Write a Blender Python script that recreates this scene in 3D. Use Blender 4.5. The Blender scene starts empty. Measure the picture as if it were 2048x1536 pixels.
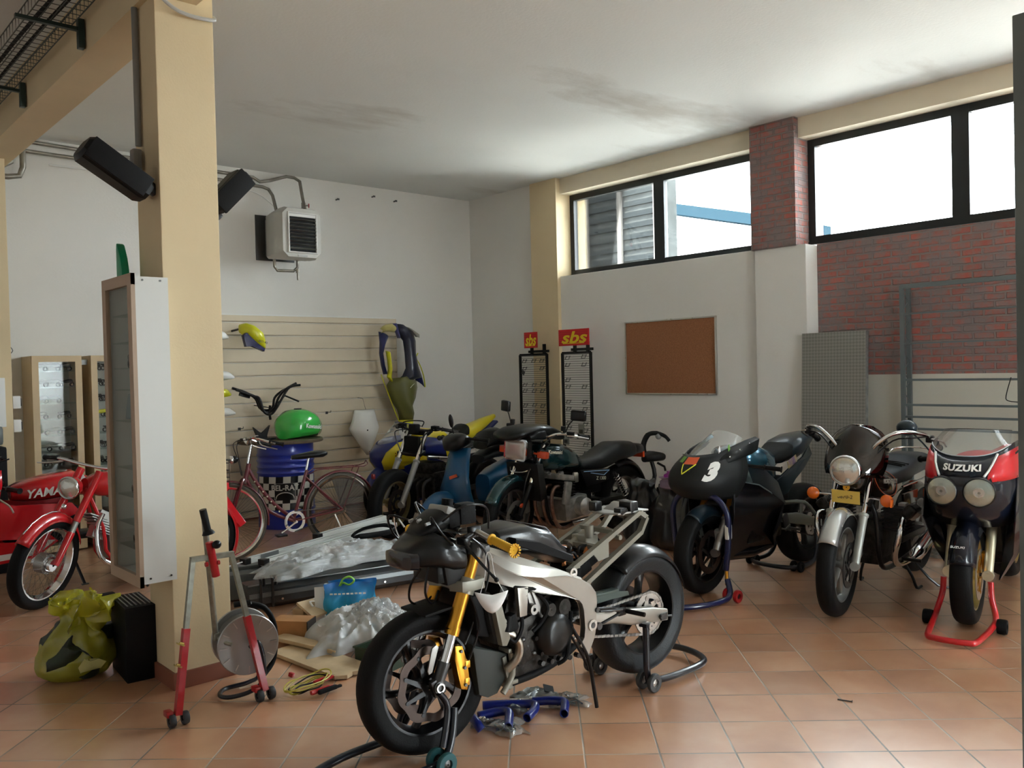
import bpy, bmesh, math, random
from mathutils import Vector, Matrix, Euler, noise
random.seed(7)
SC = bpy.context.scene
COL = SC.collection
# ------------------------------------------------------------------ camera
CAMH = 1.58
F_PX = 1718.756; YAW = 0.840516; PIT = 0.0176814; ROL = -0.0245904
_F = Vector((math.cos(YAW)*math.cos(PIT), math.sin(YAW)*math.cos(PIT), -math.sin(PIT)))
_r = Vector((math.sin(YAW), -math.cos(YAW), 0)); _u = _r.cross(_F)
_r2 = _r*math.cos(ROL) + _u*math.sin(ROL); _u2 = -_r*math.sin(ROL) + _u*math.cos(ROL)
cam_d = bpy.data.cameras.new('camera'); cam = bpy.data.objects.new('camera', cam_d); COL.objects.link(cam)
cam.matrix_world = Matrix(((_r2.x, _u2.x, -_F.x, 0), (_r2.y, _u2.y, -_F.y, 0), (_r2.z, _u2.z, -_F.z, CAMH), (0, 0, 0, 1)))
cam_d.sensor_width = 36; cam_d.sensor_fit = 'HORIZONTAL'; cam_d.lens = F_PX/2048*36
cam_d.clip_start = 0.05; cam_d.clip_end = 200
SC.camera = cam
# ------------------------------------------------------------------ sky, lights, exposure
SC.view_settings.view_transform = 'Standard'; SC.view_settings.look = 'None'
SC.view_settings.exposure = 0.95; SC.view_settings.gamma = 1.0; SC.view_settings.use_curve_mapping = False
W = bpy.data.worlds.new('overcast_sky'); SC.world = W; W.use_nodes = True
_bg = W.node_tree.nodes['Background']; _bg.inputs[0].default_value = (0.90, 0.965, 1.0, 1); _bg.inputs[1].default_value = 17.0

def area_light(name, loc, rot, sx, sy, power, color=(1, 1, 1), portal=False):
    d = bpy.data.lights.new(name, 'AREA'); d.shape = 'RECTANGLE'; d.size = sx; d.size_y = sy; d.energy = power; d.color = color
    o = bpy.data.objects.new(name, d); o.location = loc; o.rotation_euler = rot; COL.objects.link(o)
    if portal: d.cycles.is_portal = True
    return o
HP = math.pi/2
_sd = bpy.data.lights.new('sun', 'SUN'); _sd.energy = 26; _sd.angle = 0.01; _sd.color = (1.0, 0.93, 0.82)
_so = bpy.data.objects.new('sun', _sd); COL.objects.link(_so); _so.rotation_euler = (math.radians(8), math.radians(-35), 0)
# portals at every opening (they only steer the sampling of the sky)
area_light('portal_window_high', (7.62, 5.93, 3.18), (0, HP, 0), 1.1, 2.7, 1, portal=True)
area_light('portal_window_near', (7.62, 2.5, 3.18), (0, HP, 0), 1.1, 3.4, 1, portal=True)
area_light('portal_window_far', (7.62, -1.1, 3.18), (0, HP, 0), 1.1, 3.4, 1, portal=True)
area_light('portal_shop_door', (7.62, -2.0, 1.1), (0, HP, 0), 2.2, 1.7, 1, portal=True)
area_light('portal_shop_front', (4.75, -3.28, 1.5), (-HP, 0, 0), 1.1, 2.9, 1, portal=True)

# ------------------------------------------------------------------ materials
MATS = {}
def mat(name, col, rough=0.5, metal=0.0, coat=0.0, trans=0.0, alpha=1.0, bump=0.0, bscale=60.0, var=0.0, vscale=6.0, ior=1.45, col2=None, rvar=0.0, aniso=0.0, spec=0.5, sheen=0.0):
    if name in MATS: return MATS[name]
    m = bpy.data.materials.new(name); m.use_nodes = True; nt = m.node_tree; N = nt.nodes; L = nt.links
    b = N['Principled BSDF']
    b.inputs['Base Color'].default_value = (*col, 1); b.inputs['Roughness'].default_value = rough; b.inputs['Metallic'].default_value = metal
    b.inputs['Coat Weight'].default_value = coat; b.inputs['Coat Roughness'].default_value = 0.08
    b.inputs['Transmission Weight'].default_value = trans; b.inputs['Alpha'].default_value = alpha; b.inputs['IOR'].default_value = ior
    b.inputs['Specular IOR Level'].default_value = spec
    if sheen: b.inputs['Sheen Weight'].default_value = sheen
    tc = N.new('ShaderNodeTexCoord')
    if var > 0 or col2 or rvar > 0:
        nz = N.new('ShaderNodeTexNoise'); nz.inputs['Scale'].default_value = vscale; nz.inputs['Detail'].default_value = 5
        L.new(tc.outputs['Object'], nz.inputs['Vector'])
        if var > 0 or col2:
            mx = N.new('ShaderNodeMix'); mx.data_type = 'RGBA'
            c2 = col2 if col2 else tuple(max(0, c*(1-var)) for c in col)
            mx.inputs[6].default_value = (*col, 1); mx.inputs[7].default_value = (*c2, 1)
            rp = N.new('ShaderNodeMapRange'); rp.inputs[1].default_value = 0.35; rp.inputs[2].default_value = 0.68
            L.new(nz.outputs['Fac'], rp.inputs[0]); L.new(rp.outputs[0], mx.inputs[0]); L.new(mx.outputs[2], b.inputs['Base Color'])
        if rvar > 0:
            r2 = N.new('ShaderNodeMapRange'); r2.inputs[3].default_value = max(0.03, rough-rvar); r2.inputs[4].default_value = min(1, rough+rvar)
            L.new(nz.outputs['Fac'], r2.inputs[0]); L.new(r2.outputs[0], b.inputs['Roughness'])
    if bump > 0:
        n2 = N.new('ShaderNodeTexNoise'); n2.inputs['Scale'].default_value = bscale; n2.inputs['Detail'].default_value = 4
        L.new(tc.outputs['Object'], n2.inputs['Vector'])
        bp = N.new('ShaderNodeBump'); bp.inputs['Strength'].default_value = bump; bp.inputs['Distance'].default_value = 0.01
        L.new(n2.outputs['Fac'], bp.inputs['Height']); L.new(bp.outputs[0], b.inputs['Normal'])
    MATS[name] = m
    return m

def thin_glass(name, tint=(1, 1, 1), refl=0.06, rough=0.02, haze=0.0, hazecol=(0.8, 0.85, 0.85), k=0.9, bump=0.0, bscale=30):
    """a sheet of glass or clear plastic: mostly see-through, mirror-like at the surface"""
    if name in MATS: return MATS[name]
    m = bpy.data.materials.new(name); m.use_nodes = True; nt = m.node_tree; N = nt.nodes; L = nt.links
    N.remove(N['Principled BSDF']); out = N['Material Output']
    tr = N.new('ShaderNodeBsdfTransparent'); tr.inputs[0].default_value = (*tint, 1)
    gl = N.new('ShaderNodeBsdfGlossy'); gl.inputs['Roughness'].default_value = rough
    fr = N.new('ShaderNodeFresnel'); fr.inputs[0].default_value = 1.5
    ad = N.new('ShaderNodeMath'); ad.operation = 'MULTIPLY_ADD'; ad.inputs[1].default_value = k; ad.inputs[2].default_value = refl-0.04; ad.use_clamp = True
    L.new(fr.outputs[0], ad.inputs[0])
    mx = N.new('ShaderNodeMixShader'); L.new(ad.outputs[0], mx.inputs[0]); L.new(tr.outputs[0], mx.inputs[1]); L.new(gl.outputs[0], mx.inputs[2])
    last = mx
    if haze > 0:
        df = N.new('ShaderNodeBsdfDiffuse'); df.inputs[0].default_value = (*hazecol, 1)
        m2 = N.new('ShaderNodeMixShader'); m2.inputs[0].default_value = haze
        L.new(mx.outputs[0], m2.inputs[1]); L.new(df.outputs[0], m2.inputs[2]); last = m2
    if bump:
        tc = N.new('ShaderNodeTexCoord'); n2 = N.new('ShaderNodeTexNoise'); n2.inputs['Scale'].default_value = bscale; n2.inputs['Detail'].default_value = 5; L.new(tc.outputs['Object'], n2.inputs['Vector'])
        bp = N.new('ShaderNodeBump'); bp.inputs['Strength'].default_value = bump; bp.inputs['Distance'].default_value = 0.02; L.new(n2.outputs['Fac'], bp.inputs['Height']); L.new(bp.outputs[0], gl.inputs['Normal'])
    L.new(last.outputs[0], out.inputs[0])
    MATS[name] = m
    return m

# ------------------------------------------------------------------ mesh helpers
def V(*a): return Vector(a)
def frame_from(d):
    d = d.normalized(); a = Vector((0, 0, 1)) if abs(d.z) < 0.95 else Vector((1, 0, 0))
    x = a.cross(d).normalized(); y = d.cross(x)
    return x, y, d
def smooth_path(pts, n=6, closed=False):
    P = [Vector(p) for p in pts]; m = len(P); out = []
    rng = range(m if closed else m-1)
    for i in rng:
        if closed: a, b, c, d = P[(i-1) % m], P[i], P[(i+1) % m], P[(i+2) % m]
        else: a, b, c, d = P[max(i-1, 0)], P[i], P[i+1], P[min(i+2, m-1)]
        for k in range(n):
            t = k/n
            out.append(0.5*((2*b) + (-a+c)*t + (2*a-5*b+4*c-d)*t*t + (-a+3*b-3*c+d)*t*t*t))
    if not closed: out.append(P[-1])
    return out

class MB:
    def __init__(self): self.bm = bmesh.new(); self.M = Matrix.Identity(4)
    def _v(self, p): return self.bm.verts.new(self.M @ Vector(p))
    def _f(self, vs):
        try: return self.bm.faces.new(vs)
        except ValueError: return None
    def box(self, c, s, rot=None, bev=0.0, taper=1.0):
        vs = []
        R = Euler(rot).to_matrix() if rot else Matrix.Identity(3)
        for z in (-1, 1):
            for x, y in ((-1, -1), (1, -1), (1, 1), (-1, 1)):
                k = taper if z > 0 else 1
                vs.append(self._v(Vector(c) + R @ Vector((x*s[0]/2*k, y*s[1]/2*k, z*s[2]/2))))
        fs = [self._f([vs[3], vs[2], vs[1], vs[0]]), self._f(vs[4:])]
        for i in range(4): fs.append(self._f([vs[i], vs[(i+1) % 4], vs[4+(i+1) % 4], vs[4+i]]))
        if bev > 0:
            es = set(e for f in fs if f for e in f.edges)
            bmesh.ops.bevel(self.bm, geom=list(es), offset=bev, segments=2, profile=0.6, affect='EDGES')
        return self
    def rings(self, rings, cap0=True, cap1=True, closed=False):
        """rings: lists of points; skins between them"""
        R = [[self._v(p) for p in r] for r in rings]; n = len(R[0]); m = len(R)
        for i in range(m if closed else m-1):
            A, B = R[i], R[(i+1) % m]
            for j in range(n): self._f([A[j], A[(j+1) % n], B[(j+1) % n], B[j]])
        if not closed:
            if cap0: self._f(list(reversed(R[0])))
            if cap1: self._f(R[-1])
        return self
    def strip(self, rows, closed=False):
        """open grid surface from rows of points"""
        R = [[self._v(p) for p in r] for r in rows]; n = len(R[0])
        for i in range(len(R)-1):
            for j in range(n if closed else n-1): self._f([R[i][j], R[i][(j+1) % n], R[i+1][(j+1) % n], R[i+1][j]])
        return self
    def cyl(self, p0, p1, r0, r1=None, seg=16, cap=True):
        p0, p1 = Vector(p0), Vector(p1); r1 = r0 if r1 is None else r1
        x, y, d = frame_from(p1-p0)
        ring = lambda p, r: [p + x*(r*math.cos(2*math.pi*i/seg)) + y*(r*math.sin(2*math.pi*i/seg)) for i in range(seg)]
        return self.rings([ring(p0, r0), ring(p1, r1)], cap, cap)
    def tube(self, pts, r, seg=10, smooth=0, closed=False, cap=True, squash=1.0):
        P = smooth_path(pts, smooth, closed) if smooth else [Vector(p) for p in pts]
        m = len(P); x = None; rings = []
        for i in range(m):
            if closed: t = (P[(i+1) % m]-P[(i-1) % m])
            else: t = (P[min(i+1, m-1)]-P[max(i-1, 0)])
            if t.length < 1e-9: t = Vector((0, 0, 1))
            t.normalize()
            if x is None: x, y, _ = frame_from(t)
            else:
                x = (x - t*x.dot(t))
                if x.length < 1e-6: x, y, _ = frame_from(t)
                x.normalize()
            y = t.cross(x)
            k = (r[min(int(i*len(r)/m), len(r)-1)] if isinstance(r, (list, tuple)) else r)
            rings.append([P[i] + x*(k*math.cos(2*math.pi*j/seg)) + y*(k*squash*math.sin(2*math.pi*j/seg)) for j in range(seg)])
        return self.rings(rings, cap, cap, closed)
    def lathe(self, prof, o=(0, 0, 0), ax=(0, 0, 1), seg=32, closed=False, a0=0.0, a1=2*math.pi, rmod=None):
        """prof: (radius, height along axis)"""
        x, y, d = frame_from(Vector(ax)); o = Vector(o); full = abs(a1-a0-2*math.pi) < 1e-6
        cols = []
        for i in range(seg if full else seg+1):
            a = a0+(a1-a0)*i/seg; k = rmod(a) if rmod else 1.0
            cols.append([self._v(o + (x*math.cos(a)+y*math.sin(a))*(r*k) + d*h) for r, h in prof])
        n = len(prof)
        for i in range(len(cols) if full else len(cols)-1):
            A, B = cols[i], cols[(i+1) % len(cols)]
            for j in range(n if closed else n-1):
                self._f([A[j], B[j], B[(j+1) % n], A[(j+1) % n]])
        if not full and closed:
            self._f(list(reversed(cols[0]))); self._f(cols[-1])
        return self
    def prism(self, pts, o, u, v, d0, d1, bev=0.0, holes=None):
        """2D outline pts in the plane (u,v) through o, thickness along u x v from d0 to d1"""
        o, u, v = Vector(o), Vector(u).normalized(), Vector(v).normalized(); w = u.cross(v)
        A = [self._v(o+u*a+v*b+w*d0) for a, b in pts]; B = [self._v(o+u*a+v*b+w*d1) for a, b in pts]
        n = len(pts); f0 = self._f(list(reversed(A))); f1 = self._f(B)
        fs = [f for f in (f0, f1) if f]
        for i in range(n): self._f([A[i], A[(i+1) % n], B[(i+1) % n], B[i]])
        if bev > 0:
            es = set(e for f in fs for e in f.edges)
            bmesh.ops.bevel(self.bm, geom=list(es), offset=bev, segments=2, profile=0.6, affect='EDGES')
            fs = [f for f in self.bm.faces if f.is_valid and len(f.verts) > 4]
        big = [f for f in fs if f.is_valid and len(f.verts) > 4]
        if big: bmesh.ops.triangulate(self.bm, faces=big, ngon_method='EAR_CLIP')
        return self
    def ell(self, c, s, seg=20, rot=None, zmin=-1.0):
        R = Euler(rot).to_matrix() if rot else Matrix.Identity(3); c = Vector(c); rings = []
        n = max(6, seg//2)
        for i in range(n+1):
            a = -math.pi/2+math.pi*i/n
            z = math.sin(a); k = math.cos(a)
            if z < zmin: z = zmin; k = k if zmin <= -1 else math.cos(math.asin(zmin))*(0.98 if i == 0 else 1)
            k = max(k, 0.004)
            rings.append([c + R @ Vector((s[0]*k*math.cos(2*math.pi*j/seg), s[1]*k*math.sin(2*math.pi*j/seg), s[2]*z)) for j in range(seg)])
        return self.rings(rings)
    def loft(self, secs, seg=24, cap=True, flat=None):
        """secs: (x, yc, zc, hw, hh_up, hh_dn, exponent) cross-sections across local x"""
        rings = []
        for s in secs:
            x, yc, zc, hw, hu, hd = s[:6]; e = s[6] if len(s) > 6 else 2.4
            r = []
            for j in range(seg):
                a = 2*math.pi*j/seg; ca, sa = math.cos(a), math.sin(a)
                yy = hw*math.copysign(abs(ca)**(2/e), ca); zz = (hu if sa >= 0 else hd)*math.copysign(abs(sa)**(2/e), sa)
                r.append(Vector((x, yc+yy, zc+zz)))
            rings.append(r)
        return self.rings(rings, cap, cap)
    def build(self, name, m, parent=None, smooth=True, ang=38, sub=0, solid=0.0, bevel=0.0, recalc=True):
        bm = self.bm
        bmesh.ops.remove_doubles(bm, verts=bm.verts, dist=1e-5)
        if recalc: bmesh.ops.recalc_face_normals(bm, faces=bm.faces)
        me = bpy.data.meshes.new(name)
        if smooth and not sub:
            ca = math.radians(ang)
            for e in bm.edges:
                if len(e.link_faces) == 2 and e.calc_face_angle(0) > ca: e.smooth = False
        for f in bm.faces: f.smooth = smooth
        bm.to_mesh(me); bm.free()
        o = bpy.data.objects.new(name, me); COL.objects.link(o)
        if m: me.materials.append(m)
        if parent: o.parent = parent
        if solid:
            s = o.modifiers.new('thickness', 'SOLIDIFY'); s.thickness = abs(solid); s.offset = -1 if solid > 0 else 1
        if bevel:
            s = o.modifiers.new('bevel', 'BEVEL'); s.width = bevel; s.segments = 2; s.limit_method = 'ANGLE'
        if sub:
            s = o.modifiers.new('subdivision', 'SUBSURF'); s.levels = sub; s.render_levels = sub
        return o

def tag(o, label=None, cat=None, group=None, kind=None):
    if label: o['label'] = label
    if cat: o['category'] = cat
    if group: o['group'] = group
    if kind: o['kind'] = kind
    return o
def thing(name, label, cat, loc=(0, 0, 0), rz=0.0, group=None, lean=0.0):
    o = bpy.data.objects.new(name, None); o.empty_display_size = 0.1; COL.objects.link(o)
    o.location = loc; o.rotation_euler = (lean, 0, rz)
    return tag(o, label, cat, group)
def struct(o): o['kind'] = 'structure'; return o
def text(name, body, size, m, parent, origin, u, v, extrude=0.0008, shear=0.0, sx=1.0, align='CENTER', bold=0.0, space=1.0):
    """lettering standing on the plane spanned by u (reading direction) and v (up)"""
    cu = bpy.data.curves.new(name, 'FONT'); cu.body = body; cu.size = size; cu.extrude = extrude; cu.align_x = align; cu.align_y = 'CENTER'
    cu.shear = shear; cu.offset = bold; cu.space_character = space; cu.resolution_u = 3
    t = bpy.data.objects.new(name+'_curve', cu); COL.objects.link(t)
    dg = bpy.context.evaluated_depsgraph_get(); me = bpy.data.meshes.new_from_object(t.evaluated_get(dg))
    bpy.data.objects.remove(t)
    u, v = Vector(u).normalized(), Vector(v).normalized(); w = u.cross(v)
    M = Matrix(((u.x*sx, v.x, w.x, origin[0]), (u.y*sx, v.y, w.y, origin[1]), (u.z*sx, v.z, w.z, origin[2]), (0, 0, 0, 1)))
    me.transform(M); me.materials.clear(); me.materials.append(m)
    o = bpy.data.objects.new(name, me); COL.objects.link(o)
    if parent: o.parent = parent
    return o
def copy_tree(o, parent=None, label=None):
    c = o.copy(); COL.objects.link(c); c.parent = parent
    if label: c['label'] = label
    for ch in list(o.children): copy_tree(ch, c)
    return c
def clone(o, parent=None):
    return copy_tree(o, parent)
# ------------------------------------------------------------------ common materials
BLK = mat('black_paint', (0.005, 0.005, 0.006), 0.3, coat=0.15, spec=.35)
BLKM = mat('black_matte', (0.005, 0.005, 0.0055), 0.6, bump=0.1, bscale=200, spec=.2)
RUB = mat('tyre_rubber', (0.005, 0.005, 0.0053), 0.6, bump=0.15, bscale=150, spec=0.2)
RUBG = mat('scrubbed_tyre_rubber', (0.012, 0.015, 0.018), 0.45, bump=0.2, bscale=120, spec=.4)
PLB = mat('black_plastic', (0.006, 0.0065, 0.007), 0.42, spec=.3)
CHR = mat('chrome', (0.72, 0.73, 0.74), 0.12, 1.0, rvar=0.05)
ALU = mat('brushed_aluminium', (0.62, 0.61, 0.58), 0.3, 1.0, rvar=0.08, vscale=30)
ALUD = mat('dull_aluminium', (0.36, 0.35, 0.33), 0.45, 1.0, rvar=0.1, vscale=20)
STL = mat('dark_steel', (0.10, 0.10, 0.10), 0.42, 1.0, rvar=0.1, vscale=30)
ENG = mat('grimy_engine_metal', (0.05, 0.046, 0.042), 0.45, 0.8, var=0.7, vscale=25, bump=0.3, bscale=90)
GOLD = mat('gold_anodised_metal', (0.60, 0.29, 0.035), 0.28, 0.9)
GALV = mat('galvanised_steel', (0.42, 0.44, 0.44), 0.45, 0.85, var=0.35, vscale=18)
YEL = mat('yellow_wall_paint', (0.74, 0.60, 0.38), 0.75, bump=0.08, bscale=90, var=0.06, vscale=2)
WHT = mat('white_plastic', (0.8, 0.8, 0.78), 0.4)
REDP = mat('red_paint', (0.55, 0.01, 0.015), 0.25, coat=0.6)
BLUP = mat('blue_paint', (0.01, 0.02, 0.16), 0.3, coat=0.5)
GLS = thin_glass('window_glass', (0.97, 0.99, 0.99), 0.06)
ORG = mat('orange_lens', (0.85, 0.16, 0.01), 0.15, coat=0.6)
LENS = mat('lamp_reflector_glass', (0.62, 0.62, 0.58), 0.16, 0.75, coat=1.0, bump=0.35, bscale=28)
SEATM = mat('black_vinyl', (0.006, 0.007, 0.008), 0.4, bump=0.15, bscale=180, spec=.4)

def nodes_mat(name):
    m = bpy.data.materials.new(name); m.use_nodes = True; MATS[name] = m
    return m, m.node_tree.nodes, m.node_tree.links, m.node_tree.nodes['Principled BSDF']

# floor: terracotta tiles laid at about 45 degrees to the walls
def floor_material():
    m, N, L, b = nodes_mat('terracotta_tiles')
    tc = N.new('ShaderNodeTexCoord')
    mp = N.new('ShaderNodeMapping'); mp.vector_type = 'TEXTURE'
    ang = math.radians(46.43); T = 0.3065
    e1 = Vector((math.cos(ang), math.sin(ang))); e2 = Vector((math.sin(ang), -math.cos(ang)))
    o2 = e1*3.79 + e2*0.153
    mp.inputs['Location'].default_value = (o2.x, o2.y, 0); mp.inputs['Rotation'].default_value = (0, 0, ang); mp.inputs['Scale'].default_value = (T, T, 1)
    L.new(tc.outputs['Object'], mp.inputs['Vector'])
    sep = N.new('ShaderNodeSeparateXYZ'); L.new(mp.outputs[0], sep.inputs[0])
    def mth(op, a, bb=None, c=None):
        n = N.new('ShaderNodeMath'); n.operation = op
        for i, q in enumerate((a, bb, c)):
            if q is None: continue
            if isinstance(q, (int, float)): n.inputs[i].default_value = q
            else: L.new(q, n.inputs[i])
        return n.outputs[0]
    edges = []; cells = []
    for ax in (0, 1):
        fr = mth('FRACT', sep.outputs[ax]); d = mth('MINIMUM', fr, mth('SUBTRACT', 1.0, fr)); edges.append(d); cells.append(mth('FLOOR', sep.outputs[ax]))
    d = mth('MINIMUM', edges[0], edges[1])
    jn = N.new('ShaderNodeTexNoise'); jn.inputs['Scale'].default_value = 40; L.new(tc.outputs['Object'], jn.inputs['Vector'])
    d = mth('MULTIPLY_ADD', mth('SUBTRACT', jn.outputs['Fac'], 0.5), 0.006, d)
    gr = N.new('ShaderNodeMapRange'); gr.inputs[1].default_value = 0.008; gr.inputs[2].default_value = 0.016; L.new(d, gr.inputs[0])   # 0 grout, 1 tile
    comb = N.new('ShaderNodeCombineXYZ'); L.new(cells[0], comb.inputs[0]); L.new(cells[1], comb.inputs[1])
    wn = N.new('ShaderNodeTexWhiteNoise'); wn.noise_dimensions = '2D'; L.new(comb.outputs[0], wn.inputs['Vector'])
    addv = N.new('ShaderNodeVectorMath'); addv.operation = 'MULTIPLY_ADD'; L.new(wn.outputs['Color'], addv.inputs[0]); addv.inputs[1].default_value = (40, 40, 40); L.new(mp.outputs[0], addv.inputs[2])
    nz = N.new('ShaderNodeTexNoise'); nz.inputs['Scale'].default_value = 0.9; nz.inputs['Detail'].default_value = 4; nz.inputs['Distortion'].default_value = 0.3; L.new(addv.outputs[0], nz.inputs['Vector'])
    cr = N.new('ShaderNodeValToRGB'); e = cr.color_ramp
    e.elements[0].position = 0.22; e.elements[0].color = (0.47, 0.22, 0.115, 1)
    e.elements[1].position = 0.78; e.elements[1].color = (0.66, 0.39, 0.235, 1)
    el = e.elements.new(0.5); el.color = (0.58, 0.30, 0.165, 1)
    L.new(nz.outputs['Fac'], cr.inputs[0])
    hs = N.new('ShaderNodeHueSaturation'); L.new(cr.outputs[0], hs.inputs['Color'])
    vr = N.new('ShaderNodeMapRange'); vr.inputs[3].default_value = 0.88; vr.inputs[4].default_value = 1.1; L.new(wn.outputs['Value'], vr.inputs[0]); L.new(vr.outputs[0], hs.inputs['Value'])
    gn = N.new('ShaderNodeTexNoise'); gn.inputs['Scale'].default_value = 2.2; L.new(tc.outputs['Object'], gn.inputs['Vector'])
    gcr = N.new('ShaderNodeValToRGB'); gcr.color_ramp.elements[0].position = 0.42; gcr.color_ramp.elements[0].color = (0.20, 0.17, 0.14, 1); gcr.color_ramp.elements[1].position = 0.62; gcr.color_ramp.elements[1].color = (0.5, 0.42, 0.34, 1)
    L.new(gn.outputs['Fac'], gcr.inputs[0])
    mx = N.new('ShaderNodeMix'); mx.data_type = 'RGBA'; L.new(gr.outputs[0], mx.inputs[0]); L.new(gcr.outputs[0], mx.inputs[6]); L.new(hs.outputs[0], mx.inputs[7])
    L.new(mx.outputs[2], b.inputs['Base Color']); b.inputs['Specular IOR Level'].default_value = 0.7; b.inputs['Coat Weight'].default_value = 0.9; b.inputs['Coat Roughness'].default_value = 0.27; b.inputs['Coat IOR'].default_value = 1.9
    rr = N.new('ShaderNodeMapRange'); rr.inputs[3].default_value = 0.8; rr.inputs[4].default_value = 0.32; L.new(gr.outputs[0], rr.inputs[0])
    n3 = N.new('ShaderNodeTexNoise'); n3.inputs['Scale'].default_value = 2; L.new(tc.outputs['Object'], n3.inputs['Vector'])
    L.new(mth('MULTIPLY_ADD', mth('SUBTRACT', n3.outputs['Fac'], 0.5), 0.07, rr.outputs[0]), b.inputs['Roughness'])
    bp = N.new('ShaderNodeBump'); bp.inputs['Strength'].default_value = 0.5; bp.inputs['Distance'].default_value = 0.004
    L.new(mth('ADD', gr.outputs[0], mth('MULTIPLY', nz.outputs['Fac'], 0.15)), bp.inputs['Height']); L.new(bp.outputs[0], b.inputs['Normal'])
    return m

def wall_material(name, col, stains=0.0):
    m, N, L, b = nodes_mat(name)
    tc = N.new('ShaderNodeTexCoord')
    n1 = N.new('ShaderNodeTexNoise'); n1.inputs['Scale'].default_value = 0.9; n1.inputs['Detail'].default_value = 6; L.new(tc.outputs['Object'], n1.inputs['Vector'])
    mr = N.new('ShaderNodeMapRange'); mr.inputs[1].default_value = 0.5; mr.inputs[2].default_value = 0.8; L.new(n1.outputs['Fac'], mr.inputs[0])
    mx = N.new('ShaderNodeMix'); mx.data_type = 'RGBA'; mx.inputs[6].default_value = (*col, 1); mx.inputs[7].default_value = (*[c*0.93 for c in col], 1)
    L.new(mr.outputs[0], mx.inputs[0]); last = mx.outputs[2]
    if stains:
        sn = N.new('ShaderNodeTexNoise'); sn.inputs['Scale'].default_value = 0.55; sn.inputs['Detail'].default_value = 8; sn.inputs['Roughness'].default_value = 0.62
        mpn = N.new('ShaderNodeMapping'); mpn.inputs['Scale'].default_value = (0.6, 1.5, 1); mpn.inputs['Rotation'].default_value = (0, 0, 0.4); L.new(tc.outputs['Object'], mpn.inputs[0]); L.new(mpn.outputs[0], sn.inputs['Vector'])
        sr = N.new('ShaderNodeMapRange'); sr.inputs[1].default_value = 0.58; sr.inputs[2].default_value = 0.72; sr.inputs[4].default_value = stains; L.new(sn.outputs['Fac'], sr.inputs[0])
        m2 = N.new('ShaderNodeMix'); m2.data_type = 'RGBA'; m2.inputs[7].default_value = (0.30, 0.25, 0.19, 1); L.new(sr.outputs[0], m2.inputs[0]); L.new(last, m2.inputs[6]); last = m2.outputs[2]
    L.new(last, b.inputs['Base Color']); b.inputs['Roughness'].default_value = 0.85
    n2 = N.new('ShaderNodeTexNoise'); n2.inputs['Scale'].default_value = 45; L.new(tc.outputs['Object'], n2.inputs['Vector'])
    bp = N.new('ShaderNodeBump'); bp.inputs['Strength'].default_value = 0.12; bp.inputs['Distance'].default_value = 0.01; L.new(n2.outputs['Fac'], bp.inputs['Height']); L.new(bp.outputs[0], b.inputs['Normal'])
    return m

def brick_material(name, side):
    """side 'x': bricks run along Y on a wall facing X; 'y': along X"""
    m, N, L, b = nodes_mat(name)
    tc = N.new('ShaderNodeTexCoord'); sep = N.new('ShaderNodeSeparateXYZ'); L.new(tc.outputs['Object'], sep.inputs[0])
    cb = N.new('ShaderNodeCombineXYZ'); L.new(sep.outputs[1 if side == 'x' else 0], cb.inputs[0]); L.new(sep.outputs[2], cb.inputs[1])
    wz = N.new('ShaderNodeTexNoise'); wz.inputs['Scale'].default_value = 7; L.new(tc.outputs['Object'], wz.inputs['Vector'])
    wa = N.new('ShaderNodeVectorMath'); wa.operation = 'MULTIPLY_ADD'; wa.inputs[1].default_value = (0.02, 0.02, 0); L.new(wz.outputs['Color'], wa.inputs[0]); L.new(cb.outputs[0], wa.inputs[2])
    br = N.new('ShaderNodeTexBrick'); L.new(wa.outputs[0], br.inputs['Vector'])
    br.inputs['Scale'].default_value = 1; br.inputs['Brick Width'].default_value = 0.165; br.inputs['Row Height'].default_value = 0.062; br.inputs['Mortar Size'].default_value = 0.011; br.inputs['Mortar Smooth'].default_value = 0.5
    br.inputs['Color1'].default_value = (0.46, 0.12, 0.085, 1); br.inputs['Color2'].default_value = (0.30, 0.11, 0.09, 1); br.inputs['Mortar'].default_value = (0.25, 0.2, 0.18, 1); br.inputs['Bias'].default_value = -0.1
    nz = N.new('ShaderNodeTexNoise'); nz.inputs['Scale'].default_value = 7.5; nz.inputs['Detail'].default_value = 6; nz.inputs['Roughness'].default_value = 0.7; L.new(tc.outputs['Object'], nz.inputs['Vector'])
    mr = N.new('ShaderNodeMapRange'); mr.inputs[1].default_value = 0.36; mr.inputs[2].default_value = 0.58; mr.inputs[4].default_value = 0.93; L.new(nz.outputs['Fac'], mr.inputs[0])
    mx = N.new('ShaderNodeMix'); mx.data_type = 'RGBA'; mx.inputs[7].default_value = (0.22, 0.185, 0.18, 1); L.new(mr.outputs[0], mx.inputs[0]); L.new(br.outputs['Color'], mx.inputs[6]); L.new(mx.outputs[2], b.inputs['Base Color'])
    b.inputs['Roughness'].default_value = 0.9
    iv = N.new('ShaderNodeMath'); iv.operation = 'MULTIPLY_ADD'; iv.inputs[1].default_value = -1; L.new(br.outputs['Fac'], iv.inputs[0]); L.new(nz.outputs['Fac'], iv.inputs[2])
    bp = N.new('ShaderNodeBump'); bp.inputs['Strength'].default_value = 0.7; bp.inputs['Distance'].default_value = 0.015; L.new(iv.outputs[0], bp.inputs['Height']); L.new(bp.outputs[0], b.inputs['Normal'])
    return m
M_WALL = wall_material('white_wall_paint', (0.77, 0.755, 0.72))
M_CEIL = wall_material('stained_white_ceiling', (0.74, 0.76, 0.74), 0.5)
M_BRX = brick_material('rough_brick_wall', 'x'); M_BRY = brick_material('rough_brick_side', 'y')
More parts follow.
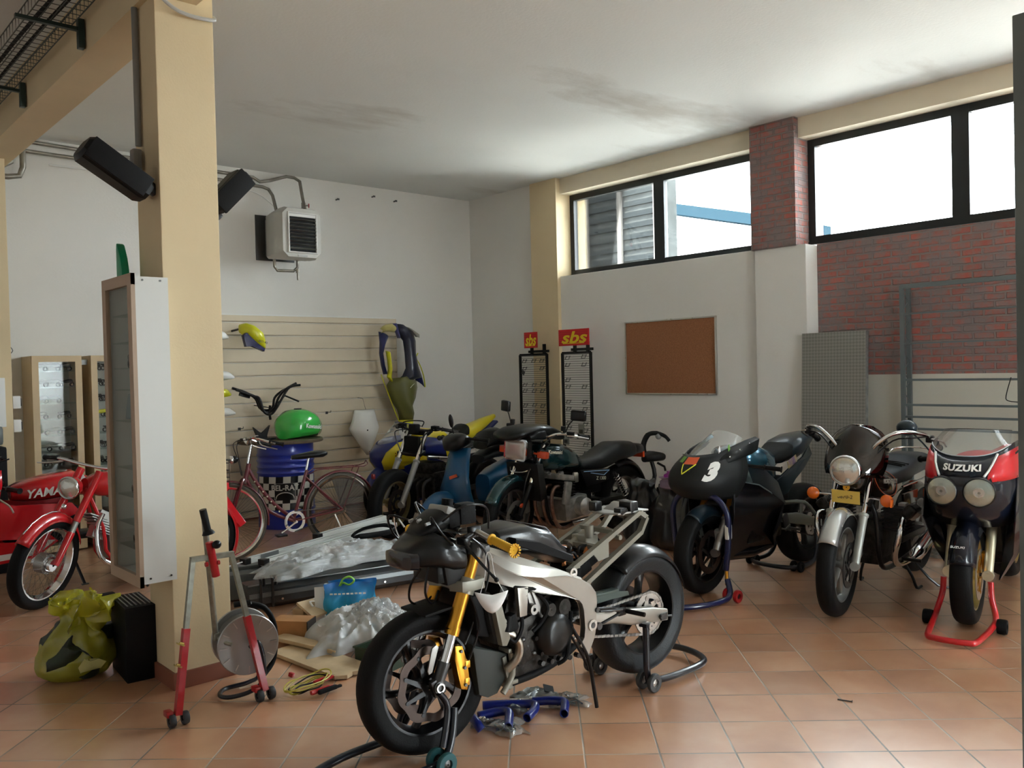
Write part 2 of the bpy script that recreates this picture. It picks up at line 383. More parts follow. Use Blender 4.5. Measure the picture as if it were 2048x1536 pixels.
XW, XF, YB, ZC = 7.49, 7.29, 8.96, 3.84     # brick plane, pilaster fronts, back wall, ceiling
X0, Y0 = -4.0, -3.3

def slab(name, x0, x1, y0, y1, z0, z1, m, bev=0.0, parent=None):
    return struct(MB().box(((x0+x1)/2, (y0+y1)/2, (z0+z1)/2), (x1-x0, y1-y0, z1-z0), bev=bev).build(name, m, parent, smooth=False))
slab('floor', X0-.2, 7.8, Y0-.2, YB+.2, -0.2, 0, floor_material())
slab('ceiling', X0-.2, 7.8, Y0-.2, YB+.2, ZC, ZC+.2, M_CEIL)
slab('wall_back', X0-.2, 7.8, YB, YB+.2, 0, ZC, M_WALL)
slab('wall_left', X0-.2, X0, Y0, YB, 0, ZC, M_WALL)
# wall behind the camera, with a wide shop front
for q in ((X0, 4.2, 0, ZC), (5.3, 7.8, 0, ZC), (4.2, 5.3, 2.95, ZC)):
    slab('wall_front', q[0], q[1], Y0-.2, Y0, q[2], q[3], M_WALL)
# right wall: bay by bay
slab('wall_right', 7.33, 7.8, 7.29, YB, 0, ZC, M_WALL)                     # corner panel
slab('wall_right', 7.33, 7.8, 4.60, 7.29, 0, 2.67, M_WALL, 0.006)          # below the first window
slab('wall_right', XF, 7.8, 4.065, 4.60, 0, 2.66, M_WALL, 0.006)           # plastered pier
slab('wall_right', XW, 7.8, 0.75, 4.065, 0, 1.45, wall_material('dusty_cream_wall', (0.62, 0.60, 0.52)))
slab('wall_right', XW+.003, 7.8, 0.75, 4.065, 1.45, 2.67, M_BRX)
PALE = mat('pale_lintel_paint', (0.74, 0.66, 0.51), 0.8)
slab('wall_right', 7.35, 7.8, 4.60, 7.29, 3.655, ZC, PALE)                  # lintels
slab('wall_right', 7.35, 7.8, 0.75, 4.18, 3.655, ZC, PALE)
slab('wall_right', XF, 7.8, 0.55, 0.75, 0, ZC, M_WALL)
slab('wall_right', 7.35, 7.8, -2.8, 0.55, 3.655, ZC, YEL)
slab('wall_right', XF, 7.8, Y0, -2.8, 0, ZC, M_WALL)
slab('wall_right', XF, 7.8, -1.2, 0.55, 0, 2.67, M_WALL)
slab('wall_right', XF, 7.8, -2.8, -1.2, 2.15, 2.67, M_WALL)
slab('wall_right', 7.27, 7.8, 4.50, 4.62, 2.655, ZC, M_BRX)
slab('wall_right', 7.275, 7.8, 4.168, 4.62, 2.655, ZC, M_BRX)
slab('trim_1', 7.28, 7.79, 4.155, 4.17, 2.655, ZC, M_BRY)
slab('trim_2', 7.28, 7.78, 7.27, 7.72, 0, ZC, YEL)                          # yellow corner pilaster
slab('baseboard_right', 7.47, XW+.001, 0.75, 4.06, 0, 0.075, mat('terracotta_skirting', (0.25, 0.085, 0.05), 0.5))
slab('baseboard_back', X0, 7.33, YB-.015, YB+.001, 0, 0.075, MATS['terracotta_skirting'])
# the heavy beam along the left and its two columns
slab('trim_3', 1.555, 1.80, Y0, YB, 3.49, ZC, YEL)
slab('trim_4', 1.585, 1.885, 4.374, 4.70, 0, ZC, YEL, 0.004)
slab('trim_5', 1.45, 1.735, 8.40, 8.66, 0, 3.52, YEL, 0.004)
slab('baseboard_column', 1.57, 1.90, 4.36, 4.715, 0, 0.085, MATS['terracotta_skirting'], 0.003)
# windows
FRM = mat('black_window_frame', (0.01, 0.012, 0.014), 0.4)
def window(name, y0, y1, mull, z0=2.675, z1=3.66, x=7.55):
    root = None
    fr = MB(); t = 0.075; d = 0.06
    ys = [y0]+mull+[y1]
    fr.box((x, (y0+y1)/2, z0+t/2), (d, y1-y0, t)).box((x, (y0+y1)/2, z1-t/2), (d, y1-y0, t))
    fr.box((x, y0+t/2, (z0+z1)/2), (d+.003, t, z1-z0)).box((x, y1-t/2, (z0+z1)/2), (d+.003, t, z1-z0))
    for m in mull: fr.box((x, m, (z0+z1)/2), (d+.004, 0.14, z1-z0))
    fr.box((x-.036, (y0+y1)/2, z0+.012), (.02, y1-y0, .024))
    o = struct(fr.build(name, FRM, None, smooth=False))
    for a, b in zip(ys[:-1], ys[1:]):
        MB().box((x, (a+b)/2, (z0+z1)/2), (0.008, b-a-.08, z1-z0-.1)).build('window_pane', GLS, o, smooth=False)
    return o
window('window_1', 4.60, 7.28, [5.92])
window('window_2', 0.75, 4.16, [2.80])
window('window_4', -2.8, 0.55, [-0.9])
def glazed(name, fn, segs, parentname):
    pass
# tall glazed shop door beside the brick wall and shop front behind the camera (both outside the frame)
fr = MB()
for yy in (-2.77, -1.23): fr.box((7.5, yy, 1.075), (.06, .07, 2.15))
for zz in (0.05, 1.0, 2.12): fr.box((7.5, -2.0, zz), (.055, 1.6, .07))
door = struct(fr.build('door_1', FRM, None, smooth=False))
MB().box((7.5, -2.0, 1.07), (.008, 1.5, 2.1)).build('door_pane', GLS, door, smooth=False)
fr = MB()
for xx in (4.23, 5.27): fr.box((xx, Y0-.1, 1.475), (.07, .06, 2.95))
for zz in (0.05, 2.15, 2.92): fr.box((4.75, Y0-.1, zz), (1.1, .055, .07))
w3 = struct(fr.build('window_3', FRM, None, smooth=False))
MB().box((4.75, Y0-.1, 1.47), (1.05, .008, 2.85)).build('window_pane', GLS, w3, smooth=False)
# outside: ground and the buildings seen through the windows
slab('ground', -60, 90, -70, 60, -0.5, -0.25, mat('pale_concrete_yard', (0.42, 0.41, 0.39), 0.9, var=0.2, vscale=0.3))
hall = thing('industrial_building', 'grey ribbed metal hall seen through the first high window', 'building', (13.0, 12.85, -0.25))
MB().box((-.62, 0, 4.5), (.25, 6.8, 9.0)).build('wall', mat('grey_corrugated_wall', (0.034, 0.037, 0.037), 0.8, var=0.3, spec=0), hall, smooth=False)
rb = MB()
for k in range(34): rb.box((-.77, 0, 2.6+k*.2), (.05, 6.8, .09))
rb.build('cladding_rib', mat('grey_rib_metal', (0.012, 0.014, 0.015), 0.8, spec=0), hall, smooth=False)
for k in range(7):
    MB().box((-.83, -3.2+k*.85, 4.5), (.05, .10, 9.0)).build('wall_post', mat('pale_post_paint', (0.085, 0.08, 0.075), 0.8, spec=0), hall, smooth=False)
shed = thing('long_shed', 'distant pale shed with sloping blue grey roof edge, through the first high window', 'building', (24.0, 17.8, -0.25))
MB().box((0, 0, 2.8), (3, 8.6, 5.6)).build('wall', mat('pale_shed_wall', (0.75, 0.77, 0.78), 0.8), shed, smooth=False)
MB().prism([(-4.4, 6.05), (4.4, 8.35), (4.4, 8.0), (-4.4, 5.72)], (-1.6, 0, 0), (0, 1, 0), (0, 0, 1), -.1, 3.2).build('roof', mat('blue_grey_roof', (0.010, 0.020, 0.028), 0.8, spec=0), shed, smooth=False)
# ------------------------------------------------------------------ motorcycle building tools
# every bike is built in its own space: x forward (front axle near x=0), y to its left, z up from the floor
G = {'M': Matrix.Identity(4)}
_mbinit = MB.__init__
def _init(self):
    _mbinit(self); self.M = G['M'].copy()
MB.__init__ = _init
class steer:
    """everything built inside turns about the steering head"""
    def __init__(self, deg, p, ax=(-0.42, 0, 0.907)): self.m = Matrix.Translation(p) @ Matrix.Rotation(math.radians(deg), 4, Vector(ax)) @ Matrix.Translation(-Vector(p))
    def __enter__(self): self.old = G['M']; G['M'] = self.old @ self.m
    def __exit__(self, *a): G['M'] = self.old

def tyre(mb, x, z, R, w, rr, y=0.0):
    h = R-rr; prof = []
    n = 9
    prof.append((rr-.004, -w*.40)); prof.append((rr+h*.35, -w*.49))
    for k in range(n+1):
        a = -math.pi*.5+math.pi*k/n
        prof.append((R-h*.42+h*.42*math.cos(a), w*.5*math.sin(a)))
    prof.append((rr+h*.35, w*.49)); prof.append((rr-.004, w*.40))
    mb.lathe(prof, (x, y, z), (0, 1, 0), 56, closed=True)
def tread(mb, x, z, R, w, n=44, y=0.0):
    for k in range(n):
        a = 2*math.pi*k/n
        for s in (-1, 1):
            c = V(x+(R-.006)*math.cos(a+.03*s), y+s*w*.24, z+(R-.006)*math.sin(a+.03*s))
            mb.box(c, (.012, w*.30, .016), rot=(s*.28*0, -a, s*.5))
def disc(mb, x, y, z, r, ri, t=.005, wave=0, holes=True):
    n = 96; v = []
    f = (lambda a: 1+.035*math.copysign(abs(math.sin(a*wave))**.7, math.sin(a*wave))) if wave else (lambda a: 1)
    mb.lathe([(ri, -t/2), (r, -t/2), (r, t/2), (ri, t/2)], (x, y, z), (0, 1, 0), n, closed=True, rmod=f)
def carrier(mb, x, y, z, r0, r1, arms=6, w=.02, t=.006, tw=.35):
    mb.lathe([(r0*.55, -t/2), (r0, -t/2), (r0, t/2), (r0*.55, t/2)], (x, y, z), (0, 1, 0), 28, closed=True)
    for k in range(arms):
        a = 2*math.pi*k/arms; b = a+tw
        p0 = V(x+r0*.9*math.cos(a), y, z+r0*.9*math.sin(a)); p1 = V(x+r1*math.cos(b), y, z+r1*math.sin(b))
        d = (p1-p0).normalized(); n = V(-d.z, 0, d.x)
        vs = [p0+n*w*.6, p0-n*w*.6, p1-n*w*.35, p1+n*w*.35]
        mb.rings([[q+V(0, -t/2, 0) for q in vs], [q+V(0, t/2, 0) for q in vs]])
        mb.cyl(p1+V(0, -t, 0), p1+V(0, t, 0), w*.45, seg=10)
def wheel(root, name, x, z, R=.30, w=.12, rr=.215, rm=None, tm=None, spokes=5, style='cast', hub=.04, dsk=(), dm=None, y=0.0, spr=None, sm=None, knob=False, phase=0.3, sw=.04, twist=0.0, cm=None):
    rm = rm or BLK; tm = tm or RUB; rw = w*.8
    m = MB()
    m.lathe([(rr+.006, -rw/2), (rr+.006, -rw/2+.006), (rr-.012, -rw/2+.018), (rr-.022, 0), (rr-.012, rw/2-.018), (rr+.006, rw/2-.006), (rr+.006, rw/2), (rr-.014, rw/2-.001), (rr-.034, 0), (rr-.014, -rw/2+.001)], (x, y, z), (0, 1, 0), 56, closed=True)
    m.lathe([(.012, -hub*1.3), (hub*.8, -hub*1.3), (hub, -hub*.9), (hub, hub*.9), (hub*.8, hub*1.3), (.012, hub*1.3)], (x, y, z), (0, 1, 0), 24, closed=True)
    if style == 'cast':
        for k in range(spokes):
            a = phase+2*math.pi*k/spokes; secs = []
            for q in range(5):
                r = hub*.8+(rr-.022-hub*.8)*q/4; aa = a+twist*(q/4)**1.5
                c = V(x+r*math.cos(aa), y, z+r*math.sin(aa)); n = V(-math.sin(aa), 0, math.cos(aa))
                ww = sw*(1.0-.45*math.sin(math.pi*min(1, q/3.5)))*.5; tt = .016+.008*(1-q/4)
                secs.append([c+n*ww+V(0, tt*.5, 0), c+n*ww*.4+V(0, tt, 0), c-n*ww*.4+V(0, tt, 0), c-n*ww+V(0, tt*.5, 0), c-n*ww+V(0, -tt*.5, 0), c-n*ww*.4+V(0, -tt, 0), c+n*ww*.4+V(0, -tt, 0), c+n*ww+V(0, -tt*.5, 0)])
            m.rings(secs)
    elif style == 'double':
        for k in range(spokes):
            for s in (-1, 1):
                a = phase+2*math.pi*k/spokes
                p0 = V(x+hub*math.cos(a+s*.5), y, z+hub*math.sin(a+s*.5)); p1 = V(x+(rr-.02)*math.cos(a+s*.14), y, z+(rr-.02)*math.sin(a+s*.14))
                m.tube([p0, p1], [.013, .009], seg=8)
    o = m.build(name, rm, root)
    if style == 'wire':
        m = MB()
        for k in range(spokes):
            a = 2*math.pi*k/spokes
            for s in (-1, 1):
                b = a+(.35 if k % 2 else -.35)
                m.cyl((x+hub*math.cos(b), y+s*hub*.9, z+hub*math.sin(b)), (x+(rr-.015)*math.cos(a+.05*s), y, z+(rr-.015)*math.sin(a+.05*s)), .0009, seg=4)
        m.build('spokes', STL, o)
    m = MB(); tyre(m, x, z, R, w, rr, y); m.build('tyre', tm, o, ang=60)
    if knob:
        m = MB(); tread(m, x, z, R, w, y=y); m.build('tread_blocks', tm, o, smooth=False)
    for (yy, r, ri, wave) in dsk:
        m = MB(); disc(m, x, y+yy, z, r, ri, wave=wave); d = m.build('brake_disc', dm or ALUD, o)
        m = MB(); carrier(m, x, y+yy, z, hub*1.3, ri+.006, 6 if not wave else 8); m.build('disc_carrier', cm or BLK, o)
    if spr:
        yy, r, teeth = spr
        m = MB(); n = teeth*4
        m.lathe([(r*.68, -.003), (r, -.003), (r, .003), (r*.68, .003)], (x, y+yy, z), (0, 1, 0), n, closed=True, rmod=lambda a: 1+.018*math.sin(a*teeth))
        carrier(m, x, y+yy, z, r*.42, r*.72, 6, w=.03, t=.006)
        m.build('sprocket', sm or ALU, o)
    return o
def chain(root, a, ra, b, rb, y, name='chain', m=None, w=.006):
    """a, b centres (x,z) of the two sprockets"""
    A, B = V(a[0], y, a[1]), V(b[0], y, b[1]); d = (B-A).normalized(); n = V(-d.z, 0, d.x); pts = []
    if n.z < 0: n = -n
    for k in range(40): pts.append(A+n*ra+(B+n*rb-A-n*ra)*k/39)
    base = math.atan2(n.z, n.x); s = -1 if V(math.cos(base-.1), 0, math.sin(base-.1)).dot(d) > 0 else 1
    for k in range(1, 16): pts.append(B+V(math.cos(base+s*math.pi*k/16), 0, math.sin(base+s*math.pi*k/16))*rb)
    for k in range(40): pts.append(B-n*rb+(A-n*ra-B+n*rb)*k/39)
    for k in range(1, 8): pts.append(A+V(math.cos(base+math.pi+s*math.pi*k/8), 0, math.sin(base+math.pi+s*math.pi*k/8))*ra)
    mb = MB()
    for i, p in enumerate(pts):
        q = pts[(i+1) % len(pts)]; c = (p+q)/2; L = (q-p).length; a_ = math.atan2(q.z-p.z, q.x-p.x)
        ww = w if i % 2 else w*.6
        for s2 in (-1, 1): mb.box(c+V(0, s2*ww, 0), (L*.98, .002, .011), rot=(0, -a_, 0))
    return mb.build(name, m or ALUD, root, smooth=False)
def plate(mb, pts, yo, th, side=1, bev=0.0):
    """outline in the x-z plane at |y| = yo(x) going inward by th"""
    f = yo if callable(yo) else (lambda x, z: yo)
    start = len(mb.bm.verts); M0 = mb.M; mb.M = Matrix.Identity(4)
    mb.prism(pts, (0, 0, 0), (1, 0, 0), (0, 0, 1), 0, th, bev)
    mb.bm.verts.ensure_lookup_table()
    for v in mb.bm.verts[start:]:
        t = -v.co.y   # u x v = -y
        v.co.y = side*(f(v.co.x, v.co.z)-t)
        v.co = M0 @ v.co
    mb.M = M0
    return mb
def shell(mb, rows, n=8):
    """rows: ((x,z) of the top edge, (x,z) bottom edge, y top, y bottom, bulge): open curved side panel, one side"""
    out = []
    for (t, b, yt, yb, bu, s) in rows:
        r = []
        for k in range(n+1):
            q = k/n
            r.append(V(t[0]+(b[0]-t[0])*q, s*(yt+(yb-yt)*q+bu*math.sin(math.pi*q)), t[1]+(b[1]-t[1])*q))
        out.append(r)
    mb.strip(out)
def fender(mb, x, z, R, a0, a1, w, t=.003, y=0.0, n=24, edge=.35):
    """a strip of mudguard over a wheel, angles in degrees from forward horizontal"""
    rows = []
    for k in range(n+1):
        a = math.radians(a0+(a1-a0)*k/n); r = []
        for j in range(9):
            q = -1+2*j/8; rr = R-w*edge*(abs(q)**2.2)
            r.append(V(x+rr*math.cos(a), y+q*w/2, z+rr*math.sin(a)))
        rows.append(r)
    mb.strip(rows)
def spring(mb, p0, p1, r, wire, turns=8):
    p0, p1 = V(*p0), V(*p1); x, y, d = frame_from(p1-p0); L = (p1-p0).length
    n = turns*10
    mb.tube([p0+d*(L*k/n)+(x*math.cos(2*math.pi*k/10)+y*math.sin(2*math.pi*k/10))*r for k in range(n+1)], wire, seg=6)
def bolt(mb, p, ax=(0, 1, 0), r=.008, h=.006):
    p = V(*p); a = V(*ax).normalized(); mb.cyl(p, p+a*h, r, seg=6)
def fins(mb, c, s, n, axis=2, grow=.012):
    """a finned block"""
    mb.box(c, (s[0]-grow*2, s[1]-grow*2, s[2]))
    for k in range(n):
        zz = c[2]-s[2]/2+s[2]*(k+.5)/n
        mb.box((c[0], c[1], zz), (s[0], s[1], s[2]/n*.38))
def round_lamp(root, name, c, r, depth, d=(1, 0, -.08), shellm=None, ring=True):
    """headlamp: bowl, chrome ring, glass"""
    d = V(*d).normalized(); c = V(*c)
    o = MB().lathe([(.004, -depth), (r*.5, -depth*.93), (r*.85, -depth*.6), (r, -.01), (r, 0)], c, d, 32).build(name, shellm or BLK, root, ang=60)
    if ring: MB().lathe([(r*.93, .004), (r*.98, .012), (r*1.05, .006), (r*1.05, -.012), (r*.99, -.014)], c, d, 40, closed=True).build('lamp_ring', CHR, o, ang=70)
    MB().lathe([(.002, .030), (r*.35, .027), (r*.7, .018), (r*.95, .003), (r*.9, -.004), (.002, -.006)], c, d, 36).build('headlight_glass', LENS, o, ang=60)
    return o
def indicator(root, p0, p1, r=.032, m=None, stalk=.006, sm=None):
    """round orange turn signal at p1 on a stalk from p0"""
    a = MB().cyl(p0, p1, stalk, seg=8).build('indicator', sm or CHR, root)
    MB().ell(p1, (r*.75, r, r), 20).build('indicator_lens', m or ORG, a)
    return a
def hoses(root, lists, r=.005, m=None, name='cable'):
    for L in lists:
        MB().tube(L, r, seg=7, smooth=6).build(name, m or BLK, root)
def grip(root, p0, p1, r=.017, m=None, name='grip', ribs=10):
    p0, p1 = V(*p0), V(*p1); prof = []; L = (p1-p0).length
    prof = [(.002, 0), (r*1.25, 0), (r*1.25, .006)]
    for k in range(ribs*2): prof.append((r*(1.0 if k % 2 else .9), .008+(L-.018)*k/(ribs*2-1)))
    prof += [(r*1.3, L-.008), (r*1.3, L), (.002, L)]
    return MB().lathe(prof, p0, p1-p0, 18).build(name, m or PLB, root, ang=50)
# ------------------------------------------------------------------ stripped street fighter with a silver beam frame, in front
BA = thing('motorcycle', 'half built black motorcycle with bare silver frame, gold forks and yellow grip, nearest the camera', 'motorcycle', (1.97, 2.874, 0.03), math.atan2(.029, -1.369))
FX, FZ, RX, RZ = -0.07, 0.285, -1.386, 0.308
GRT = mat('yellow_rubber_grip', (0.75, 0.42, 0.02), 0.5)
BROT = mat('browned_brake_steel', (0.07, 0.052, 0.045), 0.42, 0.9, rvar=.1)
SILF = mat('satin_silver_frame', (0.43, 0.415, 0.375), 0.3, 0.85, var=.12, vscale=5, rvar=.06)
GRYT = mat('grey_painted_tube', (0.25, 0.24, 0.20), 0.42, 0.4)
SOFTB = mat('soft_black_rubber', (0.006, 0.006, 0.0065), 0.6, spec=.2)
with steer(-4, (-.2, 0, .7)):
    wheel(BA, 'front_wheel', FX, FZ, .292, .12, .215, spokes=5, dsk=((.062, .152, .118, 8), (-.062, .152, .118, 8)), dm=BROT, hub=.035, phase=.95, sw=.035, twist=.25)
    wheel_parts = 1
    for s in (1, -1):
        y = s*.105
        a = MB().cyl((-.160, y, .50), (-.293, y, .82), .0285, seg=20).cyl((-.150, y, .475), (-.163, y, .505), .031, seg=20).build('fork_leg', GOLD, BA)
        MB().lathe([(.030, 0), (.0305, .022), (.029, .024)], (-.150, y, .476), (-.133, 0, .32), 20).build('fork_collar', mat('pale_gold_metal', (0.8, 0.55, 0.15), 0.2, 1.0), a)
        MB().cyl((-.105, y, .365), (-.152, y, .478), .0215, seg=18).build('fork_slider', CHR, a)
        m = MB(); m.cyl((-.110, y, .375), (-.078, y, .30), .027, .024, seg=16); m.box((-.072, y, .283), (.055, .03, .07), rot=(0, .3, 0), bev=.008); m.cyl((FX, y-.02, FZ), (FX, y+.024, FZ), .024, seg=18)
        m.build('fork_foot', STL, a)
        m = MB(); m.lathe([(.013, 0), (.019, 0), (.019, .012), (.013, .012)], (FX, y+s*.022, FZ), (0, s, 0), 20, closed=True); m.build('axle_ring', ALU, a)
        c = MB(); c.prism([(-.20, .42), (-.165, .425), (-.16, .37), (-.175, .30), (-.185, .245), (-.215, .235), (-.228, .28), (-.222, .35)], (0, 0, 0), (1, 0, 0), (0, 0, 1), -(y-s*.02)-.022, -(y-s*.02)+.022, bev=.006)
        c.box((-.22, y-s*.02, .34), (.025, .05, .03), bev=.004).box((-.215, y-s*.02, .27), (.025, .05, .03), bev=.004)
        cc = c.build('brake_caliper', GOLD, BA)
        for dx, zz in ((.01, .40), (-.005, .33), (-.005, .26)): m = MB(); bolt(m, (-.20+dx, y+s*.002, zz), (0, s, 0), .007, .008); m.build('bolt', STL, cc)
        MB().prism([(-.055, .44), (-.075, .45), (-.085, .44), (-.05, .345), (-.035, .34), (-.03, .355)], (0, 0, 0), (1, 0, 0), (0, 0, 1), -(y+.004), -(y-.004), bev=.001).build('fender_bracket', ALUD, BA)
    MB().cyl((FX, -.115, FZ), (FX, .115, FZ), .011, seg=12).build('axle', STL, BA)
    # lower and upper clamp
    m = MB(); m.prism([(-.30, -.14), (-.245, -.15), (-.19, -.14), (-.165, -.08), (-.20, -.035), (-.20, .035), (-.165, .08), (-.19, .14), (-.245, .15), (-.30, .14), (-.315, .08), (-.33, 0), (-.315, -.08)], (-.0, 0, .665), (1, 0, .0), (0, 1, 0), -.022, .022, bev=.006)
    for s in (1, -1): m.cyl((-.218, s*.105, .632), (-.242, s*.105, .692), .04, seg=20)
    m.build('lower_fork_clamp', GRYT, BA)
    m = MB(); m.prism([(-.34, -.13), (-.27, -.14), (-.22, -.04), (-.22, .04), (-.27, .14), (-.34, .13), (-.37, 0)], (0, 0, .80), (1, 0, 0), (0, 1, 0), -.012, .014, bev=.005)
    for s in (1, -1): m.cyl((-.276, s*.105, .775), (-.296, s*.105, .822), .038, seg=18)
    m.build('upper_fork_clamp', STL, BA)
    # handlebar
    hb = MB().tube([(-.22, .10, .885), (-.235, .17, .893), (-.25, .24, .873), (-.262, .30, .855), (-.27, .36, .838)], .0125, seg=12, smooth=4).tube([(-.22, -.10, .885), (-.235, -.17, .893), (-.25, -.24, .873), (-.262, -.30, .855), (-.27, -.42, .83)], .0125, seg=12, smooth=4).tube([(-.22, .10, .885), (-.215, 0, .885), (-.22, -.10, .885)], .014, seg=12).build('handlebar', ALU, BA)
    m = MB(); m.box((-.235, .175, .89), (.05, .035, .045), rot=(.1, 0, 0), bev=.008).cyl((-.235, .18, .885), (-.17, .20, .87), .014, seg=10).box((-.175, .185, .86), (.03, .06, .03), bev=.006); m.build('lever_bracket', BLK, hb)
    g = grip(hb, (-.256, .262, .866), (-.275, .385, .834), .018, GRT)
    m = MB()
    for k in range(14):
        a = 2*math.pi*k/14; m.box((-.276+.024*math.cos(a), .390, .832+.024*math.sin(a)), (.009, .006, .006), rot=(0, -a, 0))
    m.build('grip_fringe', GRT, g)
    grip(hb, (-.262, -.29, .857), (-.272, -.41, .832), .018, GRT)
    MB().tube([(-.175, .185, .862), (-.155, .24, .848), (-.165, .30, .80), (-.185, .345, .755), (-.195, .365, .735)], [.008, .008, .007, .006, .007], seg=8, smooth=5, squash=.6).ell((-.197, .37, .73), (.01, .01, .01), 10).build('clutch_lever', PLB, BA)
    MB().tube([(-.175, -.185, .862), (-.155, -.24, .848), (-.165, -.32, .80), (-.185, -.38, .765)], .007, seg=8, smooth=5, squash=.6).build('brake_lever', PLB, BA)
    # small black nose cowl with lamp and clutter above it
    COWL = mat('black_cowl_plastic', (0.007, 0.0075, 0.008), 0.3, coat=.2, spec=.3)
    nose = MB().loft([(.015, 0, .795, .05, .03, .03, 3.6), (.0, 0, .80, .095, .045, .04, 3.6), (-.05, 0, .80, .125, .085, .045, 3.2), (-.10, 0, .80, .14, .10, .05, 3), (-.17, 0, .785, .145, .075, .06, 3.2), (-.225, 0, .775, .13, .035, .06, 3.2)], 28).build('nose_cowl', COWL, BA, ang=60)
    MB().loft([(.03, 0, .795, .06, .02, .03, 4), (.022, 0, .795, .105, .03, .04, 4), (-.01, 0, .795, .115, .035, .045, 4)], 28).build('headlight', mat('dark_lens', (0.008, 0.009, 0.016), 0.25, coat=.6), nose)
    MB().loft([(-.05, 0, .88, .06, .02, .02), (-.09, 0, .905, .085, .035, .03), (-.15, 0, .93, .09, .045, .05), (-.2, 0, .94, .07, .03, .05)], 24).build('instrument_cover', PLB, BA, ang=60)
    MB().box((-.20, 0, .965), (.06, .15, .035), rot=(0, -.4, 0), bev=.012).build('instrument_panel', mat('grey_dial_face', (0.30, 0.30, 0.29), 0.3), BA)
    m = MB(); m.box((-.23, -.02, .935), (.11, .20, .07), rot=(0, .2, 0), bev=.02).box((-.27, .06, .95), (.08, .06, .09), bev=.015).cyl((-.26, -.07, .93), (-.27, -.07, 1.0), .025, seg=12); m.build('fuse_box', BLKM, BA)
    m = MB(); m.box((-.185, .04, .745), (.12, .15, .13), rot=(0, .15, 0), bev=.015).box((-.13, .0, .72), (.06, .2, .07), bev=.012); m.build('regulator_box', PLB, BA)
    hoses(BA, [[(-.10, .07, .93), (-.07, .12, .96), (-.10, .14, .90), (-.16, .13, .84)], [(-.08, -.07, .93), (-.02, -.14, .95), (-.06, -.17, .86), (-.14, -.13, .79)],
               [(-.05, .05, .75), (-.03, .0, .68), (-.06, -.06, .60), (-.13, -.08, .57), (-.19, -.09, .60)], [(-.07, .08, .76), (-.05, .08, .66), (-.10, .05, .60), (-.15, .02, .64)],
               [(-.24, .14, .86), (-.30, .15, .80), (-.33, .13, .70), (-.30, .11, .58), (-.24, .1, .46), (-.215, .1, .42)], [(-.24, .12, .62), (-.27, .13, .50), (-.24, .12, .40), (-.22, .115, .36)],
               [(-.12, .12, .94), (-.18, .19, 1.0), (-.30, .17, .98), (-.36, .1, .88)], [(-.15, -.1, .94), (-.2, -.22, .98), (-.28, -.2, .9), (-.33, -.12, .82)]], .005)
    MB().ell((-.115, .03, .895), (.012, .012, .01), 12).build('red_button', REDP, BA)
    m = MB()
    for k in range(7): m.box((-.08-.02*(k % 3), -.06+.022*k, .93+.006*(k % 2)), (.02, .012, .012), rot=(.3*k, .2, 0))
    m.build('wire_plug', mat('grey_connector', (0.35, 0.36, 0.36), 0.4), BA, smooth=False)
    MB().tube([(-.07, -.10, .90), (-.05, -.145, .95), (-.06, -.15, .885), (-.07, -.12, .83)], .004, seg=6, smooth=5).build('chrome_clip', CHR, BA)
    m = MB(); m.box((FX-.03, 0, .575), (.13, .20, .012), rot=(0, .1, 0), bev=.004).box((FX-.10, 0, .566), (.03, .17, .03), bev=.004); m.build('fork_brace', BLKM, BA)
# frame
def fy(x, z): return .205 if x < -.62 else .205-.12*min(1, (x+.62)/.35)**1.6
lowspar = [(-.264, .80), (-.343, .752), (-.402, .702), (-.462, .672), (-.563, .652), (-.70, .640), (-.80, .602), (-.854, .572), (-.889, .528), (-.896, .49), (-.884, .455), (-.889, .385), (-.875, .328), (-.842, .285), (-.83, .24), (-.806, .24), (-.804, .29), (-.775, .31), (-.811, .337), (-.818, .38), (-.808, .463), (-.802, .494), (-.782, .516), (-.70, .545), (-.563, .582), (-.506, .6), (-.425, .629), (-.283, .68), (-.268, .70), (-.262, .76)]
for s in (1, -1):
    m = MB(); plate(m, lowspar, fy, .032, s, bev=.004)
    crease = [(-.262, .805), (-.343, .752), (-.402, .702), (-.462, .672), (-.563, .652), (-.70, .640), (-.80, .602)]
    top = [(-.262, .836), (-.323, .815), (-.40, .785), (-.47, .752), (-.56, .715), (-.66, .675), (-.80, .606)]
    rows = [[V(a[0], s*fy(a[0], 0), a[1]) for a in crease], [V((a[0]+b[0])/2, s*(fy(a[0], 0)-.006), (a[1]+b[1])/2+.006) for a, b in zip(crease, top)], [V(b[0], s*(fy(b[0], 0)-.035), b[1]) for b in top], [V(b[0], s*(fy(b[0], 0)-.065), b[1]-.006) for b in top], [V(a[0], s*(fy(a[0], 0)-.06), a[1]-.03) for a in crease]]
    m.strip(rows)
    m.prism([(-.50, .62), (-.44, .625), (-.45, .50), (-.49, .50)], (0, 0, 0), (1, 0, 0), (0, 0, 1), -s*.17-.012, -s*.17+.012, bev=.003)
    fr = m.build('frame', SILF, BA, ang=30)
    m = MB(); m.lathe([(.012, -.006), (.022, -.006), (.022, .008), (.012, .008)], (-.752, s*.195, .640), (0, 1, 0), 18, closed=True); m.box((-.752, s*.195, .622), (.04, .014, .03), bev=.003)
    m.lathe([(.014, 0), (.026, 0), (.026, .006), (.014, .006)], (-.858, s*.206, .385), (0, s, 0), 20, closed=True); m.build('mount_lug', ALU, fr)
    for bx, bz, br_ in ((-.858, .385, .013), (-.90, .372, .017), (-.89, .448, .012)): MB().cyl((bx, s*.20, bz), (bx, s*.213, bz), br_, seg=12).build('bolt', STL, fr)
MB().cyl((-.255, 0, .67), (-.315, 0, .82), .045, seg=24).build('steering_head', SILF, BA)
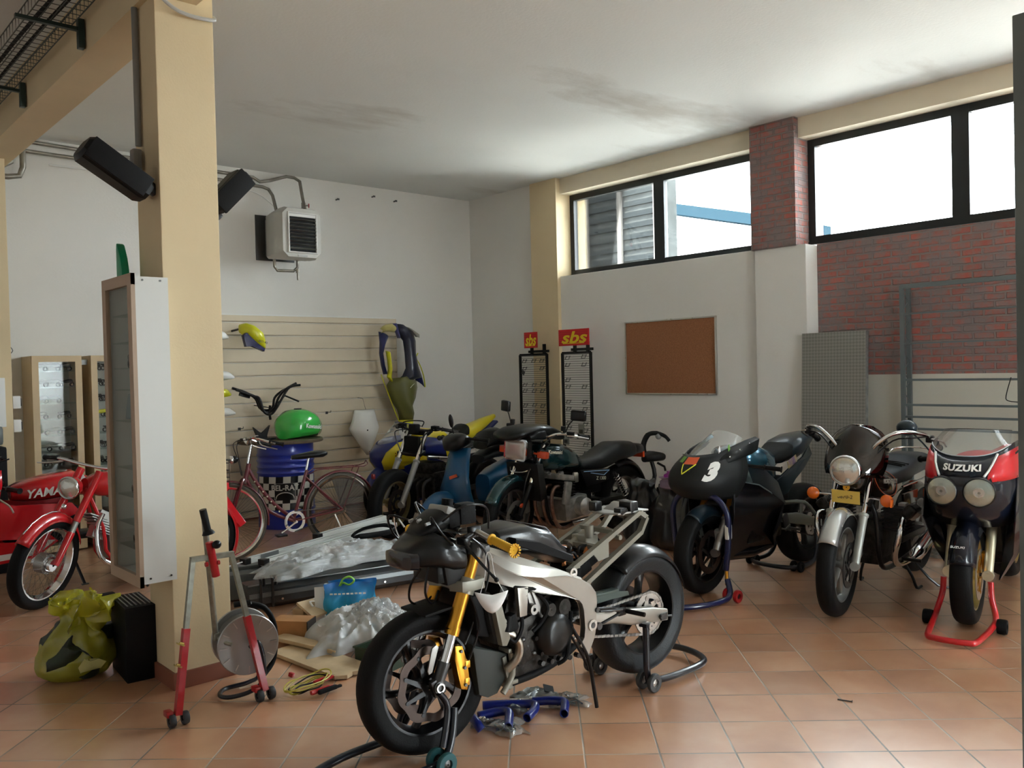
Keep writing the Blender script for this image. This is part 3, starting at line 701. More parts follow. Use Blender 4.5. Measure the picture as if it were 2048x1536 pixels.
# sub-frame: square tubes climbing to the tail
def sqtube(mb, p0, p1, w=.022, h=.028):
    p0, p1 = V(*p0), V(*p1); d = p1-p0; a = math.atan2(d.z, -d.x); b = math.atan2(d.y, math.hypot(d.x, d.z))
    x, y, dd = frame_from(d); mb.rings([[p+y*sx*w/2*1+x*sy*h/2 for sx, sy in ((-1, -1), (1, -1), (1, 1), (-1, 1))] for p in (p0, p1)])
sf = MB()
for s in (1, -1):
    sqtube(sf, (-.80, s*.12, .625), (-1.30, s*.11, .83)); sqtube(sf, (-.885, s*.135, .555), (-1.29, s*.125, .735)); sqtube(sf, (-1.285, s*.125, .73), (-1.345, s*.115, .80)); sqtube(sf, (-1.30, s*.11, .83), (-1.345, s*.115, .80))
    sf.prism([(-.95, .685), (-.99, .64), (-1.06, .65), (-1.06, .735)], (0, 0, 0), (1, 0, 0), (0, 0, 1), -s*.125-.003, -s*.125+.003)
    sf.cyl((-1.12, s*.12, .735), (-1.12, s*.15, .735), .012, seg=10)
sf.box((-1.12, 0, .757), (.03, .22, .02)).box((-.86, 0, .64), (.03, .24, .025)).box((-1.33, 0, .81), (.03, .23, .028)).box((-1.0, 0, .70), (.03, .22, .02))
sf.build('rear_subframe', GRYT, BA, smooth=False)
m = MB(); m.prism([(-1.16, -.10), (-1.34, -.12), (-1.36, .12), (-1.16, .10), (-1.13, .04), (-1.13, -.04)], (0, 0, .835), (1, 0, .0), (0, 1, 0), -.004, .004, bev=.001); m.box((-1.25, .02, .845), (.10, .14, .018), rot=(0, .38, 0), bev=.004); m.build('seat_plate', ALUD, BA)
for c_, s_ in (((-1.16, -.05, .86), (.05, .05, .05)), ((-1.27, .07, .855), (.06, .08, .06)), ((-1.20, .08, .845), (.05, .05, .035)), ((-1.33, -.02, .855), (.06, .04, .04))): MB().box(c_, s_, bev=.01).build('tail_clamp', BLK, BA)
m = MB(); m.box((-1.06, -.03, .70), (.09, .10, .08), bev=.012).cyl((-1.04, .02, .73), (-1.04, .02, .79), .022, seg=12).cyl((-.98, -.05, .69), (-1.08, -.05, .74), .02, seg=12); m.build('rear_reservoir', GRYT, BA)
# airbox and wiring behind it
m = MB().loft([(-.38, 0, .80, .05, .03, .03, 3), (-.42, 0, .815, .10, .045, .06, 3.5), (-.56, 0, .815, .135, .055, .08, 4), (-.68, 0, .785, .14, .05, .08, 4), (-.78, 0, .715, .13, .03, .06, 3.5), (-.80, 0, .70, .10, .01, .03, 3)], 28).build('airbox', mat('satin_black_airbox', (0.008, 0.009, 0.011), 0.3, coat=.3), BA, ang=35)
MB().strip([[V(-.60, y, .866), V(-.68, y*1.05, .842), V(-.775, y*.95, .758)] for y in (-.07, -.02, .04, .10)]).build('airbox_facet', mat('light_grey_facet', (0.42, 0.46, 0.50), 0.3), m, solid=.002)  # lighter grey facet laid over the sloping airbox top
MB().lathe([(.004, .006), (.014, .004), (.016, 0)], (-.70, .10, .812), (-.3, .3, 1), 12).build('airbox_screw', BLK, m)
MB().prism([(-.80, .705), (-.60, .79), (-.46, .83), (-.46, .80), (-.62, .74), (-.8, .67)], (0, 0, 0), (1, 0, 0), (0, 0, 1), -.155, .155, bev=.006).build('airbox_tray', BLKM, BA)
rw = random.Random(3)
for k, mm in enumerate([BLK, mat('orange_wire', (0.55, 0.18, 0.04), 0.5), BLK, PLB, BLK, SOFTB, PLB, MATS['orange_wire']]):
    p = V(-.82, -.07+.02*k, .64); L = [p]
    for q in range(4): L.append(V(-.86-.05*q+rw.uniform(-.02, .02), -.08+.022*k+rw.uniform(-.05, .05), .655+rw.uniform(-.03, .05)))
    MB().tube(L, .007 if mm != MATS['orange_wire'] else .010, seg=7, smooth=5).build('wire_loom', mm, BA)
m = MB(); m.box((-.93, .0, .61), (.12, .16, .09), rot=(0, .4, 0), bev=.015).box((-.86, .04, .60), (.09, .12, .08), bev=.015).box((-1.02, -.02, .62), (.10, .14, .05), rot=(0, .4, 0), bev=.01); m.build('battery', BLKM, BA)
fm = MB(); fender(fm, RX, RZ, .335, 52, 165, .20, edge=.25); fm.build('rear_fender', BLK, BA, solid=.004, ang=60)
# rear wheel, swingarm, chain
wheel(BA, 'rear_wheel', RX, RZ, .312, .18, .215, spokes=5, hub=.05, phase=.5, sw=.06, tm=RUBG, dsk=((-.07, .11, .07, 0),), dm=BROT, spr=(.085, .107, 43))
for s in (1, -1):
    m = MB(); m.loft([(-.93, s*.10, .372, .022, .028, .030, 5), (-1.08, s*.115, .365, .024, .034, .036, 5), (-1.18, s*.128, .345, .026, .038, .042, 6), (-1.34, s*.135, .322, .022, .036, .040, 6), (-1.45, s*.137, .302, .018, .028, .030, 6)], 20)
    if s > 0: m.box((-.93, 0, .37), (.06, .24, .05), bev=.01)
    sa = m.build('swingarm', SILF, BA, ang=35)
    m = MB(); m.box((-1.415, s*.158, .30), (.05, .01, .035), bev=.003).cyl((-1.39, s*.14, .303), (-1.39, s*.172, .303), .013, seg=6).cyl((-1.42, s*.158, .30), (-1.475, s*.158, .292), .005, seg=8); m.build('axle_adjuster', STL, sa)
    MB().lathe([(.006, 0), (.018, 0), (.018, .006), (.010, .010), (.010, .022), (.018, .026), (.018, .03), (.004, .03)], (-1.285, s*.16, .285), (0, s, 0), 18).build('paddock_bobbin', ALU, sa)
chain(BA, (-.80, .35), .038, (RX, RZ), .104, .085)
m = MB(); plate(m, [(-.90, .47), (-1.12, .47), (-1.22, .452), (-1.23, .43), (-1.10, .435), (-.92, .43)], .10, .006, 1, .001); m.box((-1.04, .09, .475), (.20, .05, .012), bev=.003); m.build('chain_guard', mat('dark_green_metal', (0.10, 0.13, 0.12), 0.3, .6), BA)
MB().box((-.905, .10, .475), (.04, .03, .016), bev=.004).build('red_tab', REDP, BA)
m = MB(); m.cyl((-.93, 0, .58), (-.96, 0, .38), .03, seg=16); spring(m, (-.93, 0, .58), (-.96, 0, .38), .042, .006, 6); m.build('rear_shock', STL, BA)
# foot rest plate, peg and gear lever
m = MB(); m.tube([(-.90, .20, .448), (-.98, .20, .435), (-1.07, .19, .40)], .008, seg=8).tube([(-.90, .20, .372), (-1.0, .2, .39), (-1.08, .19, .40)], .007, seg=8).cyl((-1.09, .17, .40), (-1.12, .29, .395), .011, seg=10).box((-1.07, .19, .40), (.05, .02, .035), bev=.005); m.tube([(-1.05, .215, .42), (-.97, .22, .43), (-.90, .215, .44)], .005, seg=6); m.build('footrest', BLK, BA)
m = MB(); m.tube([(-.74, .19, .40), (-.80, .20, .30), (-.83, .21, .22), (-.845, .22, .10), (-.85, .23, .02)], .009, seg=8, smooth=4).tube([(-.73, .20, .36), (-.79, .21, .26), (-.80, .22, .22)], .006, seg=6); m.build('side_stand', BLK, BA)
# engine
m = MB(); m.box((-.62, 0, .40), (.36, .30, .20), rot=(0, .2, 0), bev=.03).box((-.50, 0, .52), (.17, .26, .20), rot=(0, -.35, 0), bev=.02).box((-.46, 0, .585), (.17, .27, .06), rot=(0, -.35, 0), bev=.015).box((-.62, 0, .27), (.30, .22, .12), bev=.03).box((-.74, 0, .36), (.14, .26, .18), bev=.03)
en = m.build('engine', ENG, BA, ang=30)
m = MB(); m.lathe([(.002, .05), (.05, .048), (.085, .038), (.098, .01), (.10, -.02)], (-.655, .16, .385), (0, 1, 0), 36); [m.cyl((-.655+.105*math.cos(a), .14, .385+.105*math.sin(a)), (-.655+.105*math.cos(a), .172, .385+.105*math.sin(a)), .010, seg=8) for a in [k*math.pi/4 for k in range(8)]]; m.build('clutch_cover', mat('black_engine_cover', (0.012, 0.012, 0.012), 0.28, .4), en, ang=50)
m = MB(); m.lathe([(.002, .04), (.035, .04), (.05, .02), (.052, -.02)], (-.705, .15, .495), (0, 1, 0), 24).lathe([(.002, .03), (.028, .03), (.035, 0)], (-.62, .165, .50), (0, 1, 0), 20); m.build('generator_cover', ENG, en, ang=50)
m = MB(); m.lathe([(.008, .02), (.022, .02), (.024, 0), (.024, -.04)], (-.535, .16, .515), (0, 1, 0), 20).box((-.545, .14, .545), (.035, .03, .09), rot=(0, .3, 0), bev=.005).prism([(-.53, .60), (-.58, .47), (-.61, .46), (-.56, .61)], (0, 0, 0), (1, 0, 0), (0, 0, 1), -.165, -.145, bev=.004); m.build('engine_mount', ALUD, en)
for k in range(5): MB().cyl((-.60-.055*k, .13, .26-.004*k), (-.60-.055*k, .155, .26-.004*k), .012, seg=8).build('engine_bolt', STL, en)
for k in range(12): MB().ell((-.46-.03*k, .14+.01*(k % 2), .30+.018*((k*5) % 7)), (.014, .012, .012), 8).build('engine_bolt', STL, en)
hoses(BA, [[(-.56, .17, .58), (-.60, .19, .52), (-.58, .18, .46), (-.53, .17, .42)], [(-.60, .16, .55), (-.66, .18, .57), (-.72, .17, .54), (-.76, .16, .48)], [(-.76, .17, .46), (-.73, .19, .38), (-.70, .20, .28), (-.66, .18, .25)], [(-.46, .16, .55), (-.47, .17, .46), (-.43, .17, .40), (-.40, .16, .42)], [(-.42, .12, .63), (-.46, .17, .62), (-.55, .17, .60), (-.68, .16, .565)]], .009, SOFTB, 'hose')
m = MB(); m.tube([(-.36, .13, .435), (-.42, .145, .43), (-.455, .15, .40), (-.47, .15, .36), (-.46, .14, .31), (-.42, .12, .27)], .019, seg=14, smooth=5); m.tube([(-.40, .05, .45), (-.46, .06, .40), (-.46, .05, .32), (-.42, .05, .26)], .019, seg=14, smooth=5); m.tube([(-.36, .13, .435), (-.345, .13, .437)], .021, seg=14); m.build('exhaust_header', mat('tarnished_exhaust', (0.42, 0.38, 0.32), 0.32, .95, var=.3, vscale=14), BA)
m = MB(); m.box((-.42, .15, .48), (.05, .05, .07), rot=(0, .3, 0), bev=.01).cyl((-.40, .16, .51), (-.38, .17, .45), .022, seg=14); m.build('water_elbow', SOFTB, BA)
# radiator and bottom catch tank
m = MB(); m.prism([(-.315, .625), (-.285, .615), (-.335, .405), (-.365, .395)], (0, 0, 0), (1, 0, 0), (0, 0, 1), -.15, .15, bev=.004); rd = m.build('radiator', mat('dark_radiator_core', (0.02, 0.022, 0.022), 0.6, bump=.6, bscale=260), BA)
for s in (1, -1): MB().prism([(-.30, .625), (-.345, .60), (-.395, .425), (-.375, .395), (-.35, .40)], (0, 0, 0), (1, 0, 0), (0, 0, 1), -s*.165-.017, -s*.165+.017, bev=.006).cyl((-.36, s*.165, .50), (-.39, s*.165, .49), .014, seg=10).build('radiator_tank', GRYT, rd)
MB().cyl((-.30, -.10, .60), (-.27, .12, .68), .012, seg=8).build('radiator_bracket', STL, rd)
TANKM = mat('dark_green_grey_plastic', (0.035, 0.042, 0.038), 0.4)
ct = MB().prism([(-.255, .41), (-.40, .345), (-.445, .33), (-.44, .235), (-.385, .17), (-.335, .165), (-.285, .19)], (0, 0, 0), (1, 0, 0), (0, 0, 1), -.10, .12, bev=.012).build('bottom_catch_tank', TANKM, BA)
m = MB(); m.tube([(-.452, .115, .335), (-.455, .115, .24), (-.40, .115, .172)], .014, seg=12, smooth=3).tube([(-.452, .06, .335), (-.455, .06, .24), (-.40, .06, .172)], .014, seg=12, smooth=3).box((-.435, .08, .25), (.02, .06, .15), rot=(0, .25, 0)).box((-.455, .09, .345), (.05, .07, .02), bev=.005).box((-.46, .09, .205), (.05, .06, .018), bev=.005); m.build('tank_seam', GRYT, ct)
MB().prism([(-.24, .62), (-.29, .615), (-.325, .43), (-.26, .45)], (0, 0, 0), (1, 0, 0), (0, 0, 1), -.13, .13, bev=.01).build('radiator_shroud', SOFTB, BA)
MB().tube([(-.46, .10, .20), (-.60, .10, .205), (-.75, .09, .225), (-.86, .08, .26)], .018, seg=10, smooth=4).build('lower_frame_rail', SOFTB, BA)

# dust mask hanging from the clutch lever
MK = mat('white_mask_fabric', (0.85, 0.85, 0.84), 0.85, bump=.1)
fm_ = thing('face_mask', 'white cup dust mask hung by its cords from the front motorcycle lever', 'mask', (2.165, 2.56, 0.672), -.6)
rows = [[V(.066*u-.006, -.032*(1-u*u)*math.sin(math.pi*(.15+.7*q)), .028+.012*abs(u)-(.068*(1-abs(u)**2.2)+.004)*q) for u in [-1+2*j/14 for j in range(15)]] for q in [i/8 for i in range(9)]]
MB().strip(rows).build('mask_cup', MK, fm_, solid=.003, ang=80)
m = MB(); m.tube([(-.05, 0, .03), (-.03, .0, .10), (-.02, .02, .175), (-.01, .03, .185), (.0, .02, .17), (.01, 0, .10), (.045, 0, .03)], .0016, seg=6, smooth=5); m.build('mask_cord', MK, fm_)

# paddock stands
def stand_wheel(root, p, r, m, ax=(0, 1, 0), w=.022, hubm=None):
    o = MB().lathe([(r*.45, -w/2), (r*.94, -w/2), (r, -w*.3), (r, w*.3), (r*.94, w/2), (r*.45, w/2)], p, ax, 28, closed=True).build('stand_wheel', m, root)
    h = MB(); a = V(*ax).normalized()
    h.lathe([(.003, w*.35), (r*.2, w*.35), (r*.25, w*.1), (r*.5, w*.1), (r*.5, -w*.1), (r*.2, -w*.35), (.003, -w*.35)], p, ax, 18)
    h.build('wheel_hub', hubm or STL, o); return o
PADK = mat('gloss_black_stand_paint', (0.006, 0.008, 0.014), 0.28, coat=.3)
st = thing('paddock_stand', 'black tubular rear paddock stand under the silver framed front motorcycle', 'stand', (3.26, 2.85, 0))
# local axes: x away from the camera side of the wheel base (world x), y world y
m = MB()
m.tube([(-.02, -.165, .32), (-.02, -.17, .06), (.03, -.185, .04), (.20, -.20, .035), (.40, -.19, .035), (.47, -.12, .04), (.49, 0, .045), (.47, .12, .04), (.40, .19, .035), (.20, .20, .035), (.03, .185, .04), (-.02, .17, .06), (-.02, .165, .32)], .017, seg=12, smooth=4)
m.build('stand_frame', PADK, st)
for s in (-1, 1):
    MB().box((-.02, s*.165, .32), (.05, .05, .02), bev=.004).box((-.02, s*.145, .33), (.05, .006, .04), bev=.002).build('stand_hook', PADK, st)
    for q in (-.035, .035): stand_wheel(st, (-.02, s*.175+q, .045), .045, mat('dark_grey_wheel', (0.05, 0.055, 0.06), 0.4), hubm=ALU)
st = thing('paddock_stand', 'black front paddock stand with blue rimmed roller under the nearest front wheel', 'stand', (1.97, 2.874, 0))
m = MB(); m.tube([(.13, -.13, .22), (.10, -.15, .12), (.05, -.17, .05), (-.02, -.17, .035), (-.22, -.16, .035), (-.40, -.10, .035), (-.45, 0, .035), (-.40, .10, .035), (-.22, .16, .035), (-.02, .17, .035), (.05, .17, .05), (.10, .15, .12), (.13, .13, .22)], .017, seg=12, smooth=4); m.build('stand_frame', PADK, st)
for s in (-1, 1): MB().tube([(.055, s*.135, .30), (.09, s*.14, .23), (.05, s*.155, .09)], .014, seg=10, smooth=4).build('stand_arm', PADK, st)
for s in (-1, 1): 
    for q in (-.035, .035): stand_wheel(st, (.03, s*.17+q, .045), .045, mat('teal_stand_wheel', (0.02, 0.09, 0.10), 0.35), hubm=STL)
# ------------------------------------------------------------------ shared pieces for the parked bikes
def place(name, label, X, Y, hd, lean=0.0, cat='motorcycle', z=0.0):
    r = thing(name, label, cat, (X, Y, z)); r.rotation_mode = 'ZYX'; r.rotation_euler = (lean, 0, math.radians(hd)); return r
def forks(root, top, axle, sep, r0, m0, r1, m1, split=.5, name='fork_leg', gaiter=None):
    t, a = V(top[0], 0, top[1]), V(axle[0], 0, axle[1]); mid = t+(a-t)*split; out = []
    for s in (1, -1):
        o = V(0, s*sep, 0)
        l = MB().cyl(t+o, mid+o, r0, seg=16).build(name, m0, root)
        m = MB().cyl(mid+o, a+o, r1, r1*.92, seg=16).cyl(a+o+V(-.015, 0, 0), a+o+V(.02, 0, 0), r1*1.1, seg=12).lathe([(r1*.9, 0), (r1*1.15, .004), (r1*1.15, .02), (r1*.9, .026)], mid+o-(a-t).normalized()*.01, a-t, 16)
        m.build('fork_slider', m1, l); out.append(l)
    MB().cyl((axle[0], -sep, axle[1]), (axle[0], sep, axle[1]), .01, seg=10).build('axle', STL, root)
    for q in (.06, .75): MB().box(t+(mid-t)*q+V(-.02, 0, 0), (.09, sep*2+.07, .028), rot=(0, .4, 0), bev=.008).build('fork_clamp', BLK, root)
    return out
def caliper(root, x, y, z, m=None, s=1, a=0.3):
    return MB().box((x, y, z), (.05, .05, .11), rot=(0, a, 0), bev=.012).box((x+.004, y+s*.02, z), (.036, .02, .08), rot=(0, a, 0), bev=.006).build('brake_caliper', m or STL, root)
def mirror(root, p0, p1, size=(.012, .075, .045), m=None, rot=(0, 0, 0), square=True, mid=None):
    pts = [p0] + ([mid] if mid else []) + [p1]
    st = MB().tube(pts, .0055, seg=8, smooth=4).build('mirror_stem', m or BLK, root)
    h = MB()
    if square: h.box(p1, (size[0]*2, size[1]*2, size[2]*2), rot=rot, bev=min(size)*.9)
    else: h.ell(p1, size, 18, rot)
    hh = h.build('mirror', m or BLK, root, ang=60)
    return hh
def side_stand(root, p, q):
    MB().tube([p, q], .011, seg=8).box((q[0], q[1], q[2]+.004), (.05, .03, .008)).build('side_stand', BLK, root)

# ------------------------------------------------------------------ big dark green six cylinder tourer
ZG = mat('dark_green_metallic', (0.004, 0.035, 0.042), 0.2, .3, coat=.8)
RLENS = mat('red_orange_lens', (0.62, 0.07, 0.02), 0.2, coat=.5)
B = place('motorcycle', 'dark green six cylinder tourer with square headlight, between the scooter and number 3 bike', 4.75, 5.5, 180)
with steer(14, (-.3, 0, .7)):
    wheel(B, 'front_wheel', -.10, .33, .33, .11, .24, rm=mat('dark_rim_with_bright_edge', (0.12, .12, .12), .3, .9), spokes=5, dsk=((.07, .14, .09, 0), (-.07, .14, .09, 0)), sw=.05)
    MB().lathe([(.236, -.047), (.246, -.050), (.236, -.043)], (-.1, 0, .33), (0, 1, 0), 48, closed=True).lathe([(.236, .047), (.246, .050), (.236, .043)], (-.1, 0, .33), (0, 1, 0), 48, closed=True).build('rim_edge', CHR, B)
    forks(B, (-.42, .92), (-.10, .33), .105, .02, CHR, .027, BLK, .55)
    m = MB(); fender(m, -.1, .33, .352, 25, 165, .135); m.build('front_fender', ZG, B, solid=.003, ang=60)
    for s in (1, -1): MB().ell((-.12, s*.11, .43), (.03, .008, .02), 12).build('reflector', RLENS, B); caliper(B, -.22, s*.085, .40, ALUD)
    hl = MB().rings([[V(x, sy*a, .895+sz*b) for sy, sz in ((-1, -.8), (-.85, -1), (.85, -1), (1, -.8), (1, .8), (.85, 1), (-.85, 1), (-1, .8))] for x, a, b in ((-.30, .04, .04), (-.26, .09, .075), (-.16, .108, .088), (-.145, .108, .088))]).build('headlight', BLK, B)
    MB().rings([[V(x, sy*a, .895+sz*b) for sy, sz in ((-1, -.8), (-.85, -1), (.85, -1), (1, -.8), (1, .8), (.85, 1), (-.85, 1), (-1, .8))] for x, a, b in ((-.150, .113, .093), (-.132, .113, .093), (-.130, .098, .078), (-.14, .096, .076))], False, False).build('lamp_ring', CHR, hl)
    MB().rings([[V(x, sy*a, .895+sz*b) for sy, sz in ((-1, -.8), (-.85, -1), (.85, -1), (1, -.8), (1, .8), (.85, 1), (-.85, 1), (-1, .8))] for x, a, b in ((-.142, .098, .078), (-.134, .09, .07), (-.13, .05, .04))]).build('headlight_glass', mat('warm_reflector_glass', (0.55, 0.50, 0.46), .22, .6, coat=1, bump=.12, bscale=12), hl)
    for s in (1, -1):
        a = MB().cyl((-.28, s*.10, .86), (-.27, s*.16, .86), .01, seg=8).box((-.27, s*.20, .86), (.06, .095, .062), bev=.016).build('indicator', RLENS, B)
    m = MB(); m.loft([(-.20, 0, 1.0, .11, .03, .03, 4), (-.26, 0, 1.02, .15, .045, .04, 4), (-.36, 0, 1.02, .16, .05, .05, 4), (-.42, 0, 1.0, .13, .04, .04, 4)], 24); m.build('instrument_housing', PLB, B, ang=35)
    m = MB(); m.tube([(-.66, .40, 1.0), (-.55, .36, 1.02), (-.45, .24, 1.03), (-.40, .1, .99), (-.40, -.1, .99), (-.45, -.24, 1.03), (-.55, -.36, 1.02), (-.66, -.40, 1.0)], .0125, seg=10, smooth=5); hb = m.build('handlebar', CHR, B)
    for s in (1, -1):
        grip(hb, (-.55, s*.365, 1.02), (-.67, s*.405, .998), .018); MB().box((-.50, s*.32, 1.03), (.05, .06, .05), bev=.01).cyl((-.46, s*.27, 1.06), (-.46, s*.27, 1.10), .022, seg=12).build('switch_housing', PLB, hb)
        MB().tube([(-.46, s*.31, 1.02), (-.50, s*.38, 1.02), (-.61, s*.44, 1.0)], .006, seg=8, smooth=4).build('lever', ALU, hb)
    mirror(B, (-.47, .29, 1.05), (-.45, .42, 1.21), (.02, .07, .046), mid=(-.46, .33, 1.13), rot=(0, 0, .2)); mirror(B, (-.47, -.29, 1.05), (-.47, -.36, 1.21), (.02, .055, .05), mid=(-.46, -.31, 1.13), rot=(0, 0, -.3))
m = MB(); m.loft([(-.05, 0, .99, .05, .02, .02), (-.10, -.02, 1.01, .16, .05, .05), (-.20, -.02, 1.03, .19, .055, .05), (-.34, 0, 1.05, .17, .05, .05), (-.5, 0, 1.04, .16, .045, .06), (-.66, 0, .99, .13, .03, .05), (-.72, 0, .96, .08, .01, .03)], 24)
m.build('cockpit_cover', mat('black_vinyl_cover', (0.005, .006, .006), .35, coat=.2, spec=.3), B, ang=50)
m = MB(); m.loft([(-.36, 0, .80, .06, .08, .08, 3), (-.40, 0, .80, .13, .11, .11, 3), (-.50, 0, .795, .175, .125, .12, 3.2), (-.68, 0, .775, .18, .125, .11, 3), (-.82, 0, .74, .14, .10, .08, 2.8), (-.93, 0, .69, .09, .07, .03, 2.6)], 32); tk = m.build('fuel_tank', ZG, B, ang=60)
MB().lathe([(.002, .012), (.03, .01), (.034, 0)], (-.55, 0, .918), (-.1, 0, 1), 20).build('filler_cap', CHR, tk)
BADGE = mat('cream_badge_letters', (0.8, 0.78, 0.66), .35)
MB().box((-.50, .178, .845), (.20, .006, .034), rot=(0, -.10, 0)).build('badge_bar', mat('dark_badge', (0.02, .03, .03), .3), tk)
for s in (1, -1): text('tank_lettering', 'Kawasaki', .046, BADGE, tk, (-.50, s*.183, .845), (-s, 0, -.1*s), (-.1*1, 0, 1), .001, sx=1.0, bold=.0012)
m = MB(); m.loft([(-.86, 0, .69, .07, .04, .04, 3), (-.95, 0, .68, .13, .055, .06, 3.4), (-1.15, 0, .69, .15, .065, .07, 3.6), (-1.28, 0, .73, .15, .09, .09, 3.4), (-1.40, 0, .765, .15, .10, .09, 3.2), (-1.62, 0, .77, .14, .085, .07, 3.2), (-1.70, 0, .76, .10, .05, .05, 3)], 28); st_ = m.build('seat', SEATM, B, ang=60)
m = MB(); m.loft([(-1.50, 0, .73, .12, .07, .06, 3), (-1.68, 0, .77, .12, .065, .05, 3), (-1.79, 0, .77, .10, .05, .05, 3), (-1.80, 0, .76, .09, .04, .04, 3)], 24); m.build('tail_cowl', BLK, B, ang=50)
m = MB(); m.box((-1.83, 0, .71), (.03, .14, .06), bev=.008); m.build('tail_light', RLENS, B)
m = MB(); fender(m, -1.54, .33, .37, 70, 185, .17); m.build('rear_fender', BLK, B, solid=.004, ang=60)
wheel(B, 'rear_wheel', -1.54, .32, .32, .14, .21, rm=MATS['dark_rim_with_bright_edge'], spokes=5, sw=.06, dsk=((-.08, .13, .09, 0),))
for s in (1, -1):
    m = MB(); plate(m, [(-.82, .655), (-1.22, .635), (-1.20, .54), (-1.12, .52), (-.90, .50)], .17, .02, s, .006); sc = m.build('side_cover', BLK, B)
    MB().tube([(-.86, s*.173, .64), (-1.20, s*.173, .622), (-1.13, s*.173, .585), (-.95, s*.173, .62)], .004, seg=6).build('trim_stripe', mat('pale_blue_stripe', (0.25, .42, .7), .4), sc)
    text('side_lettering', 'Z 1300', .045, BADGE, sc, (-1.09, s*.173, .558), (-s, 0, -.08*s), (-.08, 0, 1), .001)
    MB().cyl((-1.25, s*.19, .60), (-1.42, s*.20, .33), .014, seg=10).build('rear_shock', BLK, B)
    m = MB(); spring(m, (-1.27, s*.19, .57), (-1.39, s*.20, .37), .026, .005, 9); m.build('shock_spring', CHR, B)
    m = MB(); m.lathe([(.02, 0), (.045, .05), (.052, .12), (.052, .45), (.045, .52), (.03, .53)], (-1.05, s*.22, .24), (-1, 0, .10), 20); m.tube([(-.70, s*.16, .20), (-.9, s*.2, .215), (-1.06, s*.22, .24)], .024, seg=12, smooth=4); m.build('muffler', CHR, B)
MB().box((-1.35, 0, .33), (.42, .20, .05), bev=.015).build('swingarm', BLK, B)
m = MB(); m.box((-1.02, 0, .52), (.30, .22, .2), bev=.03).box((-.9, 0, .36), (.22, .26, .2), bev=.03); m.build('airbox', BLKM, B)
BRT = mat('polished_grey_cases', (0.52, .52, .50), .35, .7, var=.35, vscale=20)
m = MB(); m.box((-.72, 0, .34), (.30, .44, .20), rot=(0, .1, 0), bev=.035).lathe([(.002, .075), (.05, .07), (.078, .05), (.085, 0), (.085, -.05)], (-.76, .24, .35), (0, 1, 0), 28); eg = m.build('engine', BRT, B, ang=45)
m = MB(); fins(m, (-.54, 0, .53), (.15, .60, .14), 5); m.build('cylinder_block', ENG, eg, smooth=False)
m = MB(); m.box((-.52, 0, .63), (.16, .62, .05), rot=(0, -.15, 0), bev=.015)
for k in range(6): m.cyl((-.47, -.26+.104*k, .635), (-.44, -.26+.104*k, .665), .018, seg=10)
m.box((-.50, .31, .50), (.07, .04, .20), rot=(0, -.2, 0), bev=.01); m.build('cylinder_head', BRT, eg)
m = MB()
for k in range(3): m.lathe([(.02, 0), (.028, .01), (.028, .05), (.02, .06)], (-.66, -.10+.18*k, .60), (0, 0, 1), 12)
m.box((-.68, .14, .59), (.09, .2, .05), bev=.01); m.build('carburettor', BRT, eg)
EXR = mat('rusty_chrome_pipe', (0.30, .19, .15), .3, .9, var=.4, vscale=20)
for k in range(6):
    y = -.26+.104*k
    MB().tube([(-.46, y, .56), (-.40, y, .55), (-.365, y, .48), (-.37, y, .36), (-.43, y*.95, .24), (-.55, y*.8, .18), (-.72, .16 if y > 0 else -.16, .19)], .0165, seg=10, smooth=5).build('exhaust_pipe', EXR, B)
m = MB(); m.prism([(-.26, .76), (-.33, .76), (-.37, .47), (-.30, .44)], (0, 0, 0), (1, 0, 0), (0, 0, 1), -.20, .20, bev=.008); m.build('radiator', mat('black_radiator', (0.008, .008, .008), .5), B)
for s in (1, -1):
    MB().tube([(-.33, s*.06, .86), (-.36, s*.15, .66), (-.42, s*.16, .30), (-.55, s*.15, .20), (-.9, s*.15, .20)], .017, seg=10, smooth=4).build('frame_tube', BLK, B)
MB().tube([(-.24, -.12, .72), (-.20, -.06, .69), (-.22, .06, .69), (-.28, .12, .72)], .005, seg=6, smooth=4).build('chrome_trim', CHR, B)
side_stand(B, (-.9, .12, .2), (-.95, .26, .01))
hoses(B, [[(-.45, .25, 1.0), (-.30, .24, .93), (-.30, .14, .78), (-.35, .12, .70)], [(-.45, -.25, 1.0), (-.28, -.22, .95), (-.28, -.12, .8)], [(-.32, .1, .8), (-.22, .11, .65), (-.18, .1, .5)]], .006)

# ------------------------------------------------------------------ matt black racer number 3
MBK = mat('matt_black_fairing', (0.011, .012, .0125), .5, spec=.3)
NVY = mat('satin_blue_black_panel', (0.006, .018, .030), .28, .2, coat=.3)
CLR = thin_glass('clear_windscreen', (.93, .95, .94), .08, .05, haze=.22, hazecol=(.75, .78, .78))
B = place('motorcycle', 'black racing motorcycle with white number 3 and clear screen on a blue stand', 4.85, 3.55, 180)
with steer(4, (-.3, 0, .6)):
    wheel(B, 'front_wheel', -.05, .295, .295, .12, .215, spokes=3, hub=.035, sw=.07, dsk=((.06, .15, .105, 0), (-.06, .15, .105, 0)), dm=BROT, phase=.9)
    forks(B, (-.38, .86), (-.05, .295), .10, .024, GOLD, .027, ALUD, .62)
    for s in (1, -1): caliper(B, -.13, s*.08, .39, mat('pale_grey_metal', (.42, .43, .42), .4, .6), s)
    m = MB(); fender(m, -.05, .295, .318, 58, 150, .14, edge=.5); m.build('front_fender', NVY, B, solid=.003, ang=60)
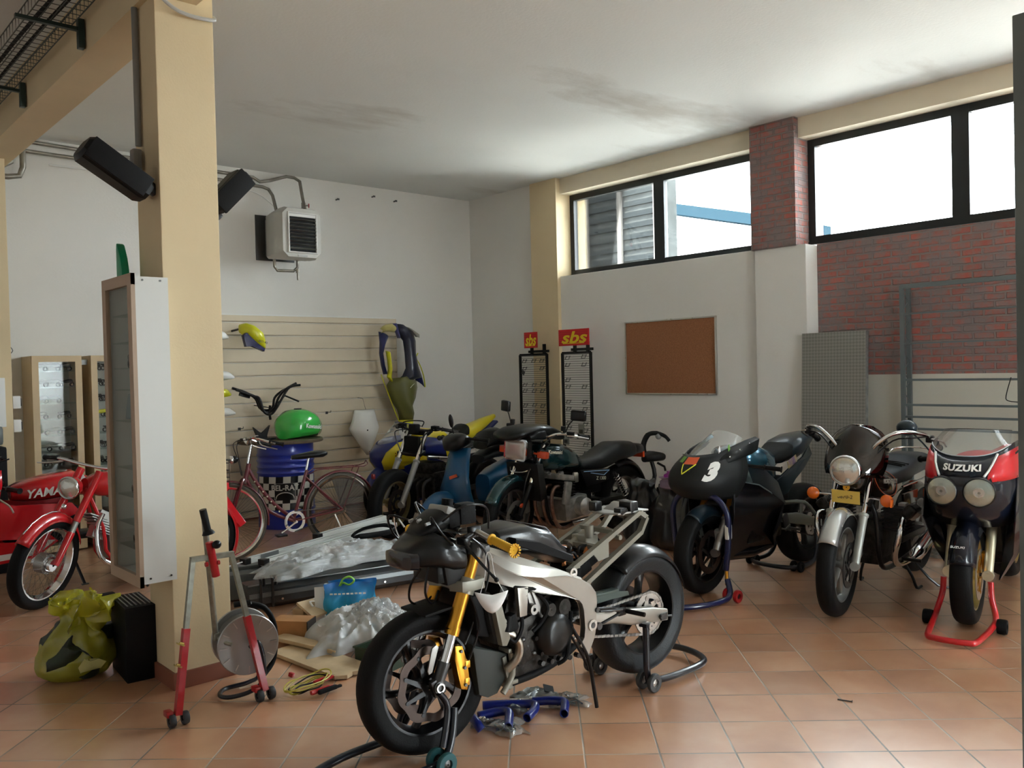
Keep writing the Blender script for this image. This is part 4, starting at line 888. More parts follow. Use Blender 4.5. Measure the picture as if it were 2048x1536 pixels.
# upper fairing: nose shell made of cross sections from the chin to the trailing edge, both sides
def fair_rows(secs, n=14):
    rows = []
    for (x, zt, zb, w, e) in secs:
        r = []
        for k in range(n+1):
            a = math.pi*k/n; r.append(V(x, w*math.copysign(abs(math.cos(a))**(2/e), math.cos(a)), zb+(zt-zb)*math.sin(a)**(2/e)))
        rows.append(r)
    return rows
m = MB()
rows = []
N = 20
for i in range(13):
    q = i/12
    z = .66+.30*q
    xn = .19-.16*max(0, (q-.45)/.55)**1.6-.14*(1-min(1, q/.35))**2        # nose x at this height
    xe = -.20-.12*q-(.0 if q < .8 else .10*(q-.8)/.2)
    w = .19+.055*math.sin(math.pi*min(1, q*1.1))-.03*max(0, q-.6)
    r = []
    for k in range(N+1):
        a = -math.pi/2+math.pi*k/N; r.append(V(xe+(xn-xe)*math.cos(a)**.8, w*math.sin(a)*(1.0 if abs(math.sin(a)) < .98 else 1), z+.05*(1-math.cos(a))*q))
    rows.append(r)
m.strip(rows)
# horns running back along both sides of the screen
fa = m.build('upper_fairing', MBK, B, solid=.004, ang=60)
for s in (1, -1):
    m = MB(); m.strip([[V(-.05, s*.10, .955), V(-.05, s*.16, .93), V(-.06, s*.19, .90)], [V(-.20, s*.135, 1.0), V(-.20, s*.19, .98), V(-.20, s*.22, .93)], [V(-.36, s*.155, 1.04), V(-.36, s*.20, 1.02), V(-.34, s*.225, .95)], [V(-.47, s*.17, 1.06), V(-.47, s*.205, 1.045), V(-.42, s*.22, .97)]])
    m.build('screen_edge', MBK, fa, solid=.004)
    for q, (x, z) in enumerate(((-.12, .955), (-.24, .995), (-.36, 1.03))): MB().ell((x, s*.195, z-.01), (.006, .006, .006), 8).build('screen_bolt', CHR, fa)
m = MB(); rows = []
for i in range(9):
    q = i/8; z0 = .91+.20*q
    r = []
    for k in range(15):
        a = -math.pi/2+math.pi*k/14; back = -.10-.30*q
        r.append(V((-.13-.26*q)+(.16-.06*q)*math.cos(a)-.05*(1-q)*0, (.175-.055*q)*math.sin(a), z0+.03*(1-math.cos(a))*(1-q)-.06*(1-math.cos(a))*q))
    rows.append(r)
m.strip(rows); m.build('windscreen', CLR, fa, ang=80)
# stickers and race number follow the nose
WHL = mat('white_sticker', (.82, .82, .80), .4)
def nose_pt(a, z):
    q = (z-.66)/.30; xn = .19-.16*max(0, (q-.45)/.55)**1.6-.14*(1-min(1, q/.35))**2; xe = -.20-.12*q; w = .19+.055*math.sin(math.pi*min(1, q*1.1))-.03*max(0, q-.6)
    return V(xe+(xn-xe)*math.cos(a)**.8, w*math.sin(a), z+.05*(1-math.cos(a))*q)
def wrapped(o, root, amp, zc, uscale, off=.006):
    """bend flat lettering (u across, v up) round the nose"""
    for v in o.data.vertices:
        p = nose_pt(amp+v.co.x*uscale, zc+v.co.y); n = V(p.x+.20, p.y*1.6, 0).normalized(); v.co = p+n*(off+v.co.z)
n3 = text('race_number', '3', .135, WHL, fa, (0, 0, 0), (1, 0, 0), (0, 1, 0), .0005, shear=.35, sx=1.15, bold=.010); wrapped(n3, fa, .74, .845, 3.6)
for k, (mm, a0, z0, uw, vh) in enumerate([(mat('orange_sticker', (.8, .12, .03), .4), .12, .925, .075, .045), (mat('green_sticker', (.16, .38, .05), .5), -.28, .93, .035, .035), (mat('black_gloss_vee', (.01, .01, .01), .2), .10, .885, .05, .04)]):
    m = MB(); m.strip([[V(-uw, -vh/2, 0), V(0, -vh/2, 0), V(uw, -vh/2, 0)], [V(-uw, vh/2, 0), V(0, vh/2, 0), V(uw, vh/2, 0)]]); o = m.build('sticker', mm, fa, solid=0); wrapped(o, fa, a0, z0, 3.0, .0045+.001*k)
for q in ((-.10, .905, .04, .845), (.04, .845, .34, .905)):
    m = MB(); P_ = [nose_pt(q[0]+(q[2]-q[0])*i/6, q[1]+(q[3]-q[1])*i/6) for i in range(7)]; m.tube([p+V(p.x+.2, p.y*1.6, 0).normalized()*.005 for p in P_], .004, seg=6); m.build('yellow_stripe', mat('yellow_line', (.75, .72, .04), .5), fa)
MB().box((-.10, .125, .985), (.05, .004, .045), rot=(0, .5, .4)).build('permit_label', WHL, fa); MB().box((-.17, .155, 1.0), (.035, .004, .04), rot=(0, .5, .3)).build('green_label', MATS['green_sticker'], fa)
# belly fairing
for s in (1, -1):
    m = MB(); rows = []
    edge = [(-.20, .78), (-.45, .725), (-.60, .655), (-.75, .56), (-.70, .43), (-.66, .33), (-.78, .225), (-.50, .18), (-.20, .215), (-.10, .25), (-.08, .38), (-.12, .55), (-.14, .68), (-.17, .75)]
    plate(m, edge, lambda x, z: .20-.13*max(0, (.45-z)/.30)**1.3+.03*math.sin(max(0, min(1, (z-.2)/.5))*math.pi), .006, s)
    m.build('side_fairing', mat('gloss_black_fairing', (.004, .0045, .007), .25, coat=.35, spec=.3), B, ang=50)
    MB().tube([(-.20, s*.205, .775), (-.45, s*.207, .722), (-.60, s*.205, .652), (-.74, s*.20, .562)], .005, seg=6).build('fairing_edge', mat('grey_blue_edge', (.2, .26, .28), .35, .4), B)
    m = MB(); plate(m, [(-.21, .92), (-.38, .84), (-.44, .735), (-.22, .76)], .165, .01, s, .002); m.build('air_duct', mat('bright_blue_grey_metal', (.35, .48, .52), .18, .9), B)
    m = MB(); plate(m, [(-.30, .86), (-.60, .83), (-.80, .70), (-.88, .56), (-.82, .52), (-.70, .62), (-.40, .74)], .15, .04, s, .01); m.build('frame', NVY, B)
MB().loft([(-.20, 0, .24, .10, .03, .03), (-.5, 0, .22, .14, .05, .04), (-.78, 0, .24, .12, .04, .04)], 20).build('belly_pan', MATS['gloss_black_fairing'], B)
m = MB(); m.loft([(-.34, 0, .90, .09, .06, .06, 2.8), (-.42, 0, .90, .17, .09, .08, 2.8), (-.56, 0, .89, .195, .105, .10, 2.6), (-.70, 0, .86, .185, .10, .10, 2.5), (-.80, 0, .78, .13, .08, .10, 2.4), (-.86, 0, .70, .08, .03, .06, 2.3)], 28); m.build('fuel_tank', mat('metallic_blue_tank', (.04, .17, .27), .2, .5, coat=.9), B, ang=60)
m = MB(); m.loft([(-.84, 0, .86, .06, .02, .03, 3), (-.92, 0, .88, .10, .04, .06, 3), (-1.04, 0, .91, .12, .06, .07, 3.6), (-1.12, 0, .90, .13, .06, .05, 3)], 24); m.build('seat_pad', mat('black_foam', (.008, .008, .009), .8), B, ang=50)
m = MB(); m.loft([(-1.00, 0, .89, .10, .03, .08, 2.8), (-1.12, 0, .93, .15, .06, .10, 2.8), (-1.25, 0, .965, .14, .055, .10, 2.8), (-1.42, 0, .995, .09, .035, .05, 2.8), (-1.47, 0, 1.0, .05, .02, .03, 2.8)], 28); tl = m.build('tail_cowl', NVY, B, ang=55)
for s in (1, -1):
    m = MB(); plate(m, [(-.80, .70), (-.98, .79), (-1.18, .85), (-1.30, .93), (-1.36, .86), (-1.20, .76), (-1.04, .70), (-.95, .60), (-.86, .58)], lambda x, z: .15-.05*abs((x+1.05)/.4), .012, s, .003); m.build('tail_side_panel', NVY, B)
    MB().box((-.98, s*.158, .835), (.13, .004, .055), rot=(0, .35, 0)).build('sponsor_sticker', mat('purple_yellow_sticker', (.65, .58, .10), .4, col2=(.12, .04, .35), vscale=14), B)
wheel(B, 'rear_wheel', -1.38, .31, .31, .17, .215, spokes=3, hub=.045, sw=.08, spr=(.085, .10, 40))
for s in (1, -1):
    m = MB(); m.loft([(-.88, s*.11, .42, .02, .03, .03, 5), (-1.1, s*.125, .39, .022, .045, .045, 6), (-1.42, s*.13, .315, .02, .03, .03, 6)], 18); m.tube([(-.92, s*.12, .53), (-1.2, s*.125, .50), (-1.36, s*.13, .38)], .016, seg=10, smooth=3); m.cyl((-1.15, s*.125, .42), (-1.15, s*.125, .50), .014, seg=8); m.build('swingarm', mat('grey_green_alloy', (.22, .24, .22), .4, .7), B, ang=40)
    m = MB(); m.box((-.86, s*.17, .40), (.07, .012, .12), rot=(0, .4, 0), bev=.004).cyl((-.9, s*.17, .35), (-.9, s*.26, .35), .011, seg=10).tube([(-.88, s*.19, .38), (-.80, s*.20, .36), (-.74, s*.20, .37)], .006, seg=6); m.build('rear_set', STL, B)
    MB().tube([(-.38, s*.14, .86), (-.44, s*.24, .85), (-.48, s*.32, .84)], .012, seg=8).build('clip_on_bar', BLK, B)
    grip(B, (-.45, s*.25, .848), (-.50, s*.36, .835), .017)
chain(B, (-.82, .40), .035, (-1.38, .31), .096, .085, m=STL)
MB().box((-.65, 0, .45), (.45, .26, .32), bev=.03).build('engine', ENG, B)
MB().box((-.9, 0, .62), (.3, .18, .2), bev=.03).build('rear_subframe', BLKM, B)
BST = mat('dark_blue_stand_paint', (.004, .009, .06), .3, coat=.4)
RWH = mat('red_roller', (.45, .01, .015), .4)
st = thing('paddock_stand', 'dark blue head lift stand with red rollers at the front of the number 3 bike', 'stand', (4.80, 3.52, 0))
m = MB(); m.tube([(.06, -.19, .20), (.05, -.22, .40), (.04, -.22, .58), (.03, -.14, .68), (.02, 0, .70), (.03, .14, .68), (.04, .22, .58), (.05, .22, .40), (.06, .19, .20)], .020, seg=12, smooth=5); m.build('head_arch', BST, st)
m = MB(); m.tube([(.06, -.20, .14), (.03, -.24, .055), (-.08, -.26, .035), (-.26, -.22, .03), (-.42, -.12, .03), (-.45, 0, .03), (-.42, .12, .03), (-.26, .22, .03), (-.08, .26, .035), (.03, .24, .055), (.06, .20, .14)], .019, seg=12, smooth=4); m.build('stand_base', BST, st)
for s in (-1, 1):
    MB().cyl((.06, s*.195, .10), (.06, s*.195, .26), .012, seg=10).build('adjuster_pin', GOLD, st); MB().box((.05, s*.222, .46), (.05, .03, .10), bev=.01).build('pin_label', WHL, st) if s < 0 else None
    for q in (-.035, .045): stand_wheel(st, (.05, s*.25+q, .042), .042, RWH, w=.026)
st = thing('paddock_stand', 'low black rear stand under the number 3 racing bike', 'stand', (6.15, 3.58, 0))
m = MB(); m.tube([(.04, -.17, .28), (.03, -.18, .12), (-.06, -.19, .04), (-.30, -.18, .035), (-.36, 0, .035), (-.30, .18, .035), (-.06, .19, .04), (.03, .18, .12), (.04, .17, .28)], .017, seg=10, smooth=4); m.build('stand_frame', PADK, st)
for s in (-1, 1):
    for q in (-.03, .03): stand_wheel(st, (-.28, s*.19+q, .04), .04, BLKM)

# ------------------------------------------------------------------ brown roadster with smoked flyscreen and orange indicators
BRN = mat('brown_metallic_tank', (.045, .030, .022), .2, .4, coat=.9)
SMK = thin_glass('smoked_flyscreen', (.26, .20, .18), .07, .03)
B = place('motorcycle', 'brown vintage roadster with round headlight, smoked flyscreen and orange indicators', 5.0, 2.635, 185.7, lean=-.0)
RIMG = mat('grey_cast_rim', (.25, .25, .24), .35, .8)
with steer(7, (-.3, 0, .6)):
    wheel(B, 'front_wheel', -.02, .325, .325, .105, .235, rm=RIMG, spokes=6, hub=.04, sw=.035, dsk=((.065, .14, .10, 0), (-.065, .14, .10, 0)), dm=STL, phase=.2)
    forks(B, (-.36, .93), (-.02, .325), .10, .019, CHR, .026, mat('dull_grey_slider', (.40, .41, .38), .45, .5), .52)
    m = MB(); fender(m, -.02, .325, .348, 32, 160, .12); m.build('front_fender', mat('silver_grey_fender', (.50, .51, .50), .22, .6, coat=.6), B, solid=.003, ang=60)
    caliper(B, -.12, .085, .41, STL); caliper(B, -.12, -.085, .41, STL)
    round_lamp(B, 'headlight', (-.10, 0, .895), .092, .13)
    for s in (1, -1): indicator(B, (-.24, s*.08, .715), (-.215, s*.225, .715), .040)
    MB().box((-.185, .262, .71), (.06, .012, .05), bev=.004).build('side_reflector', ORG, B)
    PLT = mat('yellow_plate', (.62, .42, .08), .45)
    p = MB().box((-.135, .0, .725), (.004, .17, .085), rot=(0, .25, 0)).build('old_licence_plate', PLT, B); MB().lathe([(.004, -.002), (.021, -.002), (.021, .002), (.004, .002)], (-.142, .0, .785), (1, 0, .2), 18, closed=True).build('plate_emblem', GOLD, p)
    text('plate_lettering', '0870-2', .034, mat('dark_lettering', (.05, .04, .03), .5), p, (-.131, .022, .725), (0, 1, 0), (-.25, 0, 1), .0006)
    m = MB(); m.box((-.128, 0, .755), (.003, .14, .006), rot=(0, .25, 0)); m.build('plate_line', MATS['dark_lettering'], p)
    rows = []
    for i in range(12):
        q = i/11; w = .195*max(.12, 1-abs((q-.38)/.66)**2.6)**.5; z = .86+.31*q
        rows.append([V(-.15-.17*q-.14*(abs(t)**2), w*t, z-.02*t*t) for t in [-1+2*k/12 for k in range(13)]])
    MB().strip(rows).build('flyscreen', SMK, B, solid=.003, ang=80)
    MB().tube([rows[-1][k] for k in range(13)], .003, seg=6).build('screen_rim', CHR, B)
    m = MB()
    for s in (1, -1): m.lathe([(.002, 0), (.04, .0), (.042, .03), (.03, .05), (.002, .05)], (-.33, s*.06, .98), (-.5, 0, .8), 20)
    m.build('instrument', BLK, B)
    m = MB(); m.tube([(-.86, .40, 1.0), (-.72, .40, 1.05), (-.50, .36, 1.12), (-.34, .24, 1.13), (-.30, .14, 1.06), (-.33, .06, .97), (-.33, -.06, .97), (-.30, -.14, 1.06), (-.34, -.24, 1.13), (-.50, -.36, 1.12), (-.72, -.40, 1.05), (-.86, -.40, 1.0)], .0125, seg=12, smooth=5); hb = m.build('handlebar', CHR, B)
    for s in (1, -1):
        grip(hb, (-.72, s*.40, 1.05), (-.87, s*.40, 1.0), .018); MB().box((-.62, s*.385, 1.08), (.07, .045, .045), bev=.01).build('switch_housing', BLK, hb)
        MB().tube([(-.58, s*.40, 1.085), (-.66, s*.45, 1.065), (-.80, s*.45, 1.02)], .006, seg=6, smooth=4).build('lever', ALU, hb)
        MB().tube([(-.56, s*.38, 1.10), (-.42, s*.33, 1.10), (-.34, s*.22, 1.08), (-.3, s*.1, .95)], .0055, seg=6, smooth=4).build('cable', BLK, hb)
m = MB(); m.loft([(-.27, 0, .80, .05, .05, .05, 2.4), (-.33, 0, .80, .11, .095, .09, 2.4), (-.45, 0, .79, .15, .11, .11, 2.6), (-.60, 0, .76, .155, .105, .11, 2.6), (-.74, 0, .71, .13, .085, .08, 2.5), (-.84, 0, .67, .08, .05, .05, 2.4)], 32); tk = m.build('fuel_tank', BRN, B, ang=60)
for s in (1, -1):
    MB().tube([(-.36, s*.125, .83), (-.40, s*.135, .865), (-.52, s*.146, .85), (-.66, s*.150, .79), (-.70, s*.146, .73), (-.64, s*.152, .69), (-.50, s*.152, .70), (-.40, s*.142, .75)], .003, seg=6, smooth=4, closed=True).build('tank_pinstripe', mat('red_gold_pinstripe', (.55, .10, .03), .4), tk)
    text('tank_lettering', 'MOTO GUZZI', .04, mat('silver_letters', (.75, .75, .7), .3, .5), tk, (-.55, s*.158, .785), (-s, 0, -.1*s), (-.1, 0, 1), .001, bold=.001)
m = MB(); m.loft([(-.72, 0, .77, .09, .04, .05, 3), (-.85, 0, .80, .14, .05, .08, 3.4), (-1.05, 0, .81, .145, .055, .09, 3.4), (-1.12, 0, .83, .145, .07, .09, 3.4), (-1.42, 0, .84, .14, .06, .08, 3.4), (-1.50, 0, .83, .10, .03, .05, 3)], 28); m.build('seat', mat('blue_black_vinyl', (.02, .028, .036), .35, bump=.1, bscale=160), B, ang=60)
m = MB()
for k in range(4): m.tube([(-.86-.07*k, -.13, .852), (-.86-.07*k, 0, .866), (-.86-.07*k, .13, .852)], .006, seg=6, smooth=3)
m.build('seat_piping', SEATM, B)
MB().tube([(-.80, .15, .72), (-1.38, .15, .74), (-1.42, .155, .84), (-1.52, .15, .90), (-1.60, .08, .91), (-1.60, -.08, .91), (-1.52, -.15, .90), (-1.42, -.155, .84), (-1.38, -.15, .74)], .007, seg=8, smooth=3).build('grab_rail', CHR, B)
MB().box((-1.62, .0, .78), (.08, .16, .07), bev=.012).build('tail_light', RLENS, B)
m = MB(); m.box((-1.3, .17, .62), (.10, .06, .07), bev=.015); m.build('rear_indicator', RLENS, B)
m = MB(); fender(m, -1.49, .32, .36, 60, 190, .14); m.build('rear_fender', BRN, B, solid=.003, ang=60)
wheel(B, 'rear_wheel', -1.49, .32, .32, .12, .23, rm=RIMG, spokes=6, hub=.05, sw=.04)
for s in (1, -1):
    yl = s*.30
    m = MB(); fins(m, (-.58, s*.19, .54), (.16, .16, .15), 7, grow=.015); m.box((-.56, s*.28, .60), (.13, .07, .09), rot=(s*-.7, 0, 0), bev=.02); m.build('cylinder', ENG, B, smooth=False)
    m = MB(); m.lathe([(.002, .03), (.04, .028), (.05, 0), (.05, -.04)], (-.58, s*.29, .60), (0, s, .6), 16); m.build('rocker_cover', ALUD, B)
    m = MB(); m.tube([(-.50, s*.25, .56), (-.42, s*.27, .55), (-.38, s*.26, .46), (-.42, s*.22, .33), (-.55, s*.2, .25), (-.80, s*.2, .24)], .02, seg=12, smooth=5); m.build('exhaust_pipe', CHR, B)
    m = MB(); m.lathe([(.02, 0), (.045, .06), (.048, .15), (.048, .62), (.04, .66), (.03, .66)], (-.80, s*.21, .24), (-1, 0, .26), 20); m.build('muffler', CHR, B)
    MB().cyl((-1.30, s*.16, .66), (-1.45, s*.17, .34), .012, seg=10).build('rear_shock', BLK, B)
    m = MB(); spring(m, (-1.31, s*.16, .63), (-1.43, s*.17, .38), .026, .005, 10); m.build('shock_spring', CHR, B)
    m = MB(); plate(m, [(-.86, .66), (-1.16, .66), (-1.12, .50), (-.92, .46)], .14, .02, s, .008); m.build('side_cover', BRN, B)
    m = MB(); m.tube([(-.30, s*.05, .80), (-.34, s*.13, .60), (-.38, s*.14, .30), (-.55, s*.14, .22), (-1.0, s*.14, .24)], .016, seg=10, smooth=4); m.build('frame_tube', BLK, B)
    m = MB(); m.cyl((-.62, s*.2, .27), (-.62, s*.32, .27), .012, seg=8); m.build('footrest', BLK, B)
MB().box((-.68, 0, .40), (.34, .24, .26), bev=.04).box((-.62, 0, .27), (.22, .22, .08), bev=.02).build('engine', ENG, B)
for s in (1, -1): MB().box((-.66, s*.2, .60), (.07, .05, .07), bev=.01).build('carburettor', ALUD, B)
MB().box((-1.2, 0, .33), (.5, .2, .05), bev=.015).build('swingarm', BLK, B)
m = MB(); m.tube([(-.85, .12, .22), (-.90, .17, .10), (-.93, .19, .015), (-1.0, .20, .012)], .010, seg=8, smooth=3).tube([(-.85, -.12, .22), (-.90, -.17, .10), (-.93, -.19, .015), (-1.0, -.20, .012)], .010, seg=8, smooth=3).cyl((-.86, -.13, .2), (-.86, .13, .2), .01, seg=8); m.build('centre_stand', BLK, B)
m = MB(); m.tube([(-.95, .16, .2), (-1.02, .3, .03), (-1.15, .42, .015)], .008, seg=8, smooth=3); m.build('side_stand', BLK, B)
# ------------------------------------------------------------------ red and black racer with twin headlamps
B = place('motorcycle', 'black and red motorcycle with twin round headlights, on a red stand at the right', 5.37, 2.0, 190)
BKB = mat('gloss_blue_black', (.004, .006, .013), .22, coat=.4, spec=.3)
with steer(2, (-.3, 0, .6)):
    wheel(B, 'front_wheel', -.02, .30, .30, .12, .215, rm=mat('gold_rim', (.55, .42, .14), .3, .9), spokes=3, hub=.035, sw=.06, dsk=((.06, .15, .105, 0), (-.06, .15, .105, 0)), dm=ALU, phase=.4, cm=GOLD)
    forks(B, (-.36, .86), (-.02, .30), .105, .022, ALU, .029, mat('pale_gold_slider', (.55, .50, .36), .35, .7), .5)
    m = MB(); fender(m, -.02, .30, .325, 20, 150, .15, edge=.5); fd = m.build('front_fender', BKB, B, solid=.003, ang=60)
    for s in (1, -1): caliper(B, -.11, s*.085, .37, GOLD, s)
# nose
def nose2(x0, w, zt, zb, xe, N=18, p=.75, bow=0.0):
    return [V(xe+(x0-xe)*math.cos(-math.pi/2+math.pi*k/N)**p, w*math.sin(-math.pi/2+math.pi*k/N), 0) for k in range(N+1)]
def shell2(sec, N=20, p=.6):
    rows = []
    for (z, xn, xe, w, lift) in sec: rows.append([V(xe+(xn-xe)*max(0, math.cos(-math.pi/2+math.pi*k/N))**p, w*math.sin(-math.pi/2+math.pi*k/N), z+lift*(abs(math.sin(-math.pi/2+math.pi*k/N))**3)) for k in range(N+1)])
    return rows
fa = MB().strip(shell2([(.58, .00, -.35, .20, .0), (.66, .09, -.36, .235, 0), (.74, .145, -.36, .25, 0), (.82, .16, -.36, .255, 0), (.89, .14, -.36, .25, .01)])).build('upper_fairing', BKB, B, solid=.004, ang=60)
MB().strip(shell2([(.89, .14, -.36, .25, .01), (.95, .09, -.36, .24, .05), (1.0, .02, -.38, .225, .07)])).build('nose_panel', BKB, fa, solid=.004, ang=60)
REDF = mat('bright_red_fairing', (.65, .012, .02), .3, coat=.5)
def nosept(k, z, sec=((.89, .14, -.36, .25, .01), (.95, .09, -.36, .24, .05), (1.0, .02, -.38, .225, .07))):
    """k in -1..1 across the nose"""
    for a, b in zip(sec[:-1], sec[1:]):
        if z <= b[0]+1e-6: break
    q = (z-a[0])/(b[0]-a[0]); g = [a[i]+(b[i]-a[i])*q for i in range(5)]; t = k*math.pi/2
    return V(g[2]+(g[1]-g[2])*max(0, math.cos(t))**.6+.0, g[3]*math.sin(t), g[0]+g[4]*abs(math.sin(t))**3)
for s in (1, -1):
    rows = []
    for z, k0 in ((.865, .34), (.90, .36), (.94, .43), (.98, .52)):
        zz = max(z, .89); r = []
        for i in range(8):
            p = nosept(s*(k0+(.97-k0)*i/7), zz); 
            if z < .89: p.z -= .03
            d = V(p.x+.36, p.y*1.5, 0).normalized(); r.append(p+d*.006)
        rows.append(r)
    MB().strip(rows).build('red_panel', REDF, fa, solid=.003, ang=80)
    MB().tube([nosept(s*k, z)+V(.008, s*.004, 0) for k, z in ((.30, .892), (.36, .92), (.42, .95), (.50, .99))], .007, seg=6).build('white_stripe', WHL, fa)
    lamp = MB().lathe([(.083, -.05), (.086, .0), (.080, .006), (.078, -.01)], (.150, s*.098, .805), (1, s*.12, -.05), 32).build('headlight', BLK, fa, ang=70)
    MB().lathe([(.002, .006), (.04, .005), (.079, -.004), (.079, -.02), (.002, -.03)], (.153, s*.098, .805), (1, s*.12, -.05), 32).build('headlight_glass', mat('greenish_lamp_glass', (.40, .42, .36), .15, .7, coat=1, bump=.4, bscale=25), lamp, ang=70)
    MB().lathe([(.002, .0), (.018, 0), (.018, .01), (.026, .01), (.026, 0), (.030, 0)], (.159, s*.098, .807), (1, s*.12, -.05), 20).build('bulb_shield', ALU, lamp)
t = text('fairing_lettering', 'SUZUKI', .052, WHL, fa, (0, 0, 0), (1, 0, 0), (0, 1, 0), .0006, bold=.0022, space=1.05, sx=1.0)
for v in t.data.vertices:
    p = nosept(v.co.x/.34, .937+v.co.y*.9); v.co = p+V(.006+v.co.z, 0, 0)
rows = []
for i in range(9):
    q = i/8; r = []
    for k in range(17):
        tt = -1+2*k/16; b = nosept(tt*.80, 1.0)
        r.append(V(b.x-.20*q-.02*q*q, b.y*(1-.12*q), b.z*(1-q)+(1.145-.02*tt*tt)*q))
    rows.append(r)
MB().strip(rows).build('windscreen', thin_glass('clear_screen', (.9, .93, .93), .09, .02, haze=.06), fa, ang=80)
MB().tube(rows[-1], .0025, seg=6).build('screen_rim', BLK, fa)
MB().tube([p+V(.003, 0, .0) for p in rows[0]], .003, seg=6).build('screen_seal', mat('pale_grey_seal', (.5, .55, .58), .4), fa)
for s in (1, -1):
    m = MB(); plate(m, [(-.05, .62), (-.15, .88), (-.42, .90), (-.70, .70), (-.78, .48), (-.72, .28), (-.50, .20), (-.28, .22), (-.20, .40)], lambda x, z: .25-.13*max(0, (.5-z)/.3)**1.2, .006, s); m.build('side_fairing', BKB, B, ang=50)
    m = MB(); plate(m, [(-.34, .62), (-.66, .52), (-.70, .44), (-.45, .50)], lambda x, z: .262-.13*max(0, (.5-z)/.3)**1.2, .006, s); m.build('red_flash', REDF, B)
    m = MB(); plate(m, [(-.32, .64), (-.60, .555), (-.60, .54), (-.31, .615)], lambda x, z: .263, .006, s); m.build('white_flash', WHL, B)
    text('side_lettering', 'SUZUKI', .09, mat('grey_letters', (.45, .47, .45), .4), B, (-.50, s*.262, .43), (-s, 0, -.25*s), (-.25, 0, 1), .001, bold=.002)
    mirror(B, (-.17, s*.21, .98), (-.30, s*.39, 1.135), (.055, .068, .052), NVY, (0, 0, s*.4), False, (-.22, s*.28, 1.05))
    MB().tube([(-.36, s*.14, .94), (-.42, s*.24, .93), (-.48, s*.33, .92)], .012, seg=8).build('clip_on_bar', BLK, B); grip(B, (-.44, s*.26, .928), (-.50, s*.36, .915), .017)
    m = MB(); m.loft([(-.86, s*.11, .42, .02, .04, .04, 5), (-1.42, s*.13, .32, .02, .035, .035, 6)], 16); m.build('swingarm', ALU, B)
    m = MB(); m.lathe([(.02, 0), (.05, .05), (.05, .5), (.03, .52)], (-.95, s*.2, .30), (-1, 0, .12), 18); m.build('muffler', ALU, B)
MB().loft([(-.30, 0, .90, .08, .05, .06), (-.42, 0, .91, .15, .08, .09), (-.62, 0, .89, .17, .09, .10), (-.80, 0, .82, .11, .05, .08), (-.88, 0, .77, .07, .02, .05)], 24).build('fuel_tank', REDF, B, ang=60)
MB().loft([(-.84, 0, .78, .08, .03, .05, 3), (-1.05, 0, .80, .13, .04, .06, 3), (-1.30, 0, .84, .12, .05, .06, 3), (-1.42, 0, .86, .08, .03, .04, 3)], 20).build('seat', SEATM, B, ang=60)
MB().loft([(-1.2, 0, .80, .13, .06, .07), (-1.45, 0, .86, .12, .05, .06), (-1.68, 0, .90, .06, .03, .03)], 20).build('tail_cowl', REDF, B, ang=60)
wheel(B, 'rear_wheel', -1.42, .31, .31, .16, .215, rm=MATS['gold_rim'], spokes=3, hub=.045, sw=.08)
MB().box((-.6, 0, .45), (.5, .3, .3), bev=.04).build('engine', ENG, B)
MB().prism([(-.17, .66), (-.20, .66), (-.30, .40), (-.26, .40)], (0, 0, 0), (1, 0, 0), (0, 0, 1), -.15, .15).build('radiator', MATS['black_radiator'], B)
text('fender_lettering', 'SUZUKI', .022, WHL, fd, (.245, 0, .50), (0, 1, 0), (-.8, 0, .6), .001)
RST = mat('red_stand_paint', (.50, .008, .012), .28, coat=.5)
st = thing('paddock_stand', 'bright red front paddock stand with black rollers, under the twin headlight bike', 'stand', (5.30, 1.985, 0)); st.rotation_euler.z = math.radians(10)
m = MB(); m.tube([(.06, -.125, .27), (.05, -.13, .18), (.02, -.155, .08), (-.06, -.155, .045), (-.36, -.125, .03), (-.41, -.08, .03), (-.42, 0, .03), (-.41, .08, .03), (-.36, .125, .03), (-.06, .155, .045), (.02, .155, .08), (.05, .13, .18), (.06, .125, .27)], .017, seg=12, smooth=4); m.build('stand_frame', RST, st)
for s in (-1, 1): stand_wheel(st, (-.03, s*.195, .042), .042, BLKM, w=.05)

# ------------------------------------------------------------------ blue scooter
SBL = mat('teal_blue_scooter_paint', (.01, .09, .22), .3, coat=.5)
B = place('scooter', 'blue scooter with tall leg shield and black seat, behind the green tourer front wheel', 4.72, 6.28, 183, cat='scooter')
wheel(B, 'front_wheel', .0, .22, .22, .10, .14, spokes=5, hub=.04, sw=.04)
m = MB(); rows = []
for z, x, w, b in ((.20, -.22, .13, .04), (.32, -.14, .23, .05), (.46, -.08, .22, .07), (.60, -.09, .17, .08), (.74, -.13, .155, .07), (.86, -.19, .14, .05)):
    rows.append([V(x-b*t*t*1.3, w*t, z) for t in [-1+2*k/10 for k in range(11)]])
m.strip(rows); m.build('leg_shield', SBL, B, solid=.02, ang=60)
MB().prism([(-.03, -.02), (.05, .01), (.04, .035), (-.035, .01)], (-.076, .08, .60), (-.4, 1, 0), (0, 0, 1), -.003, .003).build('orange_decal', mat('orange_red_decal', (.6, .10, .03), .4), B)
m = MB(); m.loft([(-.08, 0, .90, .05, .03, .06), (-.14, 0, .92, .13, .06, .09), (-.22, 0, .94, .15, .06, .08), (-.30, 0, .93, .10, .04, .05)], 20); m.build('handlebar_cowl', BLK, B, ang=60)
m = MB(); fender(m, 0, .22, .26, 10, 175, .17, edge=.5); m.build('front_fender', SBL, B, solid=.003, ang=60)
m = MB(); m.tube([(-.28, .34, .93), (-.20, .2, .95), (-.20, -.2, .95), (-.28, -.34, .93)], .012, seg=8); hb = m.build('handlebar', BLK, B)
for s in (1, -1): grip(hb, (-.235, s*.23, .945), (-.29, s*.35, .93), .018)
